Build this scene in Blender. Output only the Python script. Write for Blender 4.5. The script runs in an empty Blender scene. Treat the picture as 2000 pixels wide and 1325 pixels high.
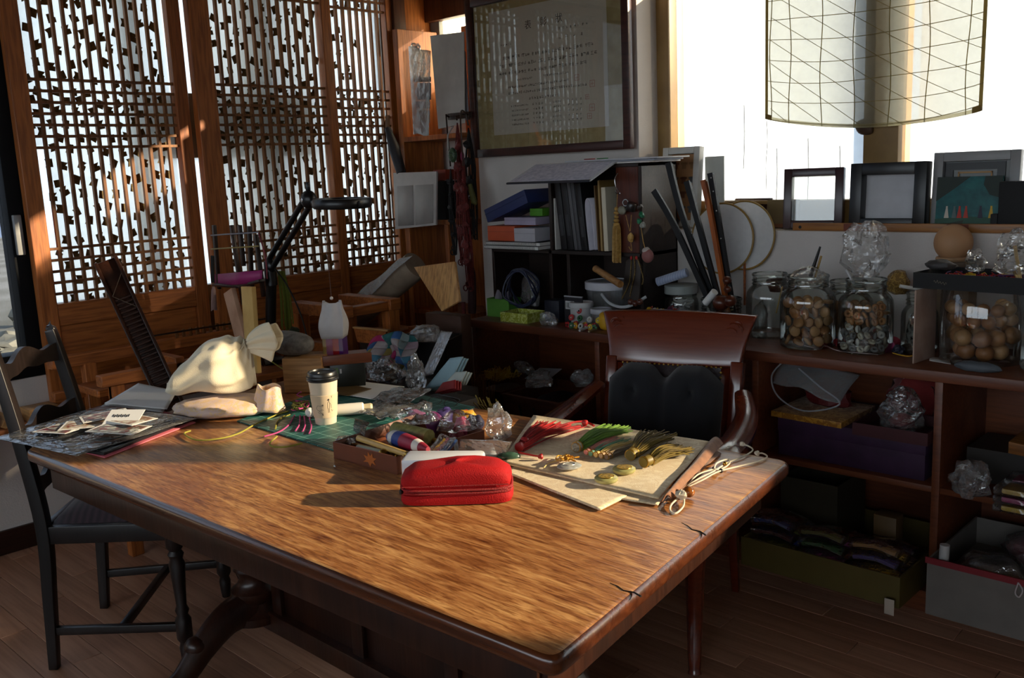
import bpy, bmesh, math, random
from mathutils import Vector, Matrix, noise
R = math.radians
rnd = random.Random(7)
scene = bpy.context.scene
col = scene.collection

# ------------------------------------------------------------------ camera
CAM = Vector((0, 0, 1.45)); YAW, PITCH, ROLL, FPX = R(43.99), R(10.24), R(-2.565), 1828.5
_f = Vector((-math.sin(YAW)*math.cos(PITCH), math.cos(YAW)*math.cos(PITCH), -math.sin(PITCH)))
_r0 = Vector((math.cos(YAW), math.sin(YAW), 0)); _u0 = _r0.cross(_f)
_r = _r0*math.cos(ROLL)+_u0*math.sin(ROLL); _u = -_r0*math.sin(ROLL)+_u0*math.cos(ROLL)
cd = bpy.data.cameras.new('camera'); cam = bpy.data.objects.new('camera', cd); col.objects.link(cam)
cd.sensor_width = 36; cd.lens = FPX*36/2000; cd.clip_start = .02; cd.clip_end = 500
cam.matrix_world = Matrix(((_r.x, _u.x, -_f.x, CAM.x), (_r.y, _u.y, -_f.y, CAM.y), (_r.z, _u.z, -_f.z, CAM.z), (0, 0, 0, 1)))
scene.camera = cam

# ------------------------------------------------------------------ sky, sun, exposure
SUN = Vector((-1, -.74, -.38)).normalized()
w = bpy.data.worlds.new('sky'); scene.world = w; w.use_nodes = True
bg = w.node_tree.nodes['Background']; bg.inputs[0].default_value = (.80, .91, 1, 1); bg.inputs[1].default_value = 1.7
sd = bpy.data.lights.new('sun', 'SUN'); so = bpy.data.objects.new('sun', sd); col.objects.link(so)
sd.energy = 26; sd.color = (1, .80, .55); sd.angle = R(.6)
so.location = (8, 9, 6); so.rotation_euler = SUN.to_track_quat('-Z', 'Y').to_euler()
scene.view_settings.view_transform = 'Standard'; scene.view_settings.look = 'None'
scene.view_settings.gamma = 1; scene.view_settings.use_curve_mapping = False
scene.view_settings.exposure = 1.05
cy = scene.cycles
cy.max_bounces = 10; cy.transparent_max_bounces = 24; cy.diffuse_bounces = 5; cy.glossy_bounces = 4; cy.transmission_bounces = 8
cy.caustics_reflective = False; cy.caustics_refractive = False; cy.sample_clamp_indirect = 6

# ------------------------------------------------------------------ helpers
def ray(x, y): return _f + _r*((x-1000)/FPX) - _u*((y-662.5)/FPX)
def pz(x, y, z): d = ray(x, y); return CAM + d*((z-CAM.z)/d.z)
def py(x, y, Y): d = ray(x, y); return CAM + d*((Y-CAM.y)/d.y)
def px(x, y, X): d = ray(x, y); return CAM + d*((X-CAM.x)/d.x)
def V(*a): return Vector(a)
def C(r, g, b):
    f = lambda c: (c/255/12.92) if c <= 10 else ((c/255+.055)/1.055)**2.4
    return (f(r), f(g), f(b), 1)
def rotz(a): return Matrix.Rotation(a, 4, 'Z')
def T(x, y=0, z=0):
    return Matrix.Translation(x) if isinstance(x, Vector) else Matrix.Translation((x, y, z))
def rot(ax, a): return Matrix.Rotation(R(a), 4, ax)
def frame(o, xdir, up=(0, 0, 1)):
    "matrix with local x along xdir, local z near up"
    x = Vector(xdir).normalized(); z = Vector(up); y = z.cross(x).normalized(); z = x.cross(y)
    m = Matrix((x, y, z)).transposed().to_4x4(); m.translation = o; return m
def smooth_path(pts, n=6):
    pts = [Vector(p) for p in pts]
    if len(pts) < 3: return pts
    out = []
    for i in range(len(pts)-1):
        p0 = pts[max(i-1, 0)]; p1 = pts[i]; p2 = pts[i+1]; p3 = pts[min(i+2, len(pts)-1)]
        for k in range(n):
            t = k/n
            out.append(.5*((2*p1)+(p2-p0)*t+(2*p0-5*p1+4*p2-p3)*t*t+(3*p1-p0-3*p2+p3)*t**3))
    out.append(pts[-1]); return out

class MB:
    def __init__(s): s.v = []; s.f = []; s.m = []; s.mi = 0
    def add(s, vs, fs, M=None):
        b = len(s.v)
        s.v += [(M @ Vector(p)) if M else Vector(p) for p in vs]
        s.f += [[b+i for i in f] for f in fs]; s.m += [s.mi]*len(fs); return s
    def box(s, a, b, M=None):
        (x0, y0, z0), (x1, y1, z1) = a, b
        return s.add([(x0,y0,z0),(x1,y0,z0),(x1,y1,z0),(x0,y1,z0),(x0,y0,z1),(x1,y0,z1),(x1,y1,z1),(x0,y1,z1)],
              [(0,3,2,1),(4,5,6,7),(0,1,5,4),(1,2,6,5),(2,3,7,6),(3,0,4,7)], M)
    def cbox(s, c, d, M=None):
        return s.box((c[0]-d[0]/2, c[1]-d[1]/2, c[2]-d[2]/2), (c[0]+d[0]/2, c[1]+d[1]/2, c[2]+d[2]/2), M)
    def prism(s, poly, z0, z1, M=None):
        n = len(poly)
        return s.add([(p[0], p[1], z0) for p in poly]+[(p[0], p[1], z1) for p in poly],
              [list(range(n))[::-1], list(range(n, 2*n))]+[(i, (i+1) % n, n+(i+1) % n, n+i) for i in range(n)], M)
    def frustum(s, a, z0, b, z1, M=None):
        n = len(a)
        return s.add([(p[0], p[1], z0) for p in a]+[(p[0], p[1], z1) for p in b],
              [list(range(n))[::-1], list(range(n, 2*n))]+[(i, (i+1) % n, n+(i+1) % n, n+i) for i in range(n)], M)
    def lathe(s, prof, n=20, M=None, cap0=True, cap1=True):
        vs = []; fs = []
        for r, z in prof:
            vs += [(r*math.cos(2*math.pi*i/n), r*math.sin(2*math.pi*i/n), z) for i in range(n)]
        for k in range(len(prof)-1):
            fs += [(k*n+i, k*n+(i+1) % n, (k+1)*n+(i+1) % n, (k+1)*n+i) for i in range(n)]
        if cap0: fs.append(list(range(n))[::-1])
        if cap1: fs.append([(len(prof)-1)*n+i for i in range(n)])
        return s.add(vs, fs, M)
    def tube(s, pts, r, n=8, M=None, cap=True, flat=None, up=None):
        "r: radius, list of radii or function of 0..1; flat: width multiplier on the side axis"
        pts = [Vector(p) for p in pts]; N = len(pts); vs = []; fs = []; prev = None
        for i, p in enumerate(pts):
            t = (pts[min(i+1, N-1)]-pts[max(i-1, 0)])
            t = t.normalized() if t.length > 1e-9 else Vector((0, 0, 1))
            if up is not None: side = t.cross(Vector(up))
            elif prev is None: side = t.cross(Vector((0, 0, 1)) if abs(t.z) < .9 else Vector((1, 0, 0)))
            else: side = prev-t*prev.dot(t)
            if side.length < 1e-6: side = Vector((1, 0, 0))
            side.normalize(); prev = side; nn = side.cross(t)
            rr = r(i/(N-1)) if callable(r) else (r[i] if isinstance(r, (list, tuple)) else r)
            fl = 1 if flat is None else flat
            for k in range(n):
                a = 2*math.pi*(k+.5)/n
                vs.append(p+side*(math.cos(a)*rr*fl)+nn*(math.sin(a)*rr))
        for i in range(N-1):
            fs += [(i*n+k, i*n+(k+1) % n, (i+1)*n+(k+1) % n, (i+1)*n+k) for k in range(n)]
        if cap: fs += [list(range(n))[::-1], [(N-1)*n+k for k in range(n)]]
        return s.add(vs, fs, M)
    def bar(s, p, q, w, h, up=(0, 0, 1)):
        "rectangular bar from p to q, w across, h along up"
        p, q = Vector(p), Vector(q); L = (q-p).length
        return s.cbox((L/2, 0, 0), (L, w, h), frame(p, q-p, up))
    def grid(s, fn, nu, nv, M=None):
        vs = [fn(i/nu, j/nv) for j in range(nv+1) for i in range(nu+1)]
        fs = [(j*(nu+1)+i, j*(nu+1)+i+1, (j+1)*(nu+1)+i+1, (j+1)*(nu+1)+i) for j in range(nv) for i in range(nu)]
        return s.add(vs, fs, M)
    def ball(s, c, r, n=12, m=8, M=None):
        if not isinstance(r, (tuple, list)): r = (r, r, r)
        prof = [(math.sin(math.pi*(j+.001)/(m+.002)), -math.cos(math.pi*(j+.001)/(m+.002))) for j in range(m+1)]
        vs = []; fs = []
        for q, z in prof: vs += [(c[0]+r[0]*q*math.cos(2*math.pi*i/n), c[1]+r[1]*q*math.sin(2*math.pi*i/n), c[2]+r[2]*z) for i in range(n)]
        for k in range(m): fs += [(k*n+i, k*n+(i+1) % n, (k+1)*n+(i+1) % n, (k+1)*n+i) for i in range(n)]
        return s.add(vs, fs, M)
    def torus(s, c, Rr, r, n=24, m=8, M=None):
        vs = []; fs = []
        for i in range(n):
            a = 2*math.pi*i/n
            for j in range(m):
                b = 2*math.pi*j/m; q = Rr+r*math.cos(b)
                vs.append((c[0]+q*math.cos(a), c[1]+q*math.sin(a), c[2]+r*math.sin(b)))
        for i in range(n):
            for j in range(m): fs.append((i*m+j, ((i+1) % n)*m+j, ((i+1) % n)*m+(j+1) % m, i*m+(j+1) % m))
        return s.add(vs, fs, M)
    def noise(s, amp, sc, seed=0):
        for i, p in enumerate(s.v):
            s.v[i] = p+noise.noise_vector(p*sc+Vector((seed*3.7, seed*1.3, seed)))*amp
        return s
    def build(s, name, mats, parent=None, world=False, smooth=40, bev=0, seg=2, sub=0, solid=0, loc=None, **kw):
        me = bpy.data.meshes.new(name)
        vs = s.v
        if world and parent is not None:
            inv = MW[parent.name].inverted(); vs = [inv @ p for p in vs]
        elif loc is not None: vs = [p-Vector(loc) for p in vs]
        me.from_pydata([tuple(p) for p in vs], [], s.f)
        if not isinstance(mats, (list, tuple)): mats = [mats]
        for m in mats: me.materials.append(m)
        if any(s.m): me.polygons.foreach_set('material_index', s.m)
        if bev:
            b = bmesh.new(); b.from_mesh(me)
            es = [e for e in b.edges if len(e.link_faces) == 2 and e.calc_face_angle() > R(35)]
            bmesh.ops.bevel(b, geom=es, offset=bev, segments=seg, affect='EDGES', profile=.5, clamp_overlap=True)
            b.to_mesh(me); b.free()
        me.update()
        if smooth:
            me.polygons.foreach_set('use_smooth', [True]*len(me.polygons))
            try: me.set_sharp_from_angle(angle=R(smooth))
            except Exception: pass
        o = bpy.data.objects.new(name, me); col.objects.link(o)
        if parent is not None: o.parent = parent
        elif loc is not None: o.location = loc
        if solid:
            md = o.modifiers.new('thickness', 'SOLIDIFY'); md.thickness = solid; md.offset = 0
        if sub:
            md = o.modifiers.new('subdivision', 'SUBSURF'); md.levels = sub; md.render_levels = sub
        for k, v in kw.items(): o[k] = v
        return o
MW = {}
def thing(name, label, category, loc=(0, 0, 0), rz=0, group=None, M=None):
    o = bpy.data.objects.new(name, None); col.objects.link(o); o.empty_display_size = .05
    if M is None: M = T(Vector(loc)) @ rotz(rz)
    o.matrix_world = M; MW[o.name] = M.copy()
    o['label'] = label; o['category'] = category
    if group: o['group'] = group
    return o
def struct(o): o['kind'] = 'structure'; return o
def copy_tree(o, parent=None):
    c = o.copy(); col.objects.link(c); c.parent = parent
    for ch in o.children: copy_tree(ch, c)
    return c

# ------------------------------------------------------------------ materials
def nmat(name):
    m = bpy.data.materials.new(name); m.use_nodes = True; nt = m.node_tree
    return m, nt, nt.nodes['Principled BSDF']
def N(nt, kind, **kw):
    n = nt.nodes.new(kind)
    for k, v in kw.items():
        if k.startswith('_'): n.inputs[k[1:].replace('_', ' ')].default_value = v
        else: setattr(n, k, v)
    return n
def bump(nt, bs, src, strength, dist=.01):
    b = N(nt, 'ShaderNodeBump', _Strength=strength, _Distance=dist)
    nt.links.new(src, b.inputs['Height']); nt.links.new(b.outputs[0], bs.inputs['Normal']); return b
def mat(name, c, rough=.55, metal=0, var=.12, vs=14, bmp=0, bs=60, c2=None, spec=.5, coat=0, sheen=0, trans=0, alpha=1):
    "plain material with mottled colour and fine relief"
    m, nt, b = nmat(name); L = nt.links.new
    b.inputs['Roughness'].default_value = rough; b.inputs['Metallic'].default_value = metal
    b.inputs['Specular IOR Level'].default_value = spec; b.inputs['Coat Weight'].default_value = coat
    b.inputs['Sheen Weight'].default_value = sheen
    if trans: b.inputs['Transmission Weight'].default_value = trans
    if alpha < 1: b.inputs['Alpha'].default_value = alpha
    if c2 is None: c2 = tuple(x*(1-var) for x in c[:3])+(1,)
    tc = N(nt, 'ShaderNodeTexCoord'); n = N(nt, 'ShaderNodeTexNoise', _Scale=vs, _Detail=4.0)
    L(tc.outputs['Object'], n.inputs['Vector'])
    mx = N(nt, 'ShaderNodeMix', data_type='RGBA'); mx.inputs[6].default_value = c; mx.inputs[7].default_value = c2
    rp = N(nt, 'ShaderNodeMapRange', _From_Min=.35, _From_Max=.65); L(n.outputs[0], rp.inputs[0]); L(rp.outputs[0], mx.inputs[0])
    L(mx.outputs[2], b.inputs['Base Color'])
    if bmp:
        n2 = N(nt, 'ShaderNodeTexNoise', _Scale=bs, _Detail=3.0); L(tc.outputs['Object'], n2.inputs['Vector']); bump(nt, b, n2.outputs[0], bmp)
    return m
def wood(name, c1, c2, axis='X', sc=9, rough=.45, stretch=14, bmp=.15, fine=90, spec=.5, coat=0, c3=None):
    m, nt, b = nmat(name); L = nt.links.new
    b.inputs['Specular IOR Level'].default_value = spec; b.inputs['Coat Weight'].default_value = coat; b.inputs['Coat Roughness'].default_value = .15
    tc = N(nt, 'ShaderNodeTexCoord'); mp = N(nt, 'ShaderNodeMapping'); L(tc.outputs['Object'], mp.inputs['Vector'])
    s = [1, 1, 1]; s['XYZ'.index(axis)] = 1/stretch; mp.inputs['Scale'].default_value = s
    n1 = N(nt, 'ShaderNodeTexNoise', _Scale=sc, _Detail=6.0, _Distortion=.6); L(mp.outputs[0], n1.inputs['Vector'])
    n2 = N(nt, 'ShaderNodeTexNoise', _Scale=fine, _Detail=3.0); L(mp.outputs[0], n2.inputs['Vector'])
    r1 = N(nt, 'ShaderNodeMapRange', _From_Min=.3, _From_Max=.7); L(n1.outputs[0], r1.inputs[0])
    mx = N(nt, 'ShaderNodeMix', data_type='RGBA'); mx.inputs[6].default_value = c1; mx.inputs[7].default_value = c2; L(r1.outputs[0], mx.inputs[0])
    r2 = N(nt, 'ShaderNodeMapRange', _From_Min=.42, _From_Max=.62); L(n2.outputs[0], r2.inputs[0])
    m2 = N(nt, 'ShaderNodeMix', data_type='RGBA', blend_type='MULTIPLY'); m2.inputs[7].default_value = c3 or (.62, .58, .55, 1)
    L(mx.outputs[2], m2.inputs[6]); L(r2.outputs[0], m2.inputs[0]); L(m2.outputs[2], b.inputs['Base Color'])
    r3 = N(nt, 'ShaderNodeMapRange', _To_Min=rough-.08, _To_Max=rough+.12); L(n1.outputs[0], r3.inputs[0]); L(r3.outputs[0], b.inputs['Roughness'])
    if bmp: bump(nt, b, n2.outputs[0], bmp, .004)
    return m
def film(name, tint=(1, 1, 1, 1), gloss=.12, rough=.08, haze=.0, bmp=.0, bs=30, hazecol=(.9, .9, .9, 1)):
    "thin clear sheet: see-through with a fresnel sheen, optional milky haze"
    m = bpy.data.materials.new(name); m.use_nodes = True; nt = m.node_tree; nt.nodes.clear(); L = nt.links.new
    out = N(nt, 'ShaderNodeOutputMaterial'); tr = N(nt, 'ShaderNodeBsdfTransparent'); tr.inputs[0].default_value = tint
    gl = N(nt, 'ShaderNodeBsdfGlossy', _Roughness=rough)
    lw = N(nt, 'ShaderNodeLayerWeight', _Blend=.25); ad = N(nt, 'ShaderNodeMath', operation='MULTIPLY_ADD'); ad.inputs[1].default_value = .75; ad.inputs[2].default_value = gloss
    L(lw.outputs['Fresnel'], ad.inputs[0]); mx = N(nt, 'ShaderNodeMixShader'); L(ad.outputs[0], mx.inputs[0])
    base = tr
    if haze:
        df = N(nt, 'ShaderNodeBsdfDiffuse'); df.inputs[0].default_value = hazecol
        tl = N(nt, 'ShaderNodeBsdfTranslucent'); tl.inputs[0].default_value = hazecol
        mm = N(nt, 'ShaderNodeMixShader'); mm.inputs[0].default_value = .5; L(df.outputs[0], mm.inputs[1]); L(tl.outputs[0], mm.inputs[2])
        m3 = N(nt, 'ShaderNodeMixShader'); m3.inputs[0].default_value = haze; L(tr.outputs[0], m3.inputs[1]); L(mm.outputs[0], m3.inputs[2]); base = m3
    L(base.outputs[0], mx.inputs[1]); L(gl.outputs[0], mx.inputs[2]); L(mx.outputs[0], out.inputs[0])
    if bmp:
        tc = N(nt, 'ShaderNodeTexCoord'); n = N(nt, 'ShaderNodeTexNoise', _Scale=bs, _Detail=3.0); L(tc.outputs['Object'], n.inputs[0])
        b = N(nt, 'ShaderNodeBump', _Strength=bmp, _Distance=.02); L(n.outputs[0], b.inputs['Height']); L(b.outputs[0], gl.inputs['Normal']); L(b.outputs[0], lw.inputs['Normal'])
    return m
def sheer(name, c, through=.3, transl=.6):
    "cloth or paper that lets light through"
    m = bpy.data.materials.new(name); m.use_nodes = True; nt = m.node_tree; nt.nodes.clear(); L = nt.links.new
    out = N(nt, 'ShaderNodeOutputMaterial'); tr = N(nt, 'ShaderNodeBsdfTransparent')
    tc = N(nt, 'ShaderNodeTexCoord'); n = N(nt, 'ShaderNodeTexNoise', _Scale=40.0, _Detail=4.0); L(tc.outputs['Object'], n.inputs[0])
    mc = N(nt, 'ShaderNodeMix', data_type='RGBA'); mc.inputs[6].default_value = c; mc.inputs[7].default_value = tuple(x*.82 for x in c[:3])+(1,); L(n.outputs[0], mc.inputs[0])
    df = N(nt, 'ShaderNodeBsdfDiffuse'); tl = N(nt, 'ShaderNodeBsdfTranslucent'); L(mc.outputs[2], df.inputs[0]); L(mc.outputs[2], tl.inputs[0])
    a = N(nt, 'ShaderNodeMixShader'); a.inputs[0].default_value = transl; L(df.outputs[0], a.inputs[1]); L(tl.outputs[0], a.inputs[2])
    b = N(nt, 'ShaderNodeMixShader'); b.inputs[0].default_value = 1-through; L(tr.outputs[0], b.inputs[1]); L(a.outputs[0], b.inputs[2]); L(b.outputs[0], out.inputs[0])
    return m
M_ = {}
def flat(r, g, b, rough=.6, **kw):
    k = (r, g, b, rough)+tuple(sorted(kw.items()))
    if k not in M_: M_[k] = mat('colour_%d_%d_%d' % (r, g, b), C(r, g, b), rough, **kw)
    return M_[k]
white_wall = mat('white_plaster', C(214, 206, 200), .85, var=.08, vs=3, bmp=.15, bs=180)
dark_trim = wood('dark_skirting', C(58, 30, 20), C(38, 20, 14), 'Y', rough=.4)
honey = wood('honey_pine', C(196, 118, 56), C(154, 84, 36), 'Z', sc=7, rough=.5)
honey_y = wood('honey_pine_y', C(192, 114, 54), C(150, 82, 35), 'Y', sc=7, rough=.5)
slat_wood = wood('slat_pine', C(150, 98, 50), C(112, 66, 32), 'Z', rough=.6)
cab_wood = wood('brown_cabinet', C(128, 70, 40), C(94, 48, 28), 'X', sc=6, rough=.42, c3=(.75, .7, .68, 1))
mahog = wood('mahogany_lacquer', C(116, 46, 24), C(92, 34, 18), 'X', sc=4, rough=.2, bmp=.02, coat=.8, c3=(.85, .8, .8, 1))
black_wood = wood('ebonised_wood', C(34, 24, 22), C(20, 14, 13), 'Z', rough=.36, bmp=.08)
dark_oak = wood('dark_oak', C(58, 30, 18), C(34, 17, 11), 'Z', rough=.32, bmp=.1)
pale_pine = wood('pale_pine', C(196, 148, 92), C(168, 118, 66), 'X', sc=8, rough=.6)
black_plastic = mat('black_plastic', C(18, 18, 20), .35, var=.2)
black_matt = mat('black_matt', C(14, 14, 16), .7, var=.2)
glass = film('clear_glass', (.97, .985, .98, 1), .05, .01)
jar_glass = film('jar_glass', (.94, .97, .95, 1), .10, .02)
cello = film('clear_cellophane', (.97, .97, .97, 1), .16, .12, .15, .9, 22)
wrap = film('thin_wrapper', (.97, .97, .97, 1), .10, .10, .04, .7, 30)
poly = film('milky_polythene', (.95, .95, .95, 1), .14, .22, .30, .8, 26)
paper = mat('white_paper', C(232, 230, 226), .8, var=.05)
metal = mat('steel', C(190, 190, 190), .25, metal=1)
gold = mat('gilt_metal', C(190, 150, 70), .3, metal=1)
cream_cloth = mat('cream_cloth', C(226, 214, 186), .85, var=.06, bmp=.2, bs=400, sheen=.2)
# ------------------------------------------------------------------ the room
XL, YB = -4.0, 3.3
floor_mat = wood('floor_base', C(70, 48, 36), C(50, 34, 26), 'X')
plank_mats = [wood('laminate_%d' % i, C(*a), C(*b), 'X', sc=10, rough=.36, stretch=20, bmp=.08, fine=70, c3=(.8, .76, .74, 1)) for i, (a, b) in enumerate((((190, 142, 114), (156, 112, 88)), ((180, 132, 106), (146, 104, 82)), ((196, 148, 120), (164, 118, 94))))]
flo = struct(MB().box((-4.3, -2.7, -.06), (3.3, 4.0, -.012)).build('floor', floor_mat))
pm = []
for m in plank_mats:
    b = MB().box((0, 0, -.012), (.898, .0885, 0)); o = b.build('plank', m, bev=.0012, seg=1); pm.append(o.data); bpy.data.objects.remove(o)
for j in range(30):
    for i in range(-1, 6):
        x = -4.2+i*.9+(j*.37 % .9); y = .42+j*.09
        if x < -5.2 or x > .35: continue
        o = bpy.data.objects.new('plank', pm[(i*7+j*5+j//3) % 3]); col.objects.link(o); o.parent = flo; o.location = (x, y, 0)
struct(MB().box((-4.3, -2.7, 2.72), (3.3, 4.0, 2.8)).build('ceiling', wood('ceiling_wood', C(120, 84, 56), C(96, 66, 42), 'X')))
struct(MB().box((3.2, -2.7, 0), (3.3, 4.0, 2.72)).build('wall_right', white_wall))
struct(MB().box((-4.3, -2.7, 0), (3.2, -2.6, 1.1)).box((-4.3, -2.7, 2.45), (3.2, -2.6, 2.72)).box((-4.3, -2.7, 1.1), (-3.6, -2.6, 2.45)).box((2.6, -2.7, 1.1), (3.2, -2.6, 2.45)).build('wall_front', white_wall))
alu0 = mat('white_sash', C(200, 200, 196), .5)
w5 = struct(MB().box((-3.6, -2.68, 1.1), (2.6, -2.62, 1.16)).box((-3.6, -2.68, 2.39), (2.6, -2.62, 2.45)).box((-3.6, -2.68, 1.16), (-3.54, -2.62, 2.39)).box((-2.0, -2.68, 1.16), (-1.92, -2.62, 2.39)).box((-.4, -2.68, 1.16), (-.32, -2.62, 2.39)).build('window_5', alu0))
wl = struct(MB().box((-4.16, -2.6, 0), (-4.03, 1.40, .70)).box((-4.16, -2.6, 0), (-4.03, -1.3, 2.72)).box((-4.16, -1.3, 2.5), (-4.03, 4.0, 2.72)).box((-4.16, 1.40, 0), (-4.03, 3.62, .55)).build('wall_left', white_wall))
struct(MB().box((-4.03, -2.6, 0), (-4.012, 1.5, .10)).build('baseboard_left', dark_trim, bev=.004))
# back wall: pier, low wall under the window, lintel, and the recess beside the pier
wb = struct(MB().box((-3.36, YB, 0), (-2.39, 3.62, 2.72)).box((-2.39, YB, 0), (3.2, 3.62, 1.175)).box((-2.39, YB, 2.5), (3.2, 3.62, 2.72)).box((-4.16, 3.62, 0), (-3.3, 3.72, 1.92)).box((-4.16, 3.62, 2.42), (-3.3, 3.72, 2.72)).build('wall_back', white_wall))
# exterior ground and hill
gm = mat('pale_ground', C(120, 118, 112), .9, c2=C(80, 78, 66), vs=.6, bmp=.4, bs=3)
struct(MB().grid(lambda u, v: (-60+120*u, -60+120*v, -.55+(.0 if abs(-60+120*u) < 8 else .25*noise.noise(Vector((u*40, v*40, 1))))), 40, 40).build('ground_outside', gm))
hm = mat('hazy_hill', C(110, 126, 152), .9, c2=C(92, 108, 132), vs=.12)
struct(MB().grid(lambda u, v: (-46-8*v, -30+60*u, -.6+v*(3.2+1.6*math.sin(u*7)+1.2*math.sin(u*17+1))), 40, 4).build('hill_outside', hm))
scrub = mat('dry_scrub', C(110, 106, 92), .9, c2=C(80, 76, 62), vs=5)
mb = MB()
for k in range(420):
    x = rnd.uniform(-16, -6.5); y = rnd.uniform(-4, 5); s = rnd.uniform(.06, .2)
    mb.ball((x, y, -.45+s*.4), (s*1.3, s, s*.7), 6, 4)
mb.noise(.12, 4).build('scrub_outside', scrub, label='pale dry scrub on the bright ground outside the dark framed window', category='scrub', kind='stuff')

# window 1: dark aluminium window on the left wall
tint = film('dimming_glass', (.50, .53, .58, 1), .05, .01)  # pane colour darkened only to dim the bright view outside
alu = mat('dark_aluminium', C(14, 15, 18), .6, var=.1, spec=.2)
w1 = struct(MB().box((-4.15, -1.3, .70), (-4.04, 1.46, .80)).box((-4.15, -1.3, 2.42), (-4.04, 1.46, 2.5)).box((-4.15, 1.335, .8), (-4.04, 1.46, 2.42)).box((-4.15, -1.3, .8), (-4.04, -1.2, 2.42)).box((-4.15, -.02, .8), (-4.04, .07, 2.42)).build('window_1', alu, bev=.004))
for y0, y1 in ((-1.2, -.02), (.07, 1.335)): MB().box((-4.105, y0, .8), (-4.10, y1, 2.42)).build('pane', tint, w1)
MB().box((-4.04, 1.345, 1.20), (-4.015, 1.375, 1.36)).build('window_latch', mat('grey_latch', C(150, 150, 150), .4), w1, bev=.004)

# window 2: glazing behind the lattice screens
frost = sheer('frosted_pane', (.78, .84, .88, 1), .34, .9)
w2 = struct(MB().box((-4.15, 1.46, .55), (-4.08, 3.3, .98)).box((-4.15, 1.46, 2.42), (-4.08, 3.4, 2.5)).box((-4.15, 1.915, .98), (-4.10, 1.985, 2.42)).box((-4.15, 2.50, .98), (-4.10, 2.64, 2.42)).box((-4.15, 2.0, 1.57), (-4.10, 2.84, 1.86)).box((-4.15, 3.32, .55), (-4.08, 3.4, 2.42)).build('window_2', mat('grey_brown_frame', C(120, 108, 96), .6)))
for y0, y1 in ((1.46, 1.915), (1.985, 2.5), (2.64, 3.32)): MB().box((-4.128, y0, .98), (-4.124, y1, 2.42)).build('pane', frost, w2)

# lattice screens
sheer_dot = sheer('sheer_paper', (.88, .86, .80, 1), .42, .9)
leafm = mat('brown_leaf_print', C(122, 102, 64), .8, c2=C(86, 72, 42), vs=120)
def lattice(label, y0, y1, sl, sr, xo, dy0, dy1, seed, hole=None, double=False):
    r = thing('lattice_screen', label, 'screen', (XL+xo, y0, 0), group='wooden lattice screens on the window wall')
    W = y1-y0; a = sl; b = W-sr; zb, zt = .99, 2.46
    P = lambda m, n, k=honey, **kw: m.build(n, k, r, bev=.003, seg=1, **kw)
    P(MB().box((-.022, 0, .52), (.022, sl, zt)), 'stile'); P(MB().box((-.022, W-sr, .52), (.022, W, zt)), 'stile')
    P(MB().box((-.02, a, .90), (.02, b, zb)), 'rail', honey_y); P(MB().box((-.02, a, .52), (.02, b, .60)), 'rail', honey_y); P(MB().box((-.02, a, zt-.05), (.02, b, zt)), 'rail', honey_y)
    P(MB().box((-.008, a, .60), (.006, b, .90)), 'lower_panel', honey_y)
    n = round((b-a)/.0445); vm = hm_ = None
    for i in range(1, n):
        y = a+(b-a)*i/n
        if vm is None:
            o = MB().box((-.012, -.006, zb), (.006, .006, zt-.05)).build('vertical_slat', slat_wood, r); vm = o.data
        else: o = bpy.data.objects.new('vertical_slat', vm); col.objects.link(o); o.parent = r
        o.location = (0, y, 0)
    for z in [1.03+.046*i for i in range(5)]+[1.62+.0445*i for i in range(7)]+[2.29+.045*i for i in range(3)]:
        if hm_ is None:
            o = MB().box((-.010, a, -.0055), (.0075, b, .0055)).build('horizontal_slat', slat_wood, r); hm_ = o.data
        else: o = bpy.data.objects.new('horizontal_slat', hm_); col.objects.link(o); o.parent = r
        o.location = (0, 0, z)
    g = random.Random(seed)
    f = MB(); nu, nv = 24, 40
    for j in range(nv):
        for i in range(nu):
            yy0 = a+(b-a)*i/nu; yy1 = a+(b-a)*(i+1)/nu; z0 = zb+(zt-.05-zb)*j/nv; z1 = zb+(zt-.05-zb)*(j+1)/nv
            ym, zm = (yy0+yy1)/2, (z0+z1)/2
            if hole and hole(ym+y0, zm): continue
            f.add([(-.03, yy0, z0), (-.03, yy1, z0), (-.03, yy1, z1), (-.03, yy0, z1)], [(0, 1, 2, 3)])
    sh = f.build('paper_sheet', sheer_dot, r)
    if double: MB().add([(-.085, a, zb), (-.085, b, zb), (-.085, b, zt), (-.085, a, zt)], [(0, 1, 2, 3)]).build('paper_sheet', sheer('second_sheet', (.74, .68, .60, 1), .4, .9), r)
    d = MB(); z = zb+.02; k = 0
    while z < zt-.06:
        dense = 1.62 < z < 1.86
        y = a+.01+(k % 2)*.035
        while y < b-.01:
            yy, zz = y+g.uniform(-.012, .012), z+g.uniform(-.016, .016)
            if not (hole and hole(yy+y0, zz)):
                s = g.uniform(.0135, .0165); an = g.uniform(-.5, .5)
                cs = [(-1, -1), (1, -1), (1, .1), (.4, .2), (1, 1), (-1, 1)] if g.random() < .5 else [(-1, -1), (1, -1), (1, 1), (-1, 1), (-.6, .1)]
                vs = [(.0, yy+s*(p*math.cos(an)-q*math.sin(an)), zz+s*1.12*(p*math.sin(an)+q*math.cos(an))) for p, q in cs]
                d.prism([(v[1], v[2]) for v in vs], -.0285, -.026, Matrix(((0, 0, 1, 0), (1, 0, 0, 0), (0, 1, 0, 0), (0, 0, 0, 1))))
            y += .070
        z += .045 if dense else .060; k += 1
    d.build('leaf_print', leafm, r, kind='stuff')
    return r
lattice('wooden lattice screen with leaf dotted paper next to the dark framed window', 1.388, 2.125, .067, .06, 0, 0, 0, 1, lambda y, z: y < 1.50 and z < 1.63)
lattice('middle wooden lattice screen with dim leaf dotted paper behind the magnifier lamp', 2.14, 2.895, .10, .055, .045, 0, 0, 2, None, True)
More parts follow.
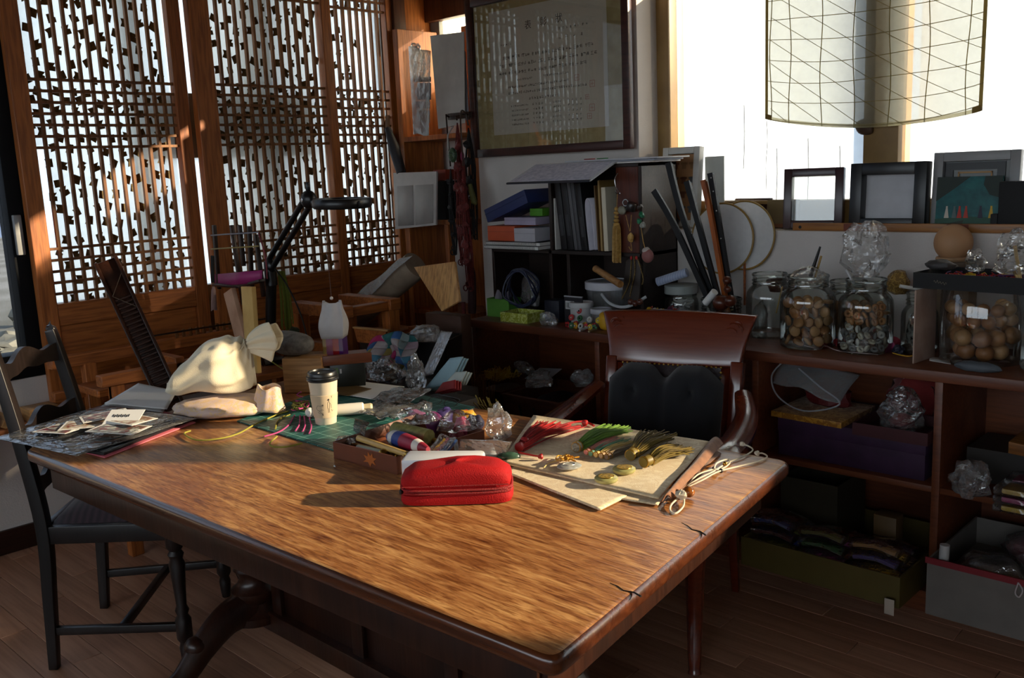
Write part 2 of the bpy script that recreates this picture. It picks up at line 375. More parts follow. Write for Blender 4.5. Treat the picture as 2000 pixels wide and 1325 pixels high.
lattice('narrow wooden lattice screen with torn leaf dotted paper by the corner post', 2.86, 3.32, .03, .04, 0, 0, 0, 3, lambda y, z: y > 3.08+.06*math.sin(z*30) and 1.90+.07*math.sin(y*40) < z < 2.28)
dk = wood('dark_post_wood', C(92, 48, 24), C(64, 32, 16), 'Z', rough=.5)
tr = struct(MB().box((-4.05, 3.32, .0), (-3.96, 3.40, 2.72)).build('trim_1', dk, bev=.004))
struct(MB().box((-4.05, 3.40, 0), (-3.99, 3.62, 2.5)).build('trim_2', honey, bev=.003))
struct(MB().box((-4.04, 3.56, 2.26), (-3.36, 3.62, 2.40)).build('trim_3', dk, bev=.003))
# window 4: small bright window in the recess
w4 = struct(MB().box((-4.0, 3.60, 1.84), (-3.92, 3.66, 2.42)).box((-3.42, 3.60, 1.84), (-3.36, 3.66, 2.42)).box((-4.0, 3.60, 1.84), (-3.36, 3.66, 1.92)).build('window_4', mat('grey_frame', C(120, 122, 120), .5), bev=.003))
MB().box((-3.92, 3.628, 1.92), (-3.42, 3.632, 2.42)).build('pane', sheer('milky_pane', (.86, .9, .84, 1), .2, .9), w4)

# window 3: the big bright window
tan = mat('olive_tan_frame', C(150, 118, 66), .45, c2=C(128, 98, 52), vs=6)
w3 = thing('window_3', 'x', 'x'); del w3['label'], w3['category']; struct(w3)
MB().box((-2.47, 3.44, 1.175), (-2.33, 3.56, 2.5)).build('frame', tan, w3, bev=.006)
MB().box((-2.33, 3.44, 1.175), (3.2, 3.56, 1.285)).build('frame', tan, w3, bev=.006)
MB().box((-2.33, 3.44, 2.44), (3.2, 3.56, 2.5)).build('frame', tan, w3, bev=.006)
for x in (-1.485, .87, 2.9): MB().box((x, 3.44, 1.285), (x+.13, 3.56, 2.44)).build('mullion', tan, w3, bev=.006)
frost3 = sheer('frosted_film', (.44, .50, .60, 1), .25, .92)
ZF = 2.2
MB().box((-2.33, 3.50, 1.285), (-1.485, 3.504, 2.44)).build('pane', glass, w3)
MB().box((-1.355, 3.50, 1.285), (.87, 3.504, 2.44)).build('pane', glass, w3)
MB().box((-2.25, 3.507, 1.285), (-1.485, 3.509, ZF)).build('frosted_film', frost3, w3)
MB().box((-1.31, 3.507, 1.285), (.27, 3.509, ZF)).build('frosted_film', frost3, w3)  # film stretched beyond view to keep direct sun off armchair and bag
MB().box((.27, 3.507, 1.285), (.87, 3.509, 1.6)).build('frosted_film', frost3, w3)  # added film band, out of view, weakens the sun patch on the floor
MB().box((1.0, 3.507, 1.285), (2.9, 3.509, 1.6)).build('frosted_film', frost3, w3)  # same added band on the next unseen pane
for x0, x1 in ((1.0, 2.9), (3.03, 3.2)): MB().box((x0, 3.50, 1.285), (x1, 3.504, 2.44)).build('pane', glass, w3)
MB().box((-2.385, 3.305, 1.10), (3.2, 3.44, 1.177)).build('sill', mat('sill_paint', C(206, 198, 188), .6), w3, bev=.004)

# ------------------------------------------------------------------ long low cabinet
YC = 2.86; ZT = .80
cab = thing('shelf_cabinet', 'long low brown wooden shelf cabinet running under the bright window', 'cabinet', (0, 0, 0))
MB().box((-3.02, YC-.01, ZT-.035), (.4, YB-.004, ZT)).build('worktop', cab_wood, cab, bev=.004)
xs = [-3.0, -2.30, -1.60, -.985, -.34, .2]
for x in xs: MB().box((x-.012, YC+.005, .03), (x+.012, YB-.01, ZT-.035)).build('divider', cab_wood, cab, bev=.002)
for x0, x1, z in ((-3.0, -2.30, .41), (-2.30, -1.60, .42), (-1.60, -.985, .42), (-.985, -.34, .42), (-.34, .2, .42)):
    MB().box((x0+.012, YC+.01, z-.01), (x1-.012, YB-.02, z+.01)).build('shelf', cab_wood, cab, bev=.002)
MB().box((-3.0, YC+.03, .0), (.2, YC+.05, .06)).build('plinth', cab_wood, cab)
MB().box((-3.0, YC+.01, .06), (.2, YB-.01, .08)).build('bottom_board', cab_wood, cab)
MB().box((-3.0, YB-.018, .06), (.2, YB-.006, ZT-.035)).build('back_board', cab_wood, cab)
# ------------------------------------------------------------------ the work table
def table_mat():
    m, nt, b = nmat('worn_oak_top'); L = nt.links.new
    tc = N(nt, 'ShaderNodeTexCoord'); mp = N(nt, 'ShaderNodeMapping'); L(tc.outputs['Object'], mp.inputs['Vector'])
    mp.inputs['Scale'].default_value = (.13, 1, 1); mp.inputs['Rotation'].default_value = (0, 0, R(-3))
    big = N(nt, 'ShaderNodeTexNoise', _Scale=2.6, _Detail=3.0); L(tc.outputs['Object'], big.inputs[0])
    n1 = N(nt, 'ShaderNodeTexNoise', _Scale=48.0, _Detail=8.0, _Roughness=.68, _Distortion=.8); L(mp.outputs[0], n1.inputs[0])
    n2 = N(nt, 'ShaderNodeTexNoise', _Scale=190.0, _Detail=4.0, _Distortion=.4); L(mp.outputs[0], n2.inputs[0])
    cr = N(nt, 'ShaderNodeValToRGB'); L(n1.outputs[0], cr.inputs[0]); e = cr.color_ramp.elements
    e[0].position = .30; e[0].color = C(110, 60, 28); e[1].position = .68; e[1].color = C(206, 156, 98)
    q = cr.color_ramp.elements.new(.48); q.color = C(162, 108, 62)
    mx = N(nt, 'ShaderNodeMix', data_type='RGBA', blend_type='MULTIPLY'); mx.inputs[7].default_value = (.52, .42, .35, 1)
    r2 = N(nt, 'ShaderNodeMapRange', _From_Min=.47, _From_Max=.66); L(n2.outputs[0], r2.inputs[0]); L(r2.outputs[0], mx.inputs[0]); L(cr.outputs[0], mx.inputs[6])
    m3 = N(nt, 'ShaderNodeMix', data_type='RGBA', blend_type='MULTIPLY'); m3.inputs[7].default_value = (.66, .52, .44, 1)
    r3 = N(nt, 'ShaderNodeMapRange', _From_Min=.50, _From_Max=.72); L(big.outputs[0], r3.inputs[0]); L(r3.outputs[0], m3.inputs[0]); L(mx.outputs[2], m3.inputs[6])
    L(m3.outputs[2], b.inputs['Base Color'])
    rr = N(nt, 'ShaderNodeMapRange', _To_Min=.22, _To_Max=.42); L(n1.outputs[0], rr.inputs[0]); L(rr.outputs[0], b.inputs['Roughness'])
    b.inputs['Specular IOR Level'].default_value = .55
    bump(nt, b, n2.outputs[0], .22, .004); return m
TZ = .75
def rounded(pts, r, n=6):
    out = []
    for i, p in enumerate(pts):
        p = Vector(p).to_2d() if len(p) > 2 else Vector(p); a = Vector(pts[i-1][:2]); c = Vector(pts[(i+1) % len(pts)][:2])
        u = (a-p).normalized(); w_ = (c-p).normalized()
        for k in range(n+1):
            t = k/n; q0 = p+u*r*(1-t)*(1-t)+w_*r*t*t
            out.append((q0.x, q0.y))
    return out
tab = thing('work_table', 'large worn oak work table with turned pedestals covered in craft materials', 'table', (-1.85, 1.39, 0))
top = [(-.835, .925), (-1.0, 1.965), (-2.86, 1.83), (-2.725, .855)]
toppoly = rounded(top, .035)
edge_m = wood('varnished_edge', C(92, 46, 22), C(58, 28, 14), 'X', sc=8, rough=.25, coat=.4)
tt = MB().prism(toppoly, TZ-.036, TZ).build('tabletop', [table_mat(), edge_m], tab, world=True, bev=.013, seg=4)
for f_ in tt.data.polygons: f_.material_index = 0 if f_.normal.z > .93 else 1
crk = mat('dark_crack', C(20, 9, 5), .9)
for a, b_ in (((1378, 1046), (1330, 1022)), ((1252, 1166), (1190, 1140))):
    A, B = pz(*a, TZ), pz(*b_, TZ); ps = [A.lerp(B, t)+V(0, .004*math.sin(t*9), .0004) for t in (0, .25, .5, .75, 1)]
    MB().tube(ps, lambda t: .0013*(1-t)+.0003, 5, flat=1.6).build('crack', crk, tt, world=True) if False else MB().tube([p-Vector(MW[tab.name].translation) for p in ps], lambda t: .0016*(1-t)+.0003, 5).build('crack', crk, tt)
ap = [(x*.93-1.86*.07, y*.90+1.39*.10) for x, y in top]
for i in range(4):
    a, b_ = ap[i], ap[(i+1) % 4]
    MB().bar((a[0], a[1], TZ-.075), (b_[0], b_[1], TZ-.075), .022, .078).build('apron', dark_oak, tab, world=True, bev=.002)
col_prof = [(.05, .12), (.075, .125), (.078, .15), (.055, .165), (.05, .185), (.068, .20), (.07, .225), (.05, .24), (.042, .26), (.05, .285), (.058, .29), (.05, .30), (.046, .32), (.062, .335), (.05, .35), (.066, .40), (.078, .46), (.074, .52), (.07, .565), (.06, .58), (.088, .59), (.088, .62), (.07, .635), (.07, .72)]
for cx, cy_ in ((-2.47, 1.37), (-1.28, 1.44)):
    MB().lathe(col_prof, 28, T(cx, cy_, 0)).build('pedestal', dark_oak, tab, world=True, smooth=50)
    for s in (-1, 1):
        pts = smooth_path([(cx, cy_, .17), (cx-.01*s, cy_+s*.10, .165), (cx-.02*s, cy_+s*.19, .115), (cx-.03*s, cy_+s*.27, .05), (cx-.03*s, cy_+s*.34, .028)], 5)
        ft = MB().tube(pts, lambda t: .062-.036*t, 12, flat=.8).build('foot', dark_oak, tab, world=True)
        k = Vector((cx-.02*s, cy_+s*.215, .125))-Vector(MW[tab.name].translation)
        MB().ball(k, (.034, .034, .030), 14, 8).build('knob', dark_oak, ft)
MB().box((-2.40, 1.40, .10), (-1.28, 1.425, .70)).build('centre_panel', dark_oak, tab, world=True, bev=.003)
for x in (-2.40, -2.0, -1.62, -1.30): MB().box((x, 1.385, .10), (x+.05, 1.40, .70)).build('panel_stile', dark_oak, tab, world=True, bev=.002)
MB().box((-2.46, 1.37, .10), (-1.22, 1.46, .16)).build('stretcher', dark_oak, tab, world=True, bev=.004)

# ------------------------------------------------------------------ black ladder-back dining chair
CH = V(-2.89, .922, 0); FW = V(.69, .725, 0).normalized(); RT = V(.725, -.69, 0).normalized()   # forward, and towards the near side
cx = T(CH+RT*-.208) @ Matrix(((RT.x, FW.x, 0, 0), (RT.y, FW.y, 0, 0), (0, 0, 1, 0), (0, 0, 0, 1)))
ch = thing('dining_chair', 'black ladder-back dining chair with striped dark seat at the table end', 'chair', M=cx)
for s in (-1, 1):
    pts = smooth_path([(s*.205, -.015, 0), (s*.207, .0, .22), (s*.208, .012, .46), (s*.204, -.02, .72), (s*.196, -.065, .97), (s*.194, -.072, 1.0)], 5)
    n = len(pts); m = MB().tube(pts, [.0235*(.82+.3*math.sin(math.pi*min(1, i/(n-1)*1.05))) if i < n-1 else .018 for i in range(n)], 4, up=(1, 0, 0))
    m.build('rear_leg', black_wood, ch, bev=.005, seg=2, smooth=50)
    prof = [(.014, 0), (.017, .02), (.02, .06), (.016, .075), (.024, .09), (.024, .15), (.016, .165), (.021, .18), (.015, .195), (.019, .26), (.024, .33), (.018, .345), (.024, .36), (.017, .372), (.026, .385), (.026, .45)]
    MB().lathe(prof, 14, T(s*.235, .40, 0)).build('front_leg', black_wood, ch, smooth=50)
    MB().bar((s*.207, .0, .125), (s*.235, .40, .125), .02, .026).build('side_stretcher', black_wood, ch, bev=.003)
    MB().bar((s*.207, .0, .435), (s*.235, .40, .435), .026, .055).build('seat_rail', black_wood, ch, bev=.003)
MB().bar((-.235, .40, .435), (.235, .40, .435), .026, .055).build('seat_rail', black_wood, ch, bev=.003)
MB().bar((-.2, .012, .435), (.2, .012, .435), .026, .055).build('seat_rail', black_wood, ch, bev=.003)
MB().bar((-.22, .21, .125), (.22, .21, .125), .02, .026).build('cross_stretcher', black_wood, ch, bev=.003)
def slat_shape(zc, y):
    n = 24; m = MB(); up_ = []; lo = []
    for i in range(n+1):
        t = i/n*2-1; x = t*.192
        h = .030+.020*math.exp(-(t/.33)**2)-.012*math.exp(-((abs(t)-.55)/.2)**2)
        l = -.030+.016*math.exp(-(t/.30)**2)+.006*math.exp(-((abs(t)-.6)/.2)**2)
        yy = y-.022*(1-t*t)
        up_.append((x, yy, zc+h)); lo.append((x, yy, zc+l))
    vs = []; k = n+1
    for d in (-.008, .008): vs += [(p[0], p[1]+d, p[2]) for p in up_]+[(p[0], p[1]+d, p[2]) for p in lo]
    fs = []
    for i in range(n):
        fs += [(i, i+1, k+i+1, k+i), (2*k+i, 3*k+i, 3*k+i+1, 2*k+i+1), (i, 2*k+i, 2*k+i+1, i+1), (k+i, k+i+1, 3*k+i+1, 3*k+i)]
    fs += [(0, k, 3*k, 2*k), (n, 2*k+n, 3*k+n, k+n)]
    return m.add(vs, fs)
for z, y in ((.925, -.056), (.735, -.022), (.575, -.002)): slat_shape(z, y).build('back_slat', black_wood, ch, smooth=50)
def stripes(name, c1, c2, axis, sc):
    m, nt, b = nmat(name); L = nt.links.new; tc = N(nt, 'ShaderNodeTexCoord')
    w_ = N(nt, 'ShaderNodeTexWave', bands_direction=axis, _Scale=sc, _Distortion=.3); L(tc.outputs['Object'], w_.inputs[0])
    mx = N(nt, 'ShaderNodeMix', data_type='RGBA'); mx.inputs[6].default_value = c1; mx.inputs[7].default_value = c2; L(w_.outputs[0], mx.inputs[0]); L(mx.outputs[2], b.inputs['Base Color'])
    b.inputs['Roughness'].default_value = .85; b.inputs['Sheen Weight'].default_value = .25; return m
seatm = stripes('plum_stripe', C(62, 40, 48), C(36, 22, 28), 'Y', 14)
def pad(w0, w1, d, z, h, n=12):
    def fn(u, v):
        a = u*2-1; b = v*2-1; ww = w0+(w1-w0)*v
        return (a*ww, d*v, z+h*(1-abs(a)**3.2)**.7*(1-abs(b)**3.2)**.7)
    return MB().grid(fn, n, n)
p_ = pad(.195, .225, .385, .455, .058); p_.v = [v_+V(0, .012, 0) for v_ in p_.v]
p_.build('seat_pad', seatm, ch, smooth=60)

# ------------------------------------------------------------------ mahogany armchair
ac = thing('armchair', 'glossy mahogany armchair with carved top rail and studded leather back behind the table', 'armchair', (-1.70, 2.36, 0), R(16.3))
leather = mat('dark_leather', C(56, 46, 48), .38, bmp=.4, bs=160)
def backy(z): return .20+.115*((z-.42)/.53)**1.2 if z > .42 else .20
MA = lambda m, n, k=mahog, **kw: m.build(n, k, ac, **kw)
# crest rail, wider and flaring at the top, slightly bowed
def crest():
    n = 28; m = MB(); vs = []; rows = 7
    for d in (0, .034):
        for j in range(rows+1):
            z = .775+.165*j/rows; wd = .232+.040*(j/rows)**1.6
            for i in range(n+1):
                t = i/n*2-1
                zz = z+(.012*(1-t*t) if j == rows else 0)
                vs.append((t*wd, backy(zz)+d-.020*(1-t*t)+.014*(j/rows)**2, zz))
    K = (rows+1)*(n+1); fs = []
    for j in range(rows):
        for i in range(n):
            a = j*(n+1)+i; fs += [(a, a+1, a+n+2, a+n+1), (K+a, K+a+n+1, K+a+n+2, K+a+1)]
    for i in range(n):
        a = i; fs.append((a, K+a, K+a+1, a+1)); a = rows*(n+1)+i; fs.append((a, a+1, K+a+1, K+a))
    for j in range(rows):
        a = j*(n+1); fs.append((a, a+n+1, K+a+n+1, K+a)); a += n; fs.append((a, K+a, K+a+n+1, a+n+1))
    return m.add(vs, fs)
cr_ = MA(crest(), 'crest_rail', bev=.006, seg=3, smooth=50)
def scroll(s):
    m = MB()
    for k in range(7):
        q = random.Random(k+5); c0 = V(s*(.205+.010*math.sin(k*2.1)), 0, .898+.014*math.cos(k*1.7))
        pts = []
        for i in range(14):
            a = i*.55+k; rr = .004+.0017*i
            pts.append((c0.x+rr*math.cos(a), backy(c0.z)+.002-.020*(1-(c0.x/.26)**2)+.010, c0.z+rr*.8*math.sin(a)))
        m.tube(pts, .0028, 5)
    return m
for s in (-1, 1): MB.build(scroll(s), 'carved_scroll', mahog, cr_)
for s in (-1, 1):
    pts = [(s*(.215+.012*(z-.4)), backy(z)+.017, z) for z in (.40, .5, .6, .7, .79)]
    MA(MB().tube(pts, .029, 4, up=(1, 0, 0), flat=1.25), 'back_post', bev=.005, smooth=50)
    MA(MB().tube(smooth_path([(s*.222, .245, 0), (s*.222, .215, .2), (s*.222, .20, .42)], 4), lambda t: .017+.008*t, 4, up=(1, 0, 0)), 'rear_leg', bev=.003, smooth=50)
    lg = smooth_path([(s*.245, -.325, 0), (s*.242, -.315, .04), (s*.235, -.285, .14), (s*.238, -.29, .26), (s*.245, -.31, .36), (s*.245, -.305, .43)], 5)
    MA(MB().tube(lg, lambda t: .020 if t < .06 else .016+.020*t, 10), 'front_leg', smooth=50)
    arm = smooth_path([(s*.250, .225, .70), (s*.292, .10, .655), (s*.305, -.06, .635), (s*.30, -.20, .625), (s*.255, -.285, .60), (s*.235, -.28, .565)], 6)
    MA(MB().tube(arm, lambda t: .016+.010*math.sin(math.pi*t), 10, flat=1.7), 'armrest', smooth=50)
    MA(MB().tube(smooth_path([(s*.27, -.20, .625), (s*.285, -.15, .55), (s*.255, -.14, .44)], 5), .017, 8), 'arm_support', smooth=50)
MA(MB().cbox((0, -.05, .40), (.50, .52, .07)), 'seat_frame', bev=.012, seg=3)
q_ = pad(.235, .245, .50, .43, .05); q_.v = [v_+V(0, -.30, 0) for v_ in q_.v]; MA(q_, 'seat_pad', leather, smooth=60)
MA(MB().grid(lambda u, v: V((u*2-1)*.20, backy(.44+.33*v)+.012, .44+.33*v), 2, 12), 'back_panel', mahog, solid=.018)
def lback(u, v):
    a = u*2-1; z = .46+.315*v; h = .03*(1-abs(a)**3)*(1-abs(v*2-1)**3)
    return (a*.172, backy(z)-.016-h, z)
lb = MA(MB().grid(lback, 16, 16), 'back_pad', leather, smooth=60)
st = MB().ball((0, 0, 0), (.0042, .003, .0042), 8, 5).build('stud', gold, lb); smesh = st.data; bpy.data.objects.remove(st)
for i in range(34):
    if i < 22: x, z = -.172+.344*i/21, .776
    else: x, z = (.172 if i % 2 else -.172), .76-.016*((i-22)//2)*1.0
    o = bpy.data.objects.new('stud', smesh); col.objects.link(o); o.parent = lb; o.location = (x, backy(z)-.018, z)
# back cushion with two rounded lobes
cu = MB()
def cush(u, v, sgn):
    a = u*2-1; th = v
    z = .47+.36*v*(1-.17*max(0, 1-abs(abs(a)-.5)/.0001)*0)
    topz = .790-.045*math.exp(-(a/.16)**2)-.10*max(0, abs(a)-.62)**1.4*2.2
    z = .49+(topz-.49)*v
    ed = (1-abs(a)**6)*(1-abs(2*v-1)**6)
    w_ = .198*(1-.06*(1-v)**2)
    dep = (.062*max(ed, 0)**.6)*(1-.16*math.exp(-(a/.10)**2))
    for sx in (-.5, .5): dep -= .030*math.exp(-(((a-sx)/.08)**2+((v-.72)/.07)**2))
    return (a*w_, backy(z)-.072+(-dep if sgn < 0 else dep*.25)+.0, z)
cu.grid(lambda u, v: cush(u, v, -1), 40, 30); cu.grid(lambda u, v: cush(1-u, v, 1), 40, 30)
cu.v = [MW[ac.name] @ p for p in cu.v]
cu.build('lumbar_cushion', mat('black_fabric', C(20, 21, 27), .9, sheen=.3, bmp=.1, bs=500), smooth=60, loc=(-1.70, 2.36, .47), label='black two-lobed lumbar cushion leaning on the armchair back', category='cushion')
# ------------------------------------------------------------------ things on the table
E1 = V(math.cos(YAW), math.sin(YAW), 0); E2 = V(-math.sin(YAW), math.cos(YAW), 0)
def view_frame(o): return Matrix(((E1.x, E2.x, 0, o.x), (E1.y, E2.y, 0, o.y), (0, 0, 1, o.z), (0, 0, 0, 1)))
def bil(q, u, v): return (q[0]*(1-u)+q[1]*u)*(1-v)+(q[3]*(1-u)+q[2]*u)*v
def sheet(name, quad, mats, label, category, h=.001, wav=0, sc=9, n=14, seed=0, thick=.0006, group=None, parent=None, curl=None, z0=None, **kw):
    "thin sheet lying on four points; wav lifts it in gentle waves"
    q = [Vector(p) for p in quad]
    def fn(u, v):
        p = bil(q, u, v); z = h+wav*(1+noise.noise(V(p.x*sc+seed, p.y*sc, seed*2.)))
        if curl: z += curl(u, v)
        return (p.x, p.y, p.z+z)
    m = MB().grid(fn, n, n); c = sum(q, V(0, 0, 0))/4
    o = m.build(name, mats, parent, loc=None if parent else c, solid=thick, world=parent is not None, smooth=60, **kw)
    if not parent:
        o['label'] = label; o['category'] = category
        if group: o['group'] = group
    return o
def slab(name, quad, t, mats, label, category, bev=.001, group=None):
    q = [Vector(p) for p in quad]; c = sum(q, V(0, 0, 0))/4
    m = MB().add([p for p in q]+[p+V(0, 0, t) for p in q], [(3, 2, 1, 0), (4, 5, 6, 7), (0, 1, 5, 4), (1, 2, 6, 5), (2, 3, 7, 6), (3, 0, 4, 7)])
    o = m.build(name, mats, loc=c, bev=bev, label=label, category=category)
    if group: o['group'] = group
    return o
def crumple(name, c, size, mats, label, category, seed=1, rz=0, amp=.35, n=14, m=9, parent=None, smooth=0, sc=1.0, flat=True, group=None):
    "crumpled bag: a ball squashed into the size and creased"
    b = MB().ball((0, 0, 0), 1, n, m)
    for i, p in enumerate(b.v):
        d = 1+amp*(noise.noise(p*1.6*sc+V(seed*5.1, 0, seed))+.6*noise.noise(p*3.7*sc+V(0, seed*2.3, 7)))
        q = p*d
        if flat: q.z = max(q.z, -.75)
        b.v[i] = V(q.x*size[0], q.y*size[1], (q.z+.75)*size[2]/1.75 if flat else q.z*size[2])
    b.v = [rotz(rz) @ p + Vector(c) for p in b.v]
    o = b.build(name, mats, parent, loc=None if parent else c, world=parent is not None, smooth=smooth)
    if not parent: o['label'] = label; o['category'] = category
    if group and not parent: o['group'] = group
    return o
def cord(name, pts, r, mats, label=None, category=None, parent=None, n=7, k=6, group=None):
    pp = smooth_path(pts, k); m = MB().tube(pp, r, n)
    if parent is not None: return m.build(name, mats, parent, world=True)
    o = m.build(name, mats, loc=pts[0]); o['label'] = label; o['category'] = category
    if group: o['group'] = group
    return o
def P(x, y, h=0): return pz(x, y, TZ+.0007+h)

# papers and photo album at the table's far-left end
slab('pink_folder', [P(205, 896), P(382, 827), P(322, 806), P(100, 868)], .004, flat(196, 96, 108), 'pink card folder under the black photo album on the table', 'folder')
alb = slab('photo_album', [P(8, 862, .005), P(203, 890, .005), P(380, 821, .005), P(215, 797, .005)], .009, mat('glossy_black_cover', C(26, 24, 28), .18, var=.2), 'glossy black photo album in clear film at the table end', 'album')
sheet('clear_sleeve', [P(-12, 858, .016), P(150, 893, .016), P(385, 820, .016), P(200, 792, .016)], cello, 'clear plastic sleeve wrinkled over the black photo album', 'sleeve', h=.0005, wav=.0022, sc=14, seed=3)
def photo_mat(k):
    m, nt, b = nmat('photo_print_%d' % k); L = nt.links.new; tc = N(nt, 'ShaderNodeTexCoord')
    n = N(nt, 'ShaderNodeTexNoise', _Scale=26.0+k*3, _Detail=3.0, _Distortion=1.5); L(tc.outputs['Object'], n.inputs[0]); cr = N(nt, 'ShaderNodeValToRGB'); L(n.outputs[0], cr.inputs[0])
    e = cr.color_ramp.elements; e[0].position = .36; e[0].color = C(120, 26, 20); e[1].position = .62; e[1].color = C(206, 204, 196)
    q = cr.color_ramp.elements.new(.5); q.color = [C(60, 50, 44), C(168, 150, 120), C(90, 96, 88)][k % 3]; L(cr.outputs[0], b.inputs['Base Color']); b.inputs['Roughness'].default_value = .3; return m
wh = flat(224, 220, 214, .5)
for k, (cx_, cy_, w_, h_, a, lab) in enumerate(((120, 838, .13, .09, 20, 'photo print with red flowers lying nearest the album corner'), (172, 828, .14, .10, 55, 'photo print of white patterned cloth on top of the album pile'), (232, 838, .15, .09, 30, 'photo print with dark red motif at the pile front'), (205, 812, .13, .09, 75, 'photo print tucked at the back of the album pile'), (258, 820, .12, .085, 10, 'photo print at the end of the album pile nearest the bag'))):
    c0 = P(cx_, cy_, .0275+.0045*k); M = T(c0) @ rotz(R(a)) @ rot('Y', 2*(k % 3-1)); t = thing('photo_print', lab, 'photo', M=M, group='photo prints on the album')
    MB().cbox((0, 0, 0), (w_, h_, .0012)).build('border', wh, t); MB().cbox((0, 0, .0009), (w_*.88, h_*.84, .0008)).build('picture', photo_mat(k), t)
t = thing('price_card', 'plain white card with small print standing in the photo pile', 'card', M=T(P(240, 818, .05)) @ rotz(R(35)) @ rot('X', 28))
MB().cbox((0, 0, 0), (.105, .075, .0012)).build('card', paper, t)
t_ = MB()
for i in range(9): t_.cbox((-.035+.006*i, .012-.002*(i % 2), .001), (.003, .010, .0006))
t_.build('small_print', flat(40, 36, 36), t, kind='stuff')
for k, (dx, dy, lab) in enumerate(((0, 0, 'lowest white paper sheet under the bag at the table end'), (8, -7, 'top white paper envelope tucked against the cream bag'))):
    sheet('paper_sheet', [P(196+dx, 796+dy, .004+.008*k), P(318+dx, 808+dy, .004+.006*k), P(338+dx, 772+dy, .004+.006*k), P(262+dx, 757+dy, .004+.008*k)], paper, lab, 'paper', wav=.0006, seed=k, thick=.0012)

# cutting mat
def mat_grid():
    m, nt, b = nmat('green_cutting_mat'); L = nt.links.new; tc = N(nt, 'ShaderNodeTexCoord'); sx = N(nt, 'ShaderNodeSeparateXYZ'); L(tc.outputs['Object'], sx.inputs[0])
    def line(sock, per, wd):
        a = N(nt, 'ShaderNodeMath', operation='MODULO'); a.inputs[1].default_value = per; ad = N(nt, 'ShaderNodeMath', operation='ADD'); ad.inputs[1].default_value = 5.0
        L(sock, ad.inputs[0]); L(ad.outputs[0], a.inputs[0]); c = N(nt, 'ShaderNodeMath', operation='LESS_THAN'); c.inputs[1].default_value = wd; L(a.outputs[0], c.inputs[0]); return c.outputs[0]
    mx = None; s = None
    for sock in (sx.outputs[0], sx.outputs[1]):
        for per, wd in ((.05, .0017), (.01, .0005)):
            l = line(sock, per, wd)
            if per == .01:
                k = N(nt, 'ShaderNodeMath', operation='MULTIPLY'); k.inputs[1].default_value = .35; L(l, k.inputs[0]); l = k.outputs[0]
            if s is None: s = l
            else:
                mm = N(nt, 'ShaderNodeMath', operation='MAXIMUM'); L(s, mm.inputs[0]); L(l, mm.inputs[1]); s = mm.outputs[0]
    mx = N(nt, 'ShaderNodeMix', data_type='RGBA'); mx.inputs[6].default_value = C(14, 84, 80); mx.inputs[7].default_value = C(150, 200, 188); L(s, mx.inputs[0]); L(mx.outputs[2], b.inputs['Base Color']); b.inputs['Roughness'].default_value = .5; return m
mq = [P(463, 824), P(690, 893), P(928, 797), P(690, 742)]
ang = math.atan2((mq[1]-mq[0]).y, (mq[1]-mq[0]).x); mc = sum(mq, V(0, 0, 0))/4
Mm = T(mc) @ rotz(ang); o = MB().add([Mm.inverted() @ p for p in mq]+[Mm.inverted() @ (p+V(0, 0, .003)) for p in mq], [(3, 2, 1, 0), (4, 5, 6, 7), (0, 1, 5, 4), (1, 2, 6, 5), (2, 3, 7, 6), (3, 0, 4, 7)]).build('cutting_mat', mat_grid(), label='dark green cutting mat with white grid lines on the table', category='cutting mat')
o.matrix_world = Mm
MZ = .0032
sheet('paper_sheet', [P(665, 772, MZ), P(745, 785, MZ), P(790, 757, MZ), P(712, 748, MZ)], paper, 'white paper sheet on the green mat behind the cup', 'paper', wav=.0015, thick=.001)
sheet('brown_paper', [P(640, 770, MZ), P(680, 778, MZ), P(726, 762, MZ), P(660, 748, MZ)], flat(96, 72, 30), 'olive brown wrapping paper on the green mat behind the cup', 'paper', wav=.004, thick=.001)
sheet('paper_sheet', [P(868, 806, .0), P(905, 812, .0), P(925, 800, .0), P(905, 795, .0)], paper, 'corner of white paper under the far mat corner', 'paper', thick=.001)

# drawstring bag on a brocade pouch
BG = P(452, 806); Mb = view_frame(BG)
broc = mat('pink_brocade', C(212, 178, 158), .5, c2=C(190, 150, 120), vs=40, bmp=.3, bs=60, sheen=.4)
def brocade(name, c1, c2, sc=36, rough=.6):
    m, nt, b = nmat(name); L = nt.links.new; tc = N(nt, 'ShaderNodeTexCoord')
    n = N(nt, 'ShaderNodeTexNoise', _Scale=sc, _Detail=2.0, _Distortion=2.0); L(tc.outputs['Object'], n.inputs[0]); r1 = N(nt, 'ShaderNodeMapRange', _From_Min=.50, _From_Max=.54); L(n.outputs[0], r1.inputs[0])
    mx = N(nt, 'ShaderNodeMix', data_type='RGBA'); mx.inputs[6].default_value = c1; mx.inputs[7].default_value = c2; L(r1.outputs[0], mx.inputs[0]); L(mx.outputs[2], b.inputs['Base Color'])
    rr = N(nt, 'ShaderNodeMapRange', _To_Min=rough, _To_Max=rough-.25); L(r1.outputs[0], rr.inputs[0]); L(rr.outputs[0], b.inputs['Roughness']); b.inputs['Sheen Weight'].default_value = .15
    n2 = N(nt, 'ShaderNodeTexNoise', _Scale=420.0); L(tc.outputs['Object'], n2.inputs[0]); bump(nt, b, n2.outputs[0], .12); return m
pouch_m = brocade('pale_pink_brocade', C(214, 186, 172), C(220, 186, 140), 48)
br = MB().ball((0, 0, 0), 1, 44, 26)
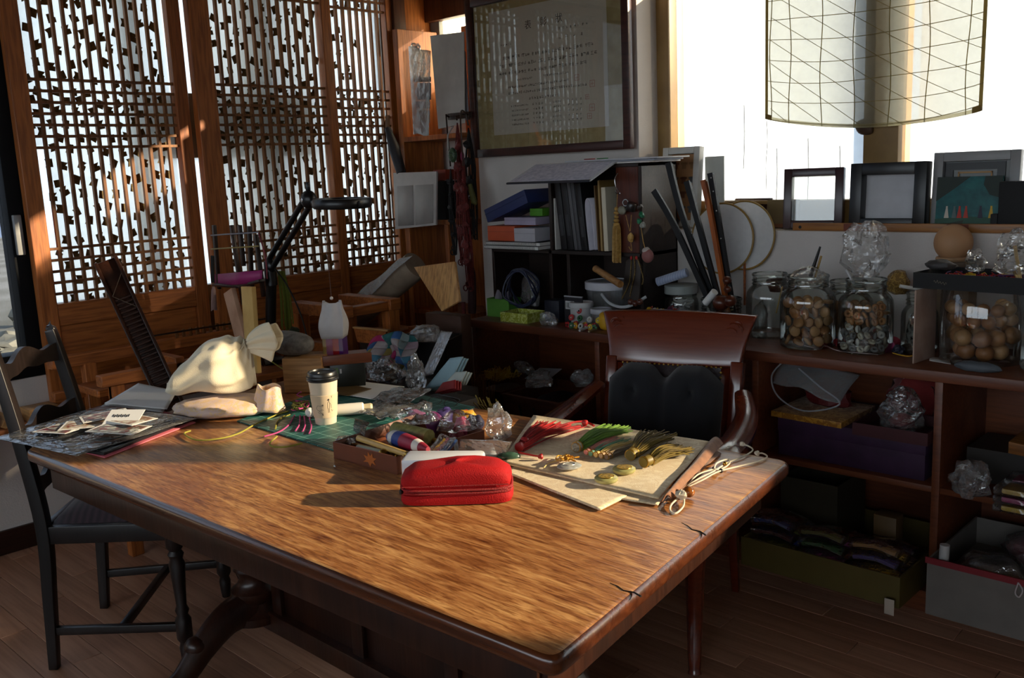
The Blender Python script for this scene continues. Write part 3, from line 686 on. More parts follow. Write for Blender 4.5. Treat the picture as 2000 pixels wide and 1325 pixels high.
for i, p in enumerate(br.v):
    f_ = 1+.10*noise.noise(p*2.2+V(3, 1, 0))+.05*noise.noise(p*5+V(1, 7, 2))+.03*math.sin(p.x*19+p.y*6)*(1 if p.x > .5 else .2)
    q = p*f_; q.z = max(q.z, -.62)
    br.v[i] = Mb @ V(q.x*.160-.012, q.y*.095-.012, (q.z+.62)*.032+.0048)
bp_ = br.build('brocade_pouch', pouch_m, loc=BG, smooth=70, label='pale pink brocade pouch lying crumpled beneath the cream drawstring bag', category='pouch')
# crumpled end of the pouch
def crump_ring(c, r0, r1, h, seed, n=40, m=8, wob=.25):
    g = MB()
    def fn(u, v):
        a = u*2*math.pi; r = r0+(r1-r0)*v; k = 1+wob*noise.noise(V(math.cos(a)*1.8, math.sin(a)*1.8, seed+v))+.07*math.sin(a*5+seed)*v
        return (c[0]+r*k*math.cos(a), c[1]+r*k*math.sin(a)*.8, c[2]+h*v+.006*v*math.sin(a*3+seed))
    return g.grid(fn, n, m)
o = crump_ring((0, 0, 0), .050, .034, .072, 4, wob=.2).build('bunched_mouth', pouch_m, bp_, smooth=70, solid=.002)
o.matrix_basis = T(-BG) @ view_frame(P(524, 800, .0145)) @ rot('Y', 8)
bag = thing('drawstring_bag', 'cream cotton drawstring bag lying on its side with gathered neck', 'bag', M=view_frame(BG+V(0, 0, .062)+E2*.03))
def spl(pts, t):
    for i in range(len(pts)-1):
        if t <= pts[i+1][0]+1e-9:
            h = (t-pts[i][0])/(pts[i+1][0]-pts[i][0]); h = h*h*(3-2*h)*.5+h*.5; return pts[i][1]+(pts[i+1][1]-pts[i][1])*h
    return pts[-1][1]
def bag_ring(u, t):
    a = u*2*math.pi
    xc = spl(((0, -.176), (.06, -.174), (.9, .045), (1, .058)), t); zc = spl(((0, .036), (.25, .052), (.5, .080), (.72, .086), (.88, .112), (1, .142)), t)
    hz = spl(((0, .002), (.05, .030), (.2, .050), (.45, .082), (.65, .088), (.82, .062), (.93, .027), (1, .015)), t); hy = spl(((0, .004), (.05, .06), (.2, .098), (.6, .108), (.82, .066), (.93, .026), (1, .016)), t)
    ca, sa = math.cos(a), math.sin(a); y = math.copysign(abs(ca)**.75, ca)*hy
    if sa < 0: hz = spl(((0, .002), (.05, .03), (.3, .056), (.7, .088), (.86, .095), (.95, .05), (1, .015)), t)
    z = math.copysign(abs(sa)**.8, sa)*hz
    g_ = max(0, t-.55)/.45; rip = 1+.16*g_*math.sin(a*9+1)+.09*(1-abs(2*t-1))*noise.noise(V(ca*1.7, sa*1.7, t*3.0+2))
    cr = -.010*math.exp(-((a-4.1-.9*t)/.20)**2)*math.sin(math.pi*t)-.009*math.exp(-((a-3.45+.7*t)/.16)**2)*math.sin(math.pi*t)-.007*math.exp(-((a-2.2)/.2)**2)*math.sin(math.pi*t)
    L_ = math.hypot(y, z)+1e-6; k_ = rip+cr/L_
    return V(xc+.020*(sa-.2)*(1-t)+.11*max(0, -sa)*max(0, t-.5)*(1-.75*max(0, t-.85)/.15), y*k_, max(.003, zc+z*k_))
MB().grid(bag_ring, 96, 44).build('body', cream_cloth, bag, smooth=75)
def rufle(u, v):
    a = u*2*math.pi; r = .016+.046*v**.75; k = 1+.20*math.sin(a*9+1)*(1-.55*v)+.16*math.sin(a*3+.5)*v
    return V(.058+.088*v+.016*v*math.cos(a*2), r*.62*k*math.cos(a), .142+.012*v+r*.95*k*math.sin(a)+.02*v*(1-v))
MB().grid(rufle, 90, 14).build('gathered_top', cream_cloth, bag, smooth=75, solid=.0015)
MB().torus((0, 0, 0), .0165, .0035, 24, 8, T(.058, 0, .142) @ rot('Y', 70)).build('drawstring', mat('cream_cord', C(206, 196, 168), .8), bag)
lime = mat('lime_cord', C(150, 142, 50), .8); pinkc = mat('magenta_cord', C(176, 62, 120), .75)
cord('cord', [P(520, 700, .10), P(545, 716, .075), P(575, 735, .045), P(598, 742, .03)], .0022, lime, 'olive green cord running from the bag neck down behind the cup', 'cord')
def table_cord(pp, r_, m_, lab, grp=None, hs=None): cord('cord', [P(x, y, (hs[j] if hs else .0064)) for j, (x, y) in enumerate(pp)], r_, m_, lab, 'cord', group=grp)
table_cord(((372, 842), (360, 848), (384, 860), (430, 857), (466, 847), (495, 831), (525, 817), (548, 808), (563, 804)), .0024, lime, 'lime cord curling across the bare wood in front of the bag')
table_cord(((541, 853), (527, 866), (534, 873), (560, 873), (590, 866)), .0024, lime, 'short lime cord end at the mat front edge')
table_cord(((538, 838), (541, 825), (553, 815), (566, 810)), .0024, lime, 'lime cord hanging straight down on the mat')
gr = 'magenta cords by the cup'
table_cord(((516, 853), (545, 844), (564, 830), (575, 812)), .0022, pinkc, 'long magenta cord with its end on the wood in front of the mat', gr)
table_cord(((604, 847), (608, 832), (603, 812)), .0022, pinkc, 'magenta cord with a knotted tip nearest the cup', gr)
table_cord(((577, 842), (585, 828), (586, 812)), .0022, pinkc, 'pale pink cord curving on the mat', gr)
table_cord(((591, 843), (596, 830), (594, 813)), .0022, pinkc, 'short magenta cord in the middle of the fan of cords', gr)
cord('cord', [P(590, 776, .010), P(580, 772, .022), P(588, 766, .034)], .0022, pinkc, 'magenta cord standing up out of the tangle', 'cord', group=gr)
tg = MB()
for k in range(26):
    g = random.Random(k); pts = [P(586+g.uniform(-17, 17), 793+g.uniform(-10, 9), g.uniform(.0065, .030)) for _ in range(5)]
    tg.mi = k % 3 == 0; tg.tube(smooth_path(pts, 4), .0018, 5)
tg.build('cord_tangle', [mat('olive_cord', C(96, 98, 30), .8), pinkc], loc=P(586, 793), kind='stuff', label='tangle of olive and magenta cords between pouch and cup', category='cords')

# coffee cup
cup = thing('coffee_cup', 'white paper coffee cup with black lid and printed sleeve on the mat', 'cup', P(637, 826, MZ))
cupm = mat('cup_paper', C(222, 206, 182), .55, var=.04); slv = mat('sleeve_paper', C(206, 182, 150), .75, var=.06)
MB().lathe([(.029, 0), (.030, .001), (.0415, .128), (.043, .130), (.0425, .133), (.039, .1325)], 40).build('paper_cup', cupm, cup, smooth=50)
sl = MB().lathe([(.0325, .022), (.0335, .0215), (.0395, .088), (.0385, .089)], 40, cap0=False, cap1=False).build('sleeve', slv, cup, smooth=50)
lidp = [(.0415, .126), (.0455, .128), (.046, .132), (.0445, .134), (.046, .136), (.0455, .140), (.0425, .142), (.042, .150), (.040, .153), (.036, .153), (.035, .149), (.0, .149)]
lid = MB().lathe(lidp, 40).build('lid', black_plastic, cup, smooth=40)
va = YAW+math.pi/2
MB().cbox((0, -.022, .152), (.030, .010, .004)).build('lid_tab', black_plastic, lid, bev=.0015)
ink = flat(46, 38, 34)
def on_sleeve(a, z, s=1.0):
    r = .0325+(z-.022)/.066*.006+.0008; aa = -math.pi/2+YAW+a
    return V(r*math.cos(aa), r*math.sin(aa), z)
pr = MB()     # little line drawings of people and a dog
def dr(pts, r=.0006): pr.tube([on_sleeve(a, z) for a, z in pts], r, 4)
pr.ball(on_sleeve(.52, .076), .0026, 8, 6)
dr([(.52, .073), (.44, .066), (.42, .050), (.56, .050), (.60, .066), (.52, .073)]); dr([(.47, .050), (.47, .038), (.44, .037)]); dr([(.55, .050), (.56, .038), (.60, .037)]); dr([(.60, .066), (.70, .060), (.72, .05)])
pr.ball(on_sleeve(.06, .061), .0022, 8, 6)
dr([(-.45, .055), (-.35, .060), (-.15, .058), (.02, .060), (.08, .056)]); dr([(-.45, .055), (-.52, .050), (-.40, .046), (-.2, .044), (-.05, .048), (.1, .046)]); dr([(-.3, .044), (-.1, .036), (.05, .038)]); dr([(-.4, .04), (-.2, .035)]); dr([(-.04, .034), (.05, .032)], .0012); dr([(.0, .036), (.02, .030)], .0012)
dr([(.74, .086), (.78, .08), (.80, .086)]); dr([(.72, .046), (.80, .040), (.88, .044)])
pr.build('printed_drawing', ink, sl, kind='stuff')
def qd(a0, a1, z0, z1, n=5): return MB().grid(lambda u, v: on_sleeve(a0+(a1-a0)*u, z0+(z1-z0)*v), n, 1)
qd(.30, .95, .030, .086).build('pale_panel', mat('cup_panel', C(224, 206, 176), .7), sl); qd(-1.0, -.72, .058, .076).build('grey_patch', flat(110, 104, 104), sl)

# white tube behind the cup
tb = thing('glue_tube', 'white plastic tube lying on the mat behind the cup', 'tube', M=frame(P(604, 806, .022), P(724, 796, .022)-P(604, 806, .022)))
Lx = (P(724, 796)-P(604, 806)).length
ry = Matrix.Rotation(R(90), 4, 'Y'); wpl = mat('white_plastic', C(226, 222, 214), .35, var=.04)
MB().lathe([(.012, .012), (.017, .016), (.0175, .02), (.0175, Lx-.03), (.014, Lx-.026)], 24, ry).build('body', wpl, tb)
MB().ball((.002, 0, 0), .0145, 16, 10).build('round_cap', wpl, tb); MB().lathe([(.012, Lx-.026), (.013, Lx-.006), (.010, Lx)], 8, ry).build('crumpled_end', mat('yellowed_plastic', C(200, 186, 150), .4), tb, smooth=0)
# spectacles with dark wire, and cellophane lying on the mat
sp = thing('spectacles', 'thin dark wire spectacles lying on the far side of the mat', 'spectacles', P(865, 785, MZ))
for k, (x, y) in enumerate(((850, 783), (880, 788))): MB().torus((0, 0, 0), .020, .0013, 24, 6, T(P(x, y, .010)) @ rotz(YAW) @ rot('X', 25)).build('lens_rim', black_plastic, sp, world=True)
cord('temple', [P(893, 788, .012), P(898, 782, .012), P(890, 778, .010), P(862, 772, .009)], .0013, black_plastic, parent=sp)
slab('eraser', [P(818, 790, MZ), P(828, 794, MZ), P(834, 788, MZ), P(823, 784, MZ)], .010, black_matt, 'small black rubber block on the mat near the spectacles', 'eraser', bev=.002)
for k, (q, lab) in enumerate((((( 725, 790), (790, 800), (845, 772), (770, 765)), 'crinkled cellophane strip on the mat behind the tube'), (((700, 815), (770, 830), (830, 800), (740, 790)), 'large cellophane bag spread over the mat beside the cup'))):
    sheet('cellophane', [P(x, y, MZ) for x, y in q], cello, lab, 'cellophane', h=.004, wav=.012, sc=26, seed=k*3+1, n=16, group='cellophane on the mat')

# ------------------------------------------------------------------ brown tray with silk and rods
TA, TB_, TC, TD = P(652, 896), P(776, 928), P(948, 872), P(815, 838)
bm_ = mat('brown_card', C(104, 52, 26), .5, var=.15)
tray = thing('card_tray', 'brown card tray with an orange leaf print, filled with rods and silk', 'tray', (TA+TC)/2)
tq = [TA, TB_, TC, TD]; Ht = .044
cen = (TA+TC)/2
inn = [p+(cen-p).normalized()*.006 for p in tq]
MB().add([*tq, *[p+V(0, 0, .003) for p in tq]], [(3, 2, 1, 0), (4, 5, 6, 7), (0, 1, 5, 4), (1, 2, 6, 5), (2, 3, 7, 6), (3, 0, 4, 7)]).build('bottom', bm_, tray, world=True)
for i in range(4):
    a, b_ = tq[i], tq[(i+1) % 4]; ai, bi = inn[i], inn[(i+1) % 4]; up = V(0, 0, Ht)
    w_ = MB().add([a, b_, bi, ai, a+up, b_+up, bi+up, ai+up], [(3, 2, 1, 0), (4, 5, 6, 7), (0, 1, 5, 4), (1, 2, 6, 5), (2, 3, 7, 6), (3, 0, 4, 7)]).build('side', bm_, tray, world=True, bev=.0012, seg=1)
    if i == 0:
        d = (b_-a).normalized(); Mf = frame(a.lerp(b_, .60)+V(0, 0, .020)+V(d.y, -d.x, 0)*.0006, d)
        lf = [(0, -.017), (.006, -.006), (.020, -.010), (.013, .0), (.024, .008), (.011, .008), (.010, .019), (.002, .011), (-.006, .020), (-.008, .008), (-.022, .010), (-.014, .0), (-.026, -.008), (-.008, -.006)]
        MB().prism(lf, 0, .0005, Matrix.Translation(-MW[tray.name].translation) @ Mf @ rot('X', 90)).build('leaf_print', flat(176, 92, 26), w_)
TF = .005
def rod(name, a, b_, r, m, label, category, caps=None, n=12, group=None, taper=1):
    a, b_ = Vector(a), Vector(b_); t = thing(name, label, category, a, group=group)
    MB().tube([a, a.lerp(b_, .5), b_], [r, r*(1+taper)/2, r*taper], n).build('shaft', m, t, world=True)
    if caps: 
        d = (b_-a).normalized(); MB().tube([b_-d*.012, b_, b_+d*.008], [r*1.15*taper, r*1.3*taper, r*.9*taper], n).build('cap', caps, t, world=True)
    return t
bone = mat('yellow_bone', C(198, 160, 92), .4); jade_w = mat('pale_jade', C(176, 182, 160), .3)
rod('bone_rod', P(700, 856, .050), P(800, 890, .046), .008, bone, 'long yellow bone rod with gilt tip lying across the tray', 'rod', gold, taper=.9)
rod('bone_rod', P(684, 868, .02), P(770, 888, .022), .007, mat('orange_bone', C(186, 128, 70), .4), 'shorter orange bone rod under the long one in the tray', 'rod', gold)
rod('jade_rod', P(700, 876, .032), P(752, 888, .034), .010, jade_w, 'pale jade rod with gilt end at the tray front', 'rod', gold)
crumple('cellophane', P(676, 868, .022), (.030, .022, .022), cello, 'twist of cellophane at the left tray corner', 'cellophane', 4, group='cellophane in the tray')
crumple('cellophane', P(735, 893, .012), (.055, .02, .02), cello, 'cellophane wrapper along the tray front', 'cellophane', 6, group='cellophane in the tray')
sheet('cellophane', [P(690, 850, .03), P(712, 858, .03), P(722, 832, .08), P(694, 826, .10)], cello, 'pointed cellophane flap standing above the tray', 'cellophane', wav=.01, sc=30, seed=9, group='cellophane in the tray')
# spindle wound in blue, white and red silk
a, b_ = P(760, 852, .052), P(836, 878, .056); spn = thing('silk_spindle', 'silk spindle wound in blue, red and white bands in the tray', 'spindle', a)
for (t0, t1, r0, r1, c_) in ((0, .12, .010, .019, (32, 60, 130)), (.12, .24, .019, .021, (214, 208, 200)), (.24, .42, .021, .021, (30, 56, 128)), (.42, .72, .021, .017, (150, 30, 56)), (.72, .84, .017, .013, (214, 208, 200)), (.84, 1, .013, .006, (140, 30, 50))):
    MB().tube([a.lerp(b_, t0), a.lerp(b_, (t0+t1)/2), a.lerp(b_, t1)], [r0, (r0+r1)/2+.0006, r1], 18).build('silk_band', flat(*c_, rough=.5), spn, world=True)
rod('silk_roll', P(772, 840, .055), P(838, 856, .05), .022, mat('gold_green_silk', C(150, 142, 84), .5, c2=C(110, 104, 50), vs=60), 'roll of gold green silk thread behind the striped spindle', 'silk roll')
rod('gold_roll', P(838, 857, .04), P(862, 868, .036), .008, gold, 'small gilt tipped rod end in the middle of the tray', 'rod')
# bundle of coloured silk skeins in a clear bag, leaning over the tray edge
sk = thing('silk_skein_pack', 'clear packet of yellow, pink and blue silk skeins leaning on the tray edge', 'silk pack', P(848, 893))
for k, c_ in enumerate(((30, 62, 112), (60, 96, 150), (196, 110, 150), (206, 166, 70), (50, 60, 70))):
    o_ = V(E1.x, E1.y, 0)*(-.010*(k-1.5)); MB().tube(smooth_path([P(838, 897, .018)+o_, P(860, 880, .034)+o_, P(880, 858, .058)+o_*.8], 4), [.007]*9, 8).build('skein', flat(*c_, rough=.45), sk, world=True)
sheet('x', [P(822, 900, .026), P(862, 902, .026), P(892, 862, .066), P(862, 852, .066)], wrap, '', '', parent=sk, wav=.006, sc=40, seed=5).name = 'clear_wrapper'
# packets heaped at the far end of the tray
for k, (x, y, h, s, c_, lab) in enumerate(((905, 828, .04, (.05, .028, .02), (190, 140, 40), 'flat packet of mustard silk on the heap behind the tray'), (868, 832, .035, (.05, .03, .026), (52, 40, 92), 'packet of dark violet silk at the back of the tray'), (850, 842, .03, (.04, .03, .026), (96, 40, 84), 'packet of plum silk in the tray heap'), (905, 858, .03, (.028, .02, .03), (206, 84, 120), 'curl of bright pink ribbon in the heap'), (893, 868, .028, (.03, .02, .024), (130, 40, 50), 'dark red braid next to the pink ribbon'), (930, 838, .03, (.045, .03, .02), (40, 40, 62), 'dark blue silk packet at the far end of the heap'), (815, 830, .03, (.045, .03, .02), (150, 90, 130), 'mauve silk packet at the back corner of the tray'))):
    crumple('silk_packet', P(x, y, .006), (s[0]*.8, s[1]*.8, s[2]*2), flat(*c_, rough=.4), lab, 'silk', k+20, rz=YAW+k, amp=.3, smooth=50, group='silk packets in the tray')
for k, (x, y, s, h, lab) in enumerate(((818, 828, (.045, .030, .05), .050, 'cellophane packet billowing at the back of the tray'), (898, 842, (.050, .034, .05), .046, 'cellophane packet over the coloured silk'), (975, 856, (.034, .030, .085), .001, 'stiff clear bag with many glinting folds between tray and red tassel'))):
    crumple('clear_packet', P(x, y, h), s, wrap if k < 2 else cello, lab, 'clear bag', k+31, rz=YAW, amp=.55, group='clear packets by the tray')
cb = thing('jade_packet', 'clear zip bag with a white label and green jade in front of the cloth', 'zip bag', P(945, 895))
sheet('x', [P(892, 897, .004), P(985, 902, .004), P(1000, 872, .05), P(900, 866, .05)], cello, '', '', parent=cb, wav=.012, sc=24, seed=8, n=18).name = 'clear_bag'
sheet('x', [P(921, 897, .012), P(974, 899, .012), P(962, 868, .036), P(922, 864, .036)], flat(206, 210, 214), '', '', parent=cb, wav=.001, n=4).name = 'paper_label'
for q in (((888, 900), (898, 898), (894, 858), (886, 858)),): sheet('x', [P(x, y, .012+.03*(j > 1)) for j, (x, y) in enumerate(q)], poly, '', '', parent=cb, n=4).name = 'zip_strip'
jd = mat('dark_jade', C(64, 92, 76), .25, c2=C(36, 58, 50), vs=40)
MB().ball((0, 0, 0), (.030, .014, .013), 20, 12, T(P(993, 893, .015)) @ rotz(YAW)).build('jade_toggle', jd, loc=P(993, 893, .015), label='dark green jade toggle half inside the clear zip bag', category='jade')
cord('cord', [P(1005, 895, .006), P(980, 906, .004), P(940, 908, .004), P(900, 905, .003)], .002, flat(170, 20, 26), 'thin red cord running under the zip bag', 'cord')
# red pen behind the heap
rod('marker_pen', P(868, 812, .012), P(912, 808, .012), .009, flat(190, 26, 24, .35), 'red marker pen lying behind the tray by the mat', 'pen', flat(206, 60, 50, .35))

# ------------------------------------------------------------------ red zip pouch and white case
RP = P(884, 985); dv = (P(995, 985)-P(778, 992)); dv.z = 0; ra = math.atan2(dv.y, dv.x)
pch = thing('zip_pouch', 'red fabric zip pouch in the middle of the table edge', 'pouch', RP+V(-.02, .035, 0), ra)
redf = mat('red_fabric', C(164, 12, 16), .75, var=.12, bmp=.25, bs=350, spec=.25); redz = mat('red_zip_tape', C(150, 12, 16), .6, bmp=.5, bs=500)
def pouch_half(z0, z1, L, D, lean, top):
    n, m = 36, 10
    def fn(u, v):
        a = u*2*math.pi; e = .38
        ca, sa = math.cos(a), math.sin(a); x = math.copysign(abs(ca)**e, ca)*L; y = math.copysign(abs(sa)**e, sa)*D
        if v < .7: z = z0+(z1-z0)*(v/.7); k = 1+.030*math.sin(math.pi*v/.7)
        else:
            q = (v-.7)/.3; k = max(1-q, .001); z = z1+top*math.sqrt(1-k**5)
        z += .004*math.sin(x*26+1)*(v > .3)
        return (x*k, y*k+lean*v, z)
    return MB().grid(fn, 72, 16)
pouch_half(.002, .026, .118, .050, 0, .004).build('lower_half', redf, pch, smooth=55)
pouch_half(.036, .066, .116, .049, -.004, .018).build('upper_half', redf, pch, smooth=55)
for z, rr in ((.028, .0026), (.0345, .0026)):
    n = 60; pts = []
    for i in range(n+1):
        a = 2*math.pi*i/n; ca, sa = math.cos(a), math.sin(a); g_ = .006*max(0, -ca-.8)*5*(1 if z > .03 else -1)
        pts.append((math.copysign(abs(ca)**.38, ca)*.1195, math.copysign(abs(sa)**.38, sa)*.0515, z+g_))
    MB().tube(pts, rr, 6).build('zip_piping', redz, pch)
MB().box((-.112, -.046, .024), (.112, .046, .038)).build('zip_band', redz, pch, bev=.004)
MB().box((-.114, -.0515, .0435), (.114, -.0495, .0455)).build('seam', redz, pch)
MB().cbox((-.118, -.030, .031), (.006, .030, .010)).build('open_zip', black_matt, pch, bev=.002)
wc = slab('white_case', [P(785, 946), P(945, 944), P(950, 925), P(800, 925)], .058, mat('white_gloss_case', C(222, 224, 230), .25, var=.03), 'glossy white plastic case peeking out behind the red pouch', 'case', bev=.008)

# ------------------------------------------------------------------ folded brocade cloth
clm = brocade('ivory_brocade', C(216, 192, 152), C(232, 212, 174), 30, .62); brn = mat('brown_lining', C(140, 92, 58), .75, c2=C(116, 72, 44), vs=60, sheen=.2)
cl2 = thing('folded_cloth', 'folded ivory brocade strip under the larger cloth beside the red pouch', 'cloth', P(1090, 965))
def edge_cloth(q, h, wav, seed, thick, name, m, par, fold=None, n=26):
    sheet('x', q, m, '', '', parent=par, h=h, wav=wav, sc=6, seed=seed, n=n, thick=thick, curl=fold).name = name
edge_cloth([P(985, 925), P(1172, 1000), P(1235, 968), P(1040, 900)], .003, .0008, 2, .004, 'lower_layer', clm, cl2)
edge_cloth([P(990, 926), P(1168, 998), P(1225, 970), P(1040, 902)], .0012, .0002, 2, .001, 'under_fold', brn, cl2)
edge_cloth([P(1090, 958), P(1285, 990), P(1310, 960), P(1180, 930)], .003, .0005, 5, .003, 'side_layer', clm, cl2)
cl = thing('brocade_cloth', 'large folded ivory brocade cloth with brown lining carrying the tassels', 'cloth', P(1180, 900))
edge_cloth([P(980, 906, .008), P(1286, 976, .008), P(1385, 866, .008), P(1042, 814, .008)], .002, .001, 7, .004, 'top_layer', clm, cl, lambda u, v: .0015*math.sin(u*9+v*3)*(1-abs(2*v-1))-.0012*max(0, .06-v)/.06)
edge_cloth([P(1292, 988, .002), P(1312, 983, .002), P(1412, 874, .004), P(1388, 868, .004)], .004, .004, 9, .003, 'brown_fold', brn, cl, lambda u, v: .012*math.sin(math.pi*u))
edge_cloth([P(1296, 987, .001), P(1312, 978, .001), P(1408, 888, .002), P(1392, 880, .002)], .002, .002, 11, .002, 'brown_fold', brn, cl)
CZ = .0162
def tassel(name, head, tail, hr, hl, spread, n, mh, ms, label, lift=.006, droop=.0, group=None, sr=.0011, seed=1, parent_extra=None, drum=False):
    head, tail = Vector(head), Vector(tail); d = (tail-head); L = d.length; d.normalize(); side = V(-d.y, d.x, 0).normalized()
    t = thing(name, label, 'tassel', head, group=group); g = random.Random(seed); m = MB()
    for k in range(n):
        s = g.uniform(-1, 1); e = s*spread*L*g.uniform(.8, 1.1); h0 = g.uniform(0, hr*1.4)
        p0 = head+d*hl*.8+side*s*hr*.8+V(0, 0, h0); p1 = head+d*(L*.5)+side*(s*hr+e*.4)+V(0, 0, lift*g.uniform(.5, 2.0)+h0*.5); p2 = head+d*L*g.uniform(.90, 1.06)+side*(e+s*hr)+V(0, 0, g.uniform(.001, lift*1.6))
        m.mi = k % (len(ms) if isinstance(ms, (list, tuple)) else 1); m.tube(smooth_path([p0, p1, p2], 4), sr, 4, cap=False)
    m.build('strands', ms, t, world=True, kind='stuff')
    hm2 = MB(); Mh = frame(head+V(0, 0, hr), d) @ ry
    if drum: hm2.lathe([(hr*.35, 0), (hr*.9, .0), (hr, .002), (hr, hl-.002), (hr*.85, hl)], 20, Mh)
    else: hm2.lathe([(hr*.4, 0), (hr*.9, hl*.15), (hr, hl*.5), (hr*.9, hl*.85), (hr*.6, hl)], 16, Mh)
    hd = hm2.build('head', mh, t, world=True)
    if drum:
        for z in (.003, hl-.004): MB().torus((0, 0, 0), hr, .0016, 20, 6, Matrix.Translation(-head) @ Mh @ T(0, 0, z)).build('gilt_band', gold, hd)
    return t
Pc = lambda x, y, h=0: P(x, y, CZ+h)
reds = mat('red_silk', C(166, 14, 18), .5); redd = mat('deep_red_silk', C(120, 8, 14), .5)
rt = tassel('red_tassel', Pc(1012, 884), Pc(1092, 836), .012, .016, .26, 90, reds, [reds, redd, reds], 'long scarlet silk tassel fanned out on the ivory cloth', lift=.010, sr=.0016, seed=3)
MB().ball((0, 0, 0), .011, 10, 7, T(Pc(1025, 862, .0155))).noise(.004, 90).build('knot', reds, rt, world=True, smooth=0)
cord('cord', [Pc(1085, 835, .014), Pc(1108, 828, .010), Pc(1130, 824, .008), Pc(1146, 825, .004), Pc(1160, 832, .002)], .003, reds, parent=rt).name = 'cord'
MB().ball((0, 0, 0), .009, 10, 7, T(Pc(1142, 826, .008))).noise(.004, 90).build('knot', reds, rt, world=True, smooth=0)
cord('cord', [Pc(1012, 884, .008), Pc(1040, 890, .004), Pc(1055, 892, .003)], .0022, reds, parent=rt).name = 'cord'
MB().ball((0, 0, 0), .007, 10, 7, T(Pc(1056, 893, .006))).noise(.003, 90).build('knot', reds, rt, world=True, smooth=0)
grs = mat('leaf_green_silk', C(112, 150, 56), .5); gr2 = mat('dark_green_silk', C(76, 112, 34), .5)
silver_fil = mat('silver_filigree', C(170, 166, 150), .35, metal=.9, bmp=.8, bs=200)
tassel('green_tassel', Pc(1124, 884), Pc(1206, 842), .012, .020, .16, 90, silver_fil, [grs, gr2, grs], 'bright leaf green tassel with silver cap on the cloth', lift=.010, sr=.0015, seed=4, drum=True)
for k, (hx, hy, tx, ty, c_, nm) in enumerate(((1144, 889, 1206, 858, (206, 130, 120), 'salmon pink'), (1153, 892, 1217, 861, (90, 150, 120), 'sea green'), (1163, 894, 1228, 864, (216, 186, 110), 'straw yellow'), (1173, 896, 1238, 869, (176, 150, 110), 'tan'), (1184, 898, 1252, 871, (110, 96, 80), 'grey brown'))):
    tassel('small_tassel', Pc(hx, hy), Pc(tx, ty), .0062, .020, .10, 26, flat(min(255, c_[0]+10), c_[1], c_[2], .35), [flat(*c_, rough=.5)], 'small %s silk tassel in the row between green and olive tassels' % nm, lift=.004, group='row of small pastel tassels', sr=.001, seed=10+k, drum=True)
ol = mat('olive_silk', C(112, 92, 22), .5); ol2 = mat('dark_olive_silk', C(76, 60, 12), .5)
for k, (hx, hy, tx, ty, lab) in enumerate(((1230, 900, 1288, 856, 'olive gold tassel with gilt banded drum, behind its twin'), (1256, 914, 1330, 884, 'olive gold tassel with gilt banded drum, nearest the cloth edge'))):
    tassel('olive_tassel', Pc(hx, hy), Pc(tx, ty), .0125, .030, .17, 110, ol, [ol, ol2, ol], lab, lift=.012, group='pair of olive tassels', sr=.0014, seed=30+k, drum=True)
gk = thing('gold_cord_knot', 'golden yellow knotted cord beside the white jade pendant', 'cord knot', Pc(1105, 895))
m = MB()
for k in range(16):
    g = random.Random(k+60); m.tube(smooth_path([Pc(1106+g.gauss(0, 9), 895+g.gauss(0, 3.2), g.uniform(.002, .016)) for _ in range(4)], 5), .0016, 5)
m.build('knot', mat('gold_silk', C(206, 150, 40), .5), gk, world=True, kind='stuff'); cord('cord', [Pc(1090, 900, .006), Pc(1072, 905, .003), Pc(1062, 914, .002)], .0014, mat('pale_gold_silk', C(210, 180, 110), .5), parent=gk)
jw = mat('white_jade', C(178, 176, 168), .3, c2=C(140, 142, 138), vs=60); jg = mat('celadon_jade', C(176, 168, 108), .25, c2=C(150, 146, 92), vs=30); inlay = mat('inlay', C(60, 70, 50), .4, c2=C(190, 150, 60), vs=260)
pj = thing('jade_pendant', 'flat whitish grey jade pendant with relief on the cloth', 'pendant', Pc(1112, 914), YAW+.2)
MB().lathe([(.0, 0), (.024, 0), (.029, .003), (.029, .005), (.024, .0085), (0, .009)], 32, Matrix.Diagonal((1, .82, 1, 1))).build('stone', jw, pj, smooth=50); MB().torus((0, 0, .0085), .014, .0016, 20, 6, Matrix.Diagonal((1, .82, 1, 1))).noise(.002, 200).build('relief', jw, pj)
for x, y, lab in ((1219, 922, 'round celadon jade disc with gilt inlay, the farther of two'), (1184, 940, 'round celadon jade disc with gilt inlay, the one nearest the cloth fold')):
    t = thing('jade_disc', lab, 'jade disc', Pc(x, y), YAW, group='inlaid jade discs')
    MB().lathe([(.0, 0), (.023, 0), (.026, .003), (.026, .008), (.023, .0105), (0, .011)], 32).build('stone', jg, t, smooth=50); MB().lathe([(.0, .011), (.0165, .011), (.016, .0125), (0, .013)], 28).build('inlay', inlay, t)
    MB().torus((0, 0, .0115), .0165, .0012, 28, 6).build('gilt_ring', gold, t)
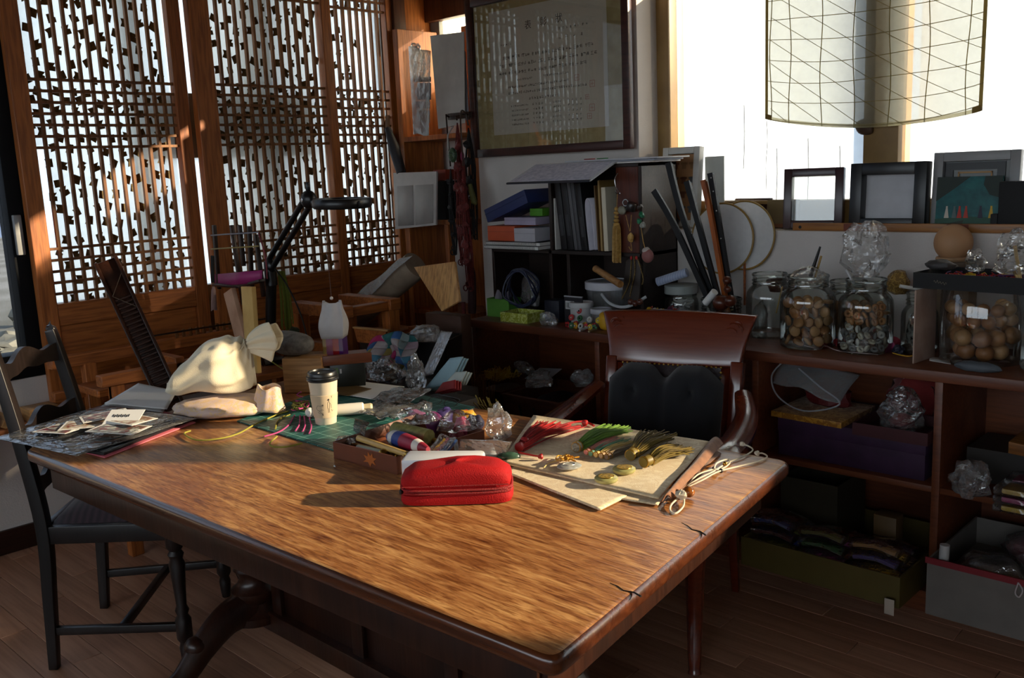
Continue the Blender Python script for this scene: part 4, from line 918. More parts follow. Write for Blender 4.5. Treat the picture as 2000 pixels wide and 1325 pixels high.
# white cord ornament with amber bead
wc_ = mat('white_cord', C(212, 202, 180), .8); oc = thing('cord_ornament', 'white cord ornament with an amber bead hanging over the table corner', 'cord ornament', P(1340, 960))
MB().ball((0, 0, 0), (.013, .013, .012), 20, 12, T(P(1345, 961, .0145))).build('amber_bead', mat('amber', C(156, 88, 28), .15, c2=C(90, 60, 40), vs=80), oc, world=True)
MB().ball((0, 0, 0), .010, 12, 8, T(P(1331, 966, .018))).noise(.006, 120, 3).build('cord_knot', wc_, oc, world=True, smooth=0)
cord('loop', [P(1331, 968, .010), P(1312, 985, .006), P(1309, 998, .003), P(1320, 1003, .003), P(1334, 990, .004), P(1336, 975, .006), P(1332, 968, .010)], .0021, wc_, parent=oc)
for pp in (((1342, 950), (1365, 935), (1392, 922), (1420, 905), (1452, 892), (1470, 880), (1462, 872), (1450, 868)), ((1342, 952), (1372, 938), (1402, 922), (1440, 912), (1480, 902), (1498, 893), (1490, 886), (1480, 886)), ((1344, 948), (1362, 928), (1390, 918), (1410, 916), (1425, 905), (1420, 898), (1400, 905), (1395, 916))):
    cord('strand', [P(x, y, .004+.008*(j in (1, 2))+.010*(j > 5)) for j, (x, y) in enumerate(pp)], .0019, wc_, parent=oc)
for x, y in ((1395, 916), (1408, 920), (1416, 906)): MB().ball((0, 0, 0), .0055, 12, 8, T(P(x, y, .010))).build('small_bead', mat('dark_bead', C(30, 28, 34), .2) if x != 1416 else gold, oc, world=True)
for x, y in ((1450, 868), (1480, 886)): MB().ball((0, 0, 0), .006, 8, 6, T(P(x, y, .014))).noise(.004, 120).build('end_knot', wc_, oc, world=True, smooth=0)
sheet('paper_scrap', [P(651, 912), P(655, 914), P(657, 911), P(653, 909)], paper, 'tiny white paper scrap on the wood before the tray', 'scrap', n=2)
# ------------------------------------------------------------------ framed certificate on the pier
cen_M = T(-3.345, 3.27, 1.515)     # local x along the wall, z up, front is -y
cf = thing('framed_certificate', 'large dark framed certificate with inked lettering on the white pier', 'picture frame', M=cen_M)
FWd, FHt, fb = .955, .735, .038
frm = wood('walnut_frame', C(74, 34, 26), C(54, 24, 18), 'X', rough=.35)
for a, b_ in (((0, -.03, 0), (fb, .0, FHt)), ((FWd-fb, -.03, 0), (FWd, 0, FHt)), ((fb, -.03, 0), (FWd-fb, 0, fb)), ((fb, -.03, FHt-fb), (FWd-fb, 0, FHt))): MB().box(a, b_).build('frame_side', frm, cf, bev=.004)
MB().box((fb, -.008, fb), (FWd-fb, -.002, FHt-fb)).build('silk_mount', mat('gold_mount', C(176, 160, 116), .6, c2=C(160, 142, 98), vs=20), cf)
sheet_ = MB().box((.14, -.0095, .10), (.83, -.008, FHt-.075)).build('paper', mat('certificate_paper', C(206, 198, 184), .75, var=.05), cf)
MB().box((fb, -.0185, fb), (FWd-fb, -.0165, FHt-fb)).build('glass_pane', film('picture_glass', (.98, .98, .97, 1), .03, .005), cf)
RX = rot('X', 90)
def text(body, size, M, m, parent, name):
    c = bpy.data.curves.new(name, 'FONT'); c.body = body; c.size = size; c.extrude = .0002; c.align_x = 'CENTER'
    o = bpy.data.objects.new('tmp', c); col.objects.link(o); bpy.context.view_layer.update()
    me = bpy.data.meshes.new_from_object(o); bpy.data.objects.remove(o)
    me.transform(M); me.materials.clear(); me.materials.append(m); o2 = bpy.data.objects.new(name, me); col.objects.link(o2); o2.parent = parent; return o2
inkm = flat(52, 48, 46, .8)
for i, chh in enumerate('表彰狀'): text(chh, .042, T(.385+.092*i, -.0100, .560+.002*i) @ RX, inkm, sheet_, 'title_character')
def scribble(m, x, z, s, g, kind=0):
    "one small inked character of a few strokes"
    for k in range(g.randint(3, 5)):
        if g.random() < .5: m.cbox((x+g.uniform(-.15, .15)*s, -.0100, z+g.uniform(-.42, .42)*s), (s*g.uniform(.45, .85), .0006, s*.09))
        else: m.cbox((x+g.uniform(-.35, .35)*s, -.0100, z+g.uniform(-.1, .1)*s), (s*.09, .0006, s*g.uniform(.45, .9)))
g = random.Random(3); lt = MB()
def line(x0, x1, z, s, gap=1.05, words=0):
    x = x0; k = 0
    while x < x1:
        scribble(lt, x, z, s, g); x += s*gap; k += 1
        if words and k % words == 0: x += s*.55
line(.215, .275, .505, .010, 1.1); line(.57, .73, .535, .013, 1.7); line(.57, .73, .497, .016, 2.6)
for z in (.447, .412, .377): line(.225 if z > .42 else .2, .775 if z > .40 else .72, z, .0185, .92, 3)
line(.31, .40, .342, .010, 1.05); line(.47, .61, .345, .011, 1.05); line(.25, .62, .312, .0125, .9); line(.25, .72, .285, .0135, 1.0); line(.38, .56, .253, .013, 1.2)
for z in (.226, .205, .184, .163, .142): line(.265, .375, z, .010, 1.0); line(.40, .47, z, .012, 1.5); line(.52, .57, z, .010, 1.0); line(.61, .70, z, .012, 1.9)
lt.build('lettering', inkm, sheet_, kind='stuff')
sealm = flat(186, 130, 124, .8)
for x, z, s in ((.66, .318, .026), (.745, .285, .028), (.715, .232, .020), (.74, .185, .030), (.725, .150, .024)):
    MB().box((x-s/2, -.0101, z-s/2), (x+s/2, -.0096, z-s/2+.002)).box((x-s/2, -.0101, z+s/2-.002), (x+s/2, -.0096, z+s/2)).box((x-s/2, -.0101, z-s/2), (x-s/2+.002, -.0096, z+s/2)).box((x+s/2-.002, -.0101, z-s/2), (x+s/2, -.0096, z+s/2)).box((x-s*.3, -.0101, z-.001), (x+s*.3, -.0096, z+.001)).box((x-.001, -.0101, z-s*.3), (x+.001, -.0096, z+s*.3)).build('red_seal', sealm, sheet_)

# ------------------------------------------------------------------ patchwork cloth hanging in the window
PY = 3.40; c_bl, c_br = py(1497, 232, PY), py(1918, 216, PY)
pw = thing('patchwork_hanging', 'sheer cream patchwork cloth with stitched seams hanging in the bright window', 'hanging cloth', (c_bl.x, PY, c_bl.z))
PWw = c_br.x-c_bl.x; PTop = 2.185-c_bl.z
def pwf(u, v, off=0):
    x = u*PWw; return V(x, -.010*math.sin(u*11+1)-.012*math.sin(u*5)*v+off, v*PTop-(1-v)*.045*math.sin(math.pi*u)**.8+(c_br.z-c_bl.z)*u*(1-v))
MB().grid(lambda u, v: pwf(u, v), 40, 30).build('cloth', sheer('sheer_ramie', (.54, .51, .40, 1), .18, .9), pw, smooth=70)
sm = sheer('seam_cloth', (.50, .42, .20, 1), .05, .7); seam = MB()
g = random.Random(5)
for u in (.03, .13, .28, .44, .61, .77, .93): seam.tube([pwf(u+.006*math.sin(t*9+u*30), t, -.002) for t in [i/30 for i in range(31)]], .0018, 4)
for v in [i/8 for i in range(9)]: seam.tube([pwf(t, v+.006*math.sin(t*7+v*40)+.03*t*(1-v), -.002) for t in [i/24 for i in range(25)]], .0016, 4)
for k in range(-8, 16):
    pts = [(.03+.97*t, k/7-.75*t+.36) for t in [i/24 for i in range(25)]]; pts = [p for p in pts if 0 < p[1] < 1]
    if len(pts) > 2: seam.tube([pwf(a, b_, -.002) for a, b_ in pts], .0013, 4)
seam.build('seam', sm, pw, kind='stuff')
for u in (.008, .992): MB().grid(lambda a, t, u=u: pwf(min(1, max(0, u+(a-.5)*.016)), t, -.003), 2, 30).build('side_hem', mat('gold_hem', C(190, 160, 84), .8), pw)
MB().grid(lambda t, a: pwf(t, a*.022, -.003), 30, 2).build('bottom_hem', sheer('pale_hem', (.66, .60, .38, 1), .15, .8), pw)
for u in (.02, .975): MB().grid(lambda a, b_, u=u: pwf(u+(a-.5)*.034, b_*.034, -.0045), 2, 2).build('corner_patch', mat('corner_patch', C(140, 112, 50), .8), pw)
cord('cord', [py(1497, 236, PY), py(1499, 275, PY), py(1496, 320, PY), py(1497, 372, PY)], .0012, cream_cloth, parent=pw).name = 'thread'
MB().ball((0, 0, 0), (.035, .02, .03), 16, 10, T(py(1688, 248, 3.435)) @ rot('Y', 40)).noise(.01, 20).build('wooden_bird', mat('dark_bird', C(74, 50, 34), .6), loc=py(1688, 248, 3.435), label='dark rounded ornament hanging behind the hem of the patchwork cloth', category='ornament')
# thin chains on the window
for k, (x, y0, y1) in enumerate(((1517, 290, 390), (1578, 270, 390), (1640, 285, 385), (1453, 205, 330))):
    cord('bead_chain', [py(x, y0, 3.47), py(x+1, (y0+y1)/2, 3.47), py(x-1, y1, 3.47)], .0016, flat(226, 224, 206), 'pale thin bead chain on the window pane, %s' % ('next to the dark box lid', 'by the maroon frame edge', 'over the maroon frame', 'beside the framed print')[k], 'chain', group='bead chains on the pane')

# ------------------------------------------------------------------ things on the window sill
SZ = 1.178
def leaner(name, xl, xr, yt, Y, label, category, tilt=8, depth=.02, border=.03, mf=None, inner=None, glassy=False, back=True, rz=0, bz=SZ):
    bl = py(xl, 440, Y); br_ = py(xr, 440, Y); w_ = br_.x-bl.x; h_ = py((xl+xr)/2, yt, Y).z-bz
    t = thing(name, label, category, M=T(bl.x, Y, bz) @ rotz(R(rz)) @ rot('X', -tilt)); b = border
    for a, c_ in (((0, -depth, 0), (b, 0, h_)), ((w_-b, -depth, 0), (w_, 0, h_)), ((b, -depth, 0), (w_-b, 0, b)), ((b, -depth, h_-b), (w_-b, 0, h_))): MB().box(a, c_).build('frame_side', mf, t, bev=.002)
    if glassy: MB().box((b, -.006, b), (w_-b, -.004, h_-b)).build('glass_pane', film('hazy_glass', (.92, .93, .90, 1), .08, .1, .12), t)
    if inner is not None: MB().box((b, -.004, b), (w_-b, -.001, h_-b)).build('picture', inner, t)
    return t, w_, h_
pf, w_, h_ = leaner('framed_print', 1297, 1368, 288, 3.40, 'white framed print of small garments on tan ground at the window corner', 'picture frame', 6, .035, .028, flat(214, 212, 206, .5), flat(176, 128, 84))
g = random.Random(2)
for r_ in range(4):
    for q in range(3):
        cx_, cz_ = .05+q*(w_-.1)/2, .075+r_*(h_-.15)/3
        MB().box((cx_-.010, -.0055, cz_-.014), (cx_+.010, -.0045, cz_+.014)).box((cx_-.016, -.0055, cz_+.004), (cx_+.016, -.0045, cz_+.013)).build('garment_print', flat(*g.choice(((96, 100, 104), (130, 84, 60), (120, 104, 96), (150, 110, 70)))), pf)
slab('white_board', [V(-2.15, 3.43, SZ), V(-2.06, 3.43, SZ), V(-2.06, 3.435, SZ), V(-2.15, 3.435, SZ)], .29, flat(206, 208, 200), 'plain white board standing behind the framed print', 'board')
crumple('dark_pouch', V(py(1298, 448, 3.332).x, 3.332, SZ+.001), (.07, .018, .06), mat('dark_leather_pouch', C(34, 26, 26), .5), 'dark leather pouch slumped at the window corner', 'pouch', 3, amp=.2, smooth=60)
crumple('tin', V(py(1385, 440, 3.38).x, 3.38, SZ), (.05, .03, .05), flat(110, 120, 118, .4), 'grey green tin half hidden behind the black fans', 'tin', 2, amp=.05, smooth=60)
lid_ = thing('lacquer_box', 'dark maroon lacquer box lid propped on the sill behind the round fans', 'box', M=T(py(1420, 440, 3.40).x, 3.40, SZ+.002) @ rot('X', -38))
MB().box((0, -.02, 0), (.17, 0, .13)).build('lid', flat(64, 32, 34, .3), lid_, bev=.004); MB().box((.004, -.024, .004), (.166, -.02, .126)).build('face', flat(48, 26, 30, .25), lid_, bev=.002)
olv = thing('olive_picture', 'olive framed panel leaning on the sill beside the maroon frame', 'panel', M=T(py(1495, 440, 3.40).x, 3.405, SZ) @ rot('X', -10))
MB().box((0, -.008, 0), (.135, 0, .11)).build('panel', flat(112, 92, 54), olv); MB().box((0, -.02, 0), (.135, -.008, .015)).build('ledge', flat(120, 70, 30), olv)
leaner('framed_photo', 1534, 1640, 330, 3.37, 'maroon photo frame with see-through glass standing on the sill', 'picture frame', 5, .045, .030, flat(58, 30, 34, .3), None, True, rz=14)
leaner('shadow_box', 1668, 1815, 318, 3.375, 'black box frame with empty grey backing on the sill', 'picture frame', 3, .05, .042, flat(16, 16, 19, .35), flat(196, 196, 200))
gf, w_, h_ = leaner('grey_picture', 1822, 1990, 296, 3.405, 'large pale grey frame holding a smaller black frame on the sill', 'picture frame', 4, .03, .032, flat(150, 150, 150, .4), flat(150, 152, 150))
for a, c_ in (((.035, -.012, .0), (.060, -.005, h_-.035)), ((w_-.075, -.012, 0), (w_-.05, -.005, h_-.035)), ((.06, -.012, h_-.06), (w_-.075, -.005, h_-.035))): MB().box(a, c_).build('inner_frame', flat(20, 20, 22, .4), gf)
for a, c_ in (((.075, -.010, h_-.105), (w_-.09, -.006, h_-.098)), ((.075, -.010, h_-.072), (w_-.09, -.006, h_-.066)), ((.075, -.010, h_-.105), (.080, -.006, h_-.066)), ((w_-.095, -.010, h_-.105), (w_-.09, -.006, h_-.066))): MB().box(a, c_).build('gilt_slip', flat(170, 120, 50, .4), gf)
tp = thing('teal_painting', 'small teal painting of six robed figures leaning before the grey frame', 'painting', M=T(py(1828, 438, 3.365).x, 3.362, SZ) @ rot('X', -5))
tw, th_ = py(1955, 438, 3.365).x-py(1828, 438, 3.365).x, py(1890, 345, 3.365).z-SZ
MB().box((0, -.012, 0), (tw, 0, th_)).build('panel', mat('teal_ground', C(40, 104, 104), .6, c2=C(28, 80, 82), vs=30), tp, bev=.002)
MB().prism([(0, th_*.55), (tw*.30, th_*.80), (tw*.52, th_), (0, th_)], .0122, .0128, RX).build('dark_hill', flat(28, 44, 36), tp); MB().prism([(tw, th_*.60), (tw*.82, th_*.66), (tw*.72, th_*.85), (tw*.74, th_), (tw, th_)], .0122, .0128, RX).build('dark_hill', flat(28, 44, 36), tp)
MB().prism([(0, 0), (tw*.95, th_*.0), (tw, th_*.24), (tw*.5, th_*.27), (0, th_*.22)], .0122, .0126, RX).build('shore', flat(46, 84, 66), tp); MB().prism([(tw*.05, .004), (tw*.42, th_*.08), (tw*.45, th_*.2), (tw*.2, th_*.14)], .0126, .013, RX).build('rock', flat(44, 50, 34), tp)
for k, (fx, c_) in enumerate(((.18, (206, 196, 180)), (.30, (96, 110, 108)), (.38, (190, 50, 34)), (.48, (180, 60, 44)), (.70, (50, 42, 60)), (.86, (206, 164, 50)))):
    x = tw*fx; MB().prism([(x-.008, th_*.24), (x+.008, th_*.24), (x+.003, th_*.42), (x-.003, th_*.42)], .0128, .0136, RX).prism([(x-.003, th_*.42), (x+.003, th_*.42), (x+.003, th_*.46), (x-.003, th_*.46)], .0128, .0136, RX).build('robed_figure', flat(*c_), tp)
blk = thing('black_case', 'black case standing at the picture edge of the sill', 'case', M=T(py(1952, 440, 3.35).x, 3.345, SZ))
MB().box((0, -.02, 0), (.2, .01, .165)).build('body', black_matt, blk, bev=.004); MB().box((-.022, -.02, 0), (0, .01, .06)).build('step', black_matt, blk, bev=.003)
rl = thing('wooden_stick', 'long pale wooden ruler with brown patches along the sill edge', 'ruler', M=T(py(1550, 445, 3.318).x, 3.318, SZ-.006))
MB().box((0, -.008, .002), (.95, .008, .034)).build('stick', wood('boxwood', C(170, 112, 52), C(146, 92, 40), 'X', rough=.4), rl, bev=.002)
for x in (.20, .56): MB().box((x, -.0088, .004), (x+.07, -.0078, .032)).build('brown_patch', flat(120, 56, 32), rl)
MB().lathe([(.006, 0), (.006, .001)], 12, T(.03, -.008, .018) @ rot('X', 90)).build('hole', black_matt, rl)

# ------------------------------------------------------------------ cube shelf unit standing on the cabinet
UY = 3.05; CZt = .8005
un = thing('cube_shelf', 'dark stepped cube shelf unit standing on the cabinet against the pier', 'shelf unit', (0, UY, CZt))
x0, x1, x2, x3 = -3.05, -2.70, -2.66, -2.20; zA, zB = 1.10, 1.455
dw = wood('dark_veneer', C(44, 28, 22), C(30, 19, 15), 'X', rough=.45); rw = wood('red_veneer', C(104, 50, 32), C(80, 36, 24), 'Z', rough=.35)
def ub(n, a, b_, m=dw): MB().box(a, b_).build(n, m, un, world=True, bev=.0015, seg=1)
ub('side_board', (x0, UY, CZt), (x0+.016, 3.295, zA)); ub('divider', (-2.70, UY, CZt), (-2.682, 3.295, zA)); ub('shelf', (x0, UY, zA-.016), (x3, 3.295, zA)); ub('divider', (-2.60, UY, CZt), (-2.582, 3.295, zA-.016)); ub('side_board', (x3-.016, UY, CZt), (x3, 3.295, zB))
ub('back_board', (x0, 3.285, CZt), (x3, 3.295, zA)); ub('back_board', (-2.69, 3.285, zA), (x3, 3.295, zB)); ub('top_board', (-2.69, UY, zB-.014), (x3, 3.295, zB)); ub('side_board', (-2.69, UY, zA), (-2.674, 3.295, zB-.014)); ub('front_panel', (-2.325, UY, zA), (x3-.016, UY+.012, zB-.014), rw); ub('bottom_board', (x0+.016, UY, CZt), (x3-.016, 3.285, CZt+.012))
# spiral notebooks, boxes on the lower cube
for k in range(2):
    z = zA+.001+.0175*k; t = thing('spiral_notebook', ('lower', 'upper')[k]+' black spiral notebook of two lying on the cube shelf', 'notebook', (x0-.01+.012*k, UY-.035, z), group='spiral notebooks')
    MB().box((0, 0, .001), (.33, .23, .015)).build('pages', paper, t); MB().box((0, -.002, .0145), (.33, .23, .0165)).build('cover', black_matt, t); MB().box((0, -.002, 0), (.33, .23, .0012)).build('cover', black_matt, t)
    m = MB()
    for i in range(44): m.torus((0, 0, 0), .0082, .0012, 10, 4, T(.01+i*.0071, -.002, .0085) @ rot('Y', 90))
    m.build('spiral_wire', metal, t, kind='stuff')
zn = zA+.0365
def bx_(name, x, y, z, w_, d, h, c_, label, rz=0, ry_=0, lidc=None, rough=.55):
    t = thing(name, label, 'box', M=T(x, y, z) @ rotz(R(rz)) @ rot('Y', ry_))
    MB().box((0, 0, 0), (w_, d, h*.98 if lidc is None else h*.55)).build('body', flat(*c_, rough=rough), t, bev=.002)
    if lidc is not None: MB().box((-.002, -.002, h*.5), (w_+.002, d+.002, h)).build('lid', flat(*lidc, rough=rough), t, bev=.002)
    else: MB().box((.0005, -.0015, h*.60), (w_-.0005, 0, h*.615)).build('lid_seam', flat(*[int(v*.6) for v in c_]), t)
    return t
bx_('orange_box', x0-.0, UY-.02, zn, .172, .16, .068, (196, 84, 48), 'orange paper box beside the white one on the spiral notebooks')
bx_('white_box', x0+.176, UY-.03, zn, .125, .16, .060, (190, 188, 196), 'white wrapped box at the end of the row on the spiral notebooks')
bx_('lavender_box', x0+.09, UY, zn+.0705, .19, .13, .034, (176, 166, 190), 'lavender box lying across the orange and white boxes')
bx_('green_case', x0+.212, UY+.04, zn+.1075, .075, .10, .034, (84, 150, 40), 'bright green box wedged under the navy box', ry_=0)
bx_('navy_box', x0+.003, UY-.02, zn+.0815, .27, .17, .062, (36, 50, 100), 'navy blue box resting at a tilt on the pile', ry_=-19)
# upper compartment: binders and papers
for k, (x, w_, h_, c_, tl, lab) in enumerate(((-2.637, .033, .30, (20, 20, 24), -6, 'black binder first from the shelf side'), (-2.600, .033, .30, (26, 26, 30), -6, 'black binder second from the shelf side'), (-2.563, .017, .29, (92, 92, 96), -6.5, 'grey file leaning beside the black binders'), (-2.543, .017, .285, (78, 78, 82), -6.5, 'darker grey file leaning beside the pale one'), (-2.523, .03, .28, (24, 24, 27), -6, 'black binder between grey file and folded paper'), (-2.437, .006, .27, (110, 80, 44), -3, 'brown envelope standing next to the folded paper'), (-2.42, .010, .29, (150, 120, 70), -2, 'tan folder standing next to the brown envelope'), (-2.403, .022, .262, (206, 196, 172), -2, 'thick cream paperback standing by the red panel'), (-2.6725, .007, .22, (206, 204, 198), 0, 'thin white booklet standing at the shelf end'))):
    t = thing('binder' if k < 5 and k not in (2, 3) else 'folder', lab, 'binder' if k < 5 else 'folder', M=T(x, UY+.012, zA+.0015) @ rot('Y', tl), group='files in the upper shelf')
    MB().box((0, 0, 0), (w_, .21, h_)).build('cover', flat(*c_, rough=.45), t, bev=.002)
    if k in (0, 1, 4): MB().box((w_*.25, -.001, h_*.2), (w_*.75, 0, h_*.5)).build('spine_label', flat(60, 60, 64), t)
    if k > 4 and w_ > .008: MB().box((.001, -.0008, .002), (w_-.001, 0, h_-.002)).build('page_edge', flat(min(255, c_[0]+20), min(255, c_[1]+20), min(255, c_[2]+20)), t)
fp = smooth_path([(-.014, 0, 0), (-.016, 0, .10), (-.014, 0, .19), (0, 0, .215), (.014, 0, .19), (.016, 0, .10), (.014, 0, 0)], 5); fm = MB()
fm.grid(lambda u, v: V(*fp[min(len(fp)-1, round(u*(len(fp)-1)))])+V(0, v*.2, 0), len(fp)-1, 2)
o = fm.build('folded_paper', flat(206, 204, 216), solid=.004, label='thick folded white paper standing bent over beside the files', category='paper'); o.matrix_world = T(-2.465, UY+.01, zA+.0045) @ rot('Y', -5)
# papers stacked on top, overhanging to the front
tz = zB+.001; uq = lambda x, y, h: py(x, y, UY-.0)
for k, (a, lab, m_) in enumerate((([(-2.66, 3.06), (-2.17, 3.058), (-2.17, 3.28), (-2.66, 3.28)], 'lowest white document in the pile on the cube shelf', paper), ([(-2.64, 3.07), (-2.15, 3.065), (-2.15, 3.27), (-2.62, 3.28)], 'grey blue document in the pile on the cube shelf', flat(150, 156, 170)), ([(-2.60, 3.06), (-2.13, 3.062), (-2.12, 3.27), (-2.60, 3.27)], 'top white leaflet curling on the cube shelf pile', flat(200, 200, 206)))):
    slab('document', [V(x, y, tz+.007*k) for x, y in a], .006, m_, lab, 'document', group='documents on the cube shelf')
fl = thing('clear_folder', 'clear plastic folder of printed sheets sliding off the shelf unit top', 'folder', M=T(-2.73, 2.84, 1.392) @ rotz(R(4)) @ rot('X', 20))
MB().box((0, 0, 0), (.42, .212, .004)).build('back_cover', flat(214, 216, 224, .5), fl); MB().box((.02, .015, .0042), (.40, .20, .0052)).build('printed_sheet', mat('printed_sheet', C(214, 212, 226), .6, c2=C(180, 180, 200), vs=60), fl); MB().box((0, -.004, .0), (.42, .004, .007)).build('spine', flat(60, 62, 70, .3), fl)
for x, y, c_, n in ((-2.52, 3.09, (150, 40, 40), 'red'), (-2.46, 3.10, (40, 120, 70), 'green')): slab('page_flag', [V(x, y, tz+.0215), V(x+.035, y, tz+.0215), V(x+.045, y+.02, tz+.0215), V(x+.01, y+.02, tz+.0215)], .004, flat(*c_), 'small %s page marker on top of the document pile' % n, 'marker')
# ornaments hanging on the front of the shelf unit
hk = thing('hook_tassel', 'gold tassel hanging from a steel hook on the shelf unit front', 'tassel', py(1205, 335, UY-.02))
q = lambda x, y, d=.02: py(x, y, UY-d)
cord('steel_hook', [q(1207, 338), q(1201, 350), q(1203, 365), q(1211, 378), q(1205, 378), q(1201, 372)], .002, metal, parent=hk)
gs = mat('straw_silk', C(196, 156, 84), .55, c2=C(160, 120, 56), vs=90)
cord('cord', [q(1206, 378), q(1205, 400), q(1204, 415)], .0015, gs, parent=hk)
m = MB()
for y, r_ in ((408, .010), (416, .014), (424, .011), (431, .014), (438, .016)): m.ball(q(1204, y), (r_, .008, .008), 10, 6)
m.build('knots', gs, hk, world=True)
m = MB()
for k in range(44):
    a = k*2.4; rr = .017*math.sqrt((k+.5)/44); tp_ = q(1204, 440); bt = q(1204, 512)
    if abs(math.cos(a)) < .1: continue
    m.tube(smooth_path([tp_, tp_+V(rr*1.1*math.cos(a), rr*.5*math.sin(a), -.012), bt+V(rr*1.25*math.cos(a), rr*.6*math.sin(a), .004*math.sin(k))], 3), .0017, 4)
m.build('strands', gs, hk, world=True, kind='stuff')
ho = thing('hanging_charm', 'round grey stone charm with a gold knot cord hanging on the unit', 'charm', q(1222, 395))
MB().ball((0, 0, 0), (.020, .012, .018), 14, 10, T(q(1215, 411))).build('stone', flat(150, 146, 128, .4), ho, world=True); MB().lathe([(.018, 0), (.02, .003), (.02, .03), (.018, .033)], 16, T(q(1231, 412)) @ rot('Y', 20)).build('dark_bead', flat(40, 36, 36, .3), ho, world=True)
MB().torus((0, 0, 0), .013, .003, 16, 6, T(q(1222, 396)) @ rot('X', 90)).build('ring', metal, ho, world=True)
for a, b_ in (((1222, 420), (1230, 452)), ((1233, 420), (1231, 452))): cord('cord', [q(*a), q((a[0]+b_[0])/2, (a[1]+b_[1])/2), q(*b_)], .0013, gs, parent=ho)
MB().ball((0, 0, 0), (.015, .009, .020), 8, 6, T(q(1232, 464))).noise(.004, 90).build('knot', gs, ho, world=True, smooth=0); cord('cord', [q(1232, 474), q(1234, 490), q(1228, 482)], .0015, gs, parent=ho)
dp = thing('braid_pouch', 'dark brown flat pouch with braided cords hanging at the unit edge', 'pouch', q(1235, 490))
MB().prism([(-.055, -.13), (.03, -.14), (.045, .0), (.02, .035), (-.01, .03), (-.03, .02)], -.006, .006, T(q(1236, 520, .03)) @ RX).build('flat_pouch', flat(52, 44, 40), dp, world=True, bev=.003)
for a in (((1233, 500), (1232, 530), (1228, 555), (1214, 585)), ((1238, 500), (1240, 530), (1234, 560), (1230, 580)), ((1243, 500), (1250, 520), (1256, 545), (1254, 556))): cord('braided_cord', [q(x, y, .042) for x, y in a], .0024, mat('braid', C(150, 120, 60), .7, c2=C(50, 40, 30), vs=300), parent=dp)
for x in (1233, 1243): MB().ball((0, 0, 0), (.006, .005, .008), 8, 6, T(q(x, 504, .044))).build('red_bead', flat(170, 40, 36), dp, world=True)
cc_ = thing('green_charm', 'green and pink charm on a cord hanging at the window side of the unit', 'charm', q(1252, 405))
for k, (x, y, c_, r_) in enumerate(((1250, 405, (60, 50, 44), .012), (1253, 420, (40, 120, 84), .013), (1248, 432, (50, 140, 100), .011), (1256, 440, (150, 150, 140), .012))): MB().ball((0, 0, 0), r_, 8, 6, T(q(x, y))).noise(.005, 70).build('bead', flat(*c_, rough=.3), cc_, world=True, smooth=0)
cord('cord', [q(1252, 445), q(1256, 470), q(1260, 486)], .0016, gs, parent=cc_); MB().ball((0, 0, 0), (.026, .018, .028), 14, 10, T(q(1265, 500))).build('pink_pouch', flat(150, 96, 92), cc_, world=True); MB().ball((0, 0, 0), (.018, .016, .012), 10, 6, T(q(1262, 489))).noise(.004, 80).build('gathered_top', flat(196, 186, 180), cc_, world=True, smooth=0)

# ------------------------------------------------------------------ small things on the cabinet, left part
K = lambda x, y, h=0: pz(x, y, CZt+h)
gb = thing('green_box', 'open lime green box at the end of the cabinet top', 'box', (-3.0, 2.955, CZt), R(3))
def open_box(t, w_, d, h, m_, th=.003):
    MB().box((0, 0, 0), (w_, d, th)).build('bottom', m_, t)
    for a, c_ in (((0, 0, th), (w_, th, h)), ((0, d-th, th), (w_, d, h)), ((0, th, th), (th, d-th, h)), ((w_-th, th, th), (w_, d-th, h))): MB().box(a, c_).build('side', m_, t)
open_box(gb, .13, .085, .082, flat(96, 158, 62))
for k, c_ in enumerate(((150, 146, 158), (120, 110, 130))): crumple('hair_band', V(-2.968+.062*k, 2.998+.002*k, CZt+.005), (.020, .018, .11), flat(*c_), ('pale', 'mauve')[k]+' cloth bundle sticking out of the lime green box', 'cloth', k+2, amp=.2, smooth=60)
yb = thing('yellow_box', 'shallow chartreuse patterned box in front of the lime green one', 'box', (-2.84, 2.875, CZt), R(2))
open_box(yb, .155, .12, .042, brocade('chartreuse_leaf', C(150, 158, 36), C(196, 204, 120), 60))
blu = mat('blue_cable', C(30, 38, 66), .5)
g = random.Random(3); pts = []
for i in range(60):
    a = 2*math.pi*i/12; k = i//12; pts.append(V(-2.80+.006*k, 2.985, CZt+.140)+V(math.cos(a)*(.080+.012*g.random()), -.012*k+.02*math.sin(a*2+k), math.sin(a)*(.072+.012*g.random())))
cord('cable_coil', pts, .0042, blu, 'dark blue cable wound in loose loops beside the lime green box', 'cable', k=3)
crumple('clear_bag', V(-2.93, 3.17, CZt+.014), (.050, .035, .15), poly, 'milky bag with a wooden spoon inside the lower cube', 'bag', 5, amp=.4)
rod('wooden_spoon', V(-2.80, 3.17, CZt+.03), V(-2.785, 3.19, CZt+.24), .006, bone, 'wooden spoon standing in the lower cube', 'spoon', flat(140, 110, 70))
bx_('black_box', -2.665, 2.97, CZt, .080, .07, .095, (22, 24, 40), 'small black box with a blue edge behind the trinkets', 2)
crumple('clear_bag', V(-2.585, 2.905, CZt), (.050, .026, .055), cello, 'crumpled clear bag near the cabinet edge by the red trinkets', 'bag', 8, amp=.4, n=16, m=10)
g = random.Random(12); tcols = ((170, 20, 24), (40, 90, 50), (206, 150, 30), (190, 190, 186), (170, 30, 30), (210, 180, 40), (60, 110, 70), (190, 60, 60))
tkn = ('red', 'green', 'amber', 'white', 'crimson', 'yellow', 'pale green', 'rosy')
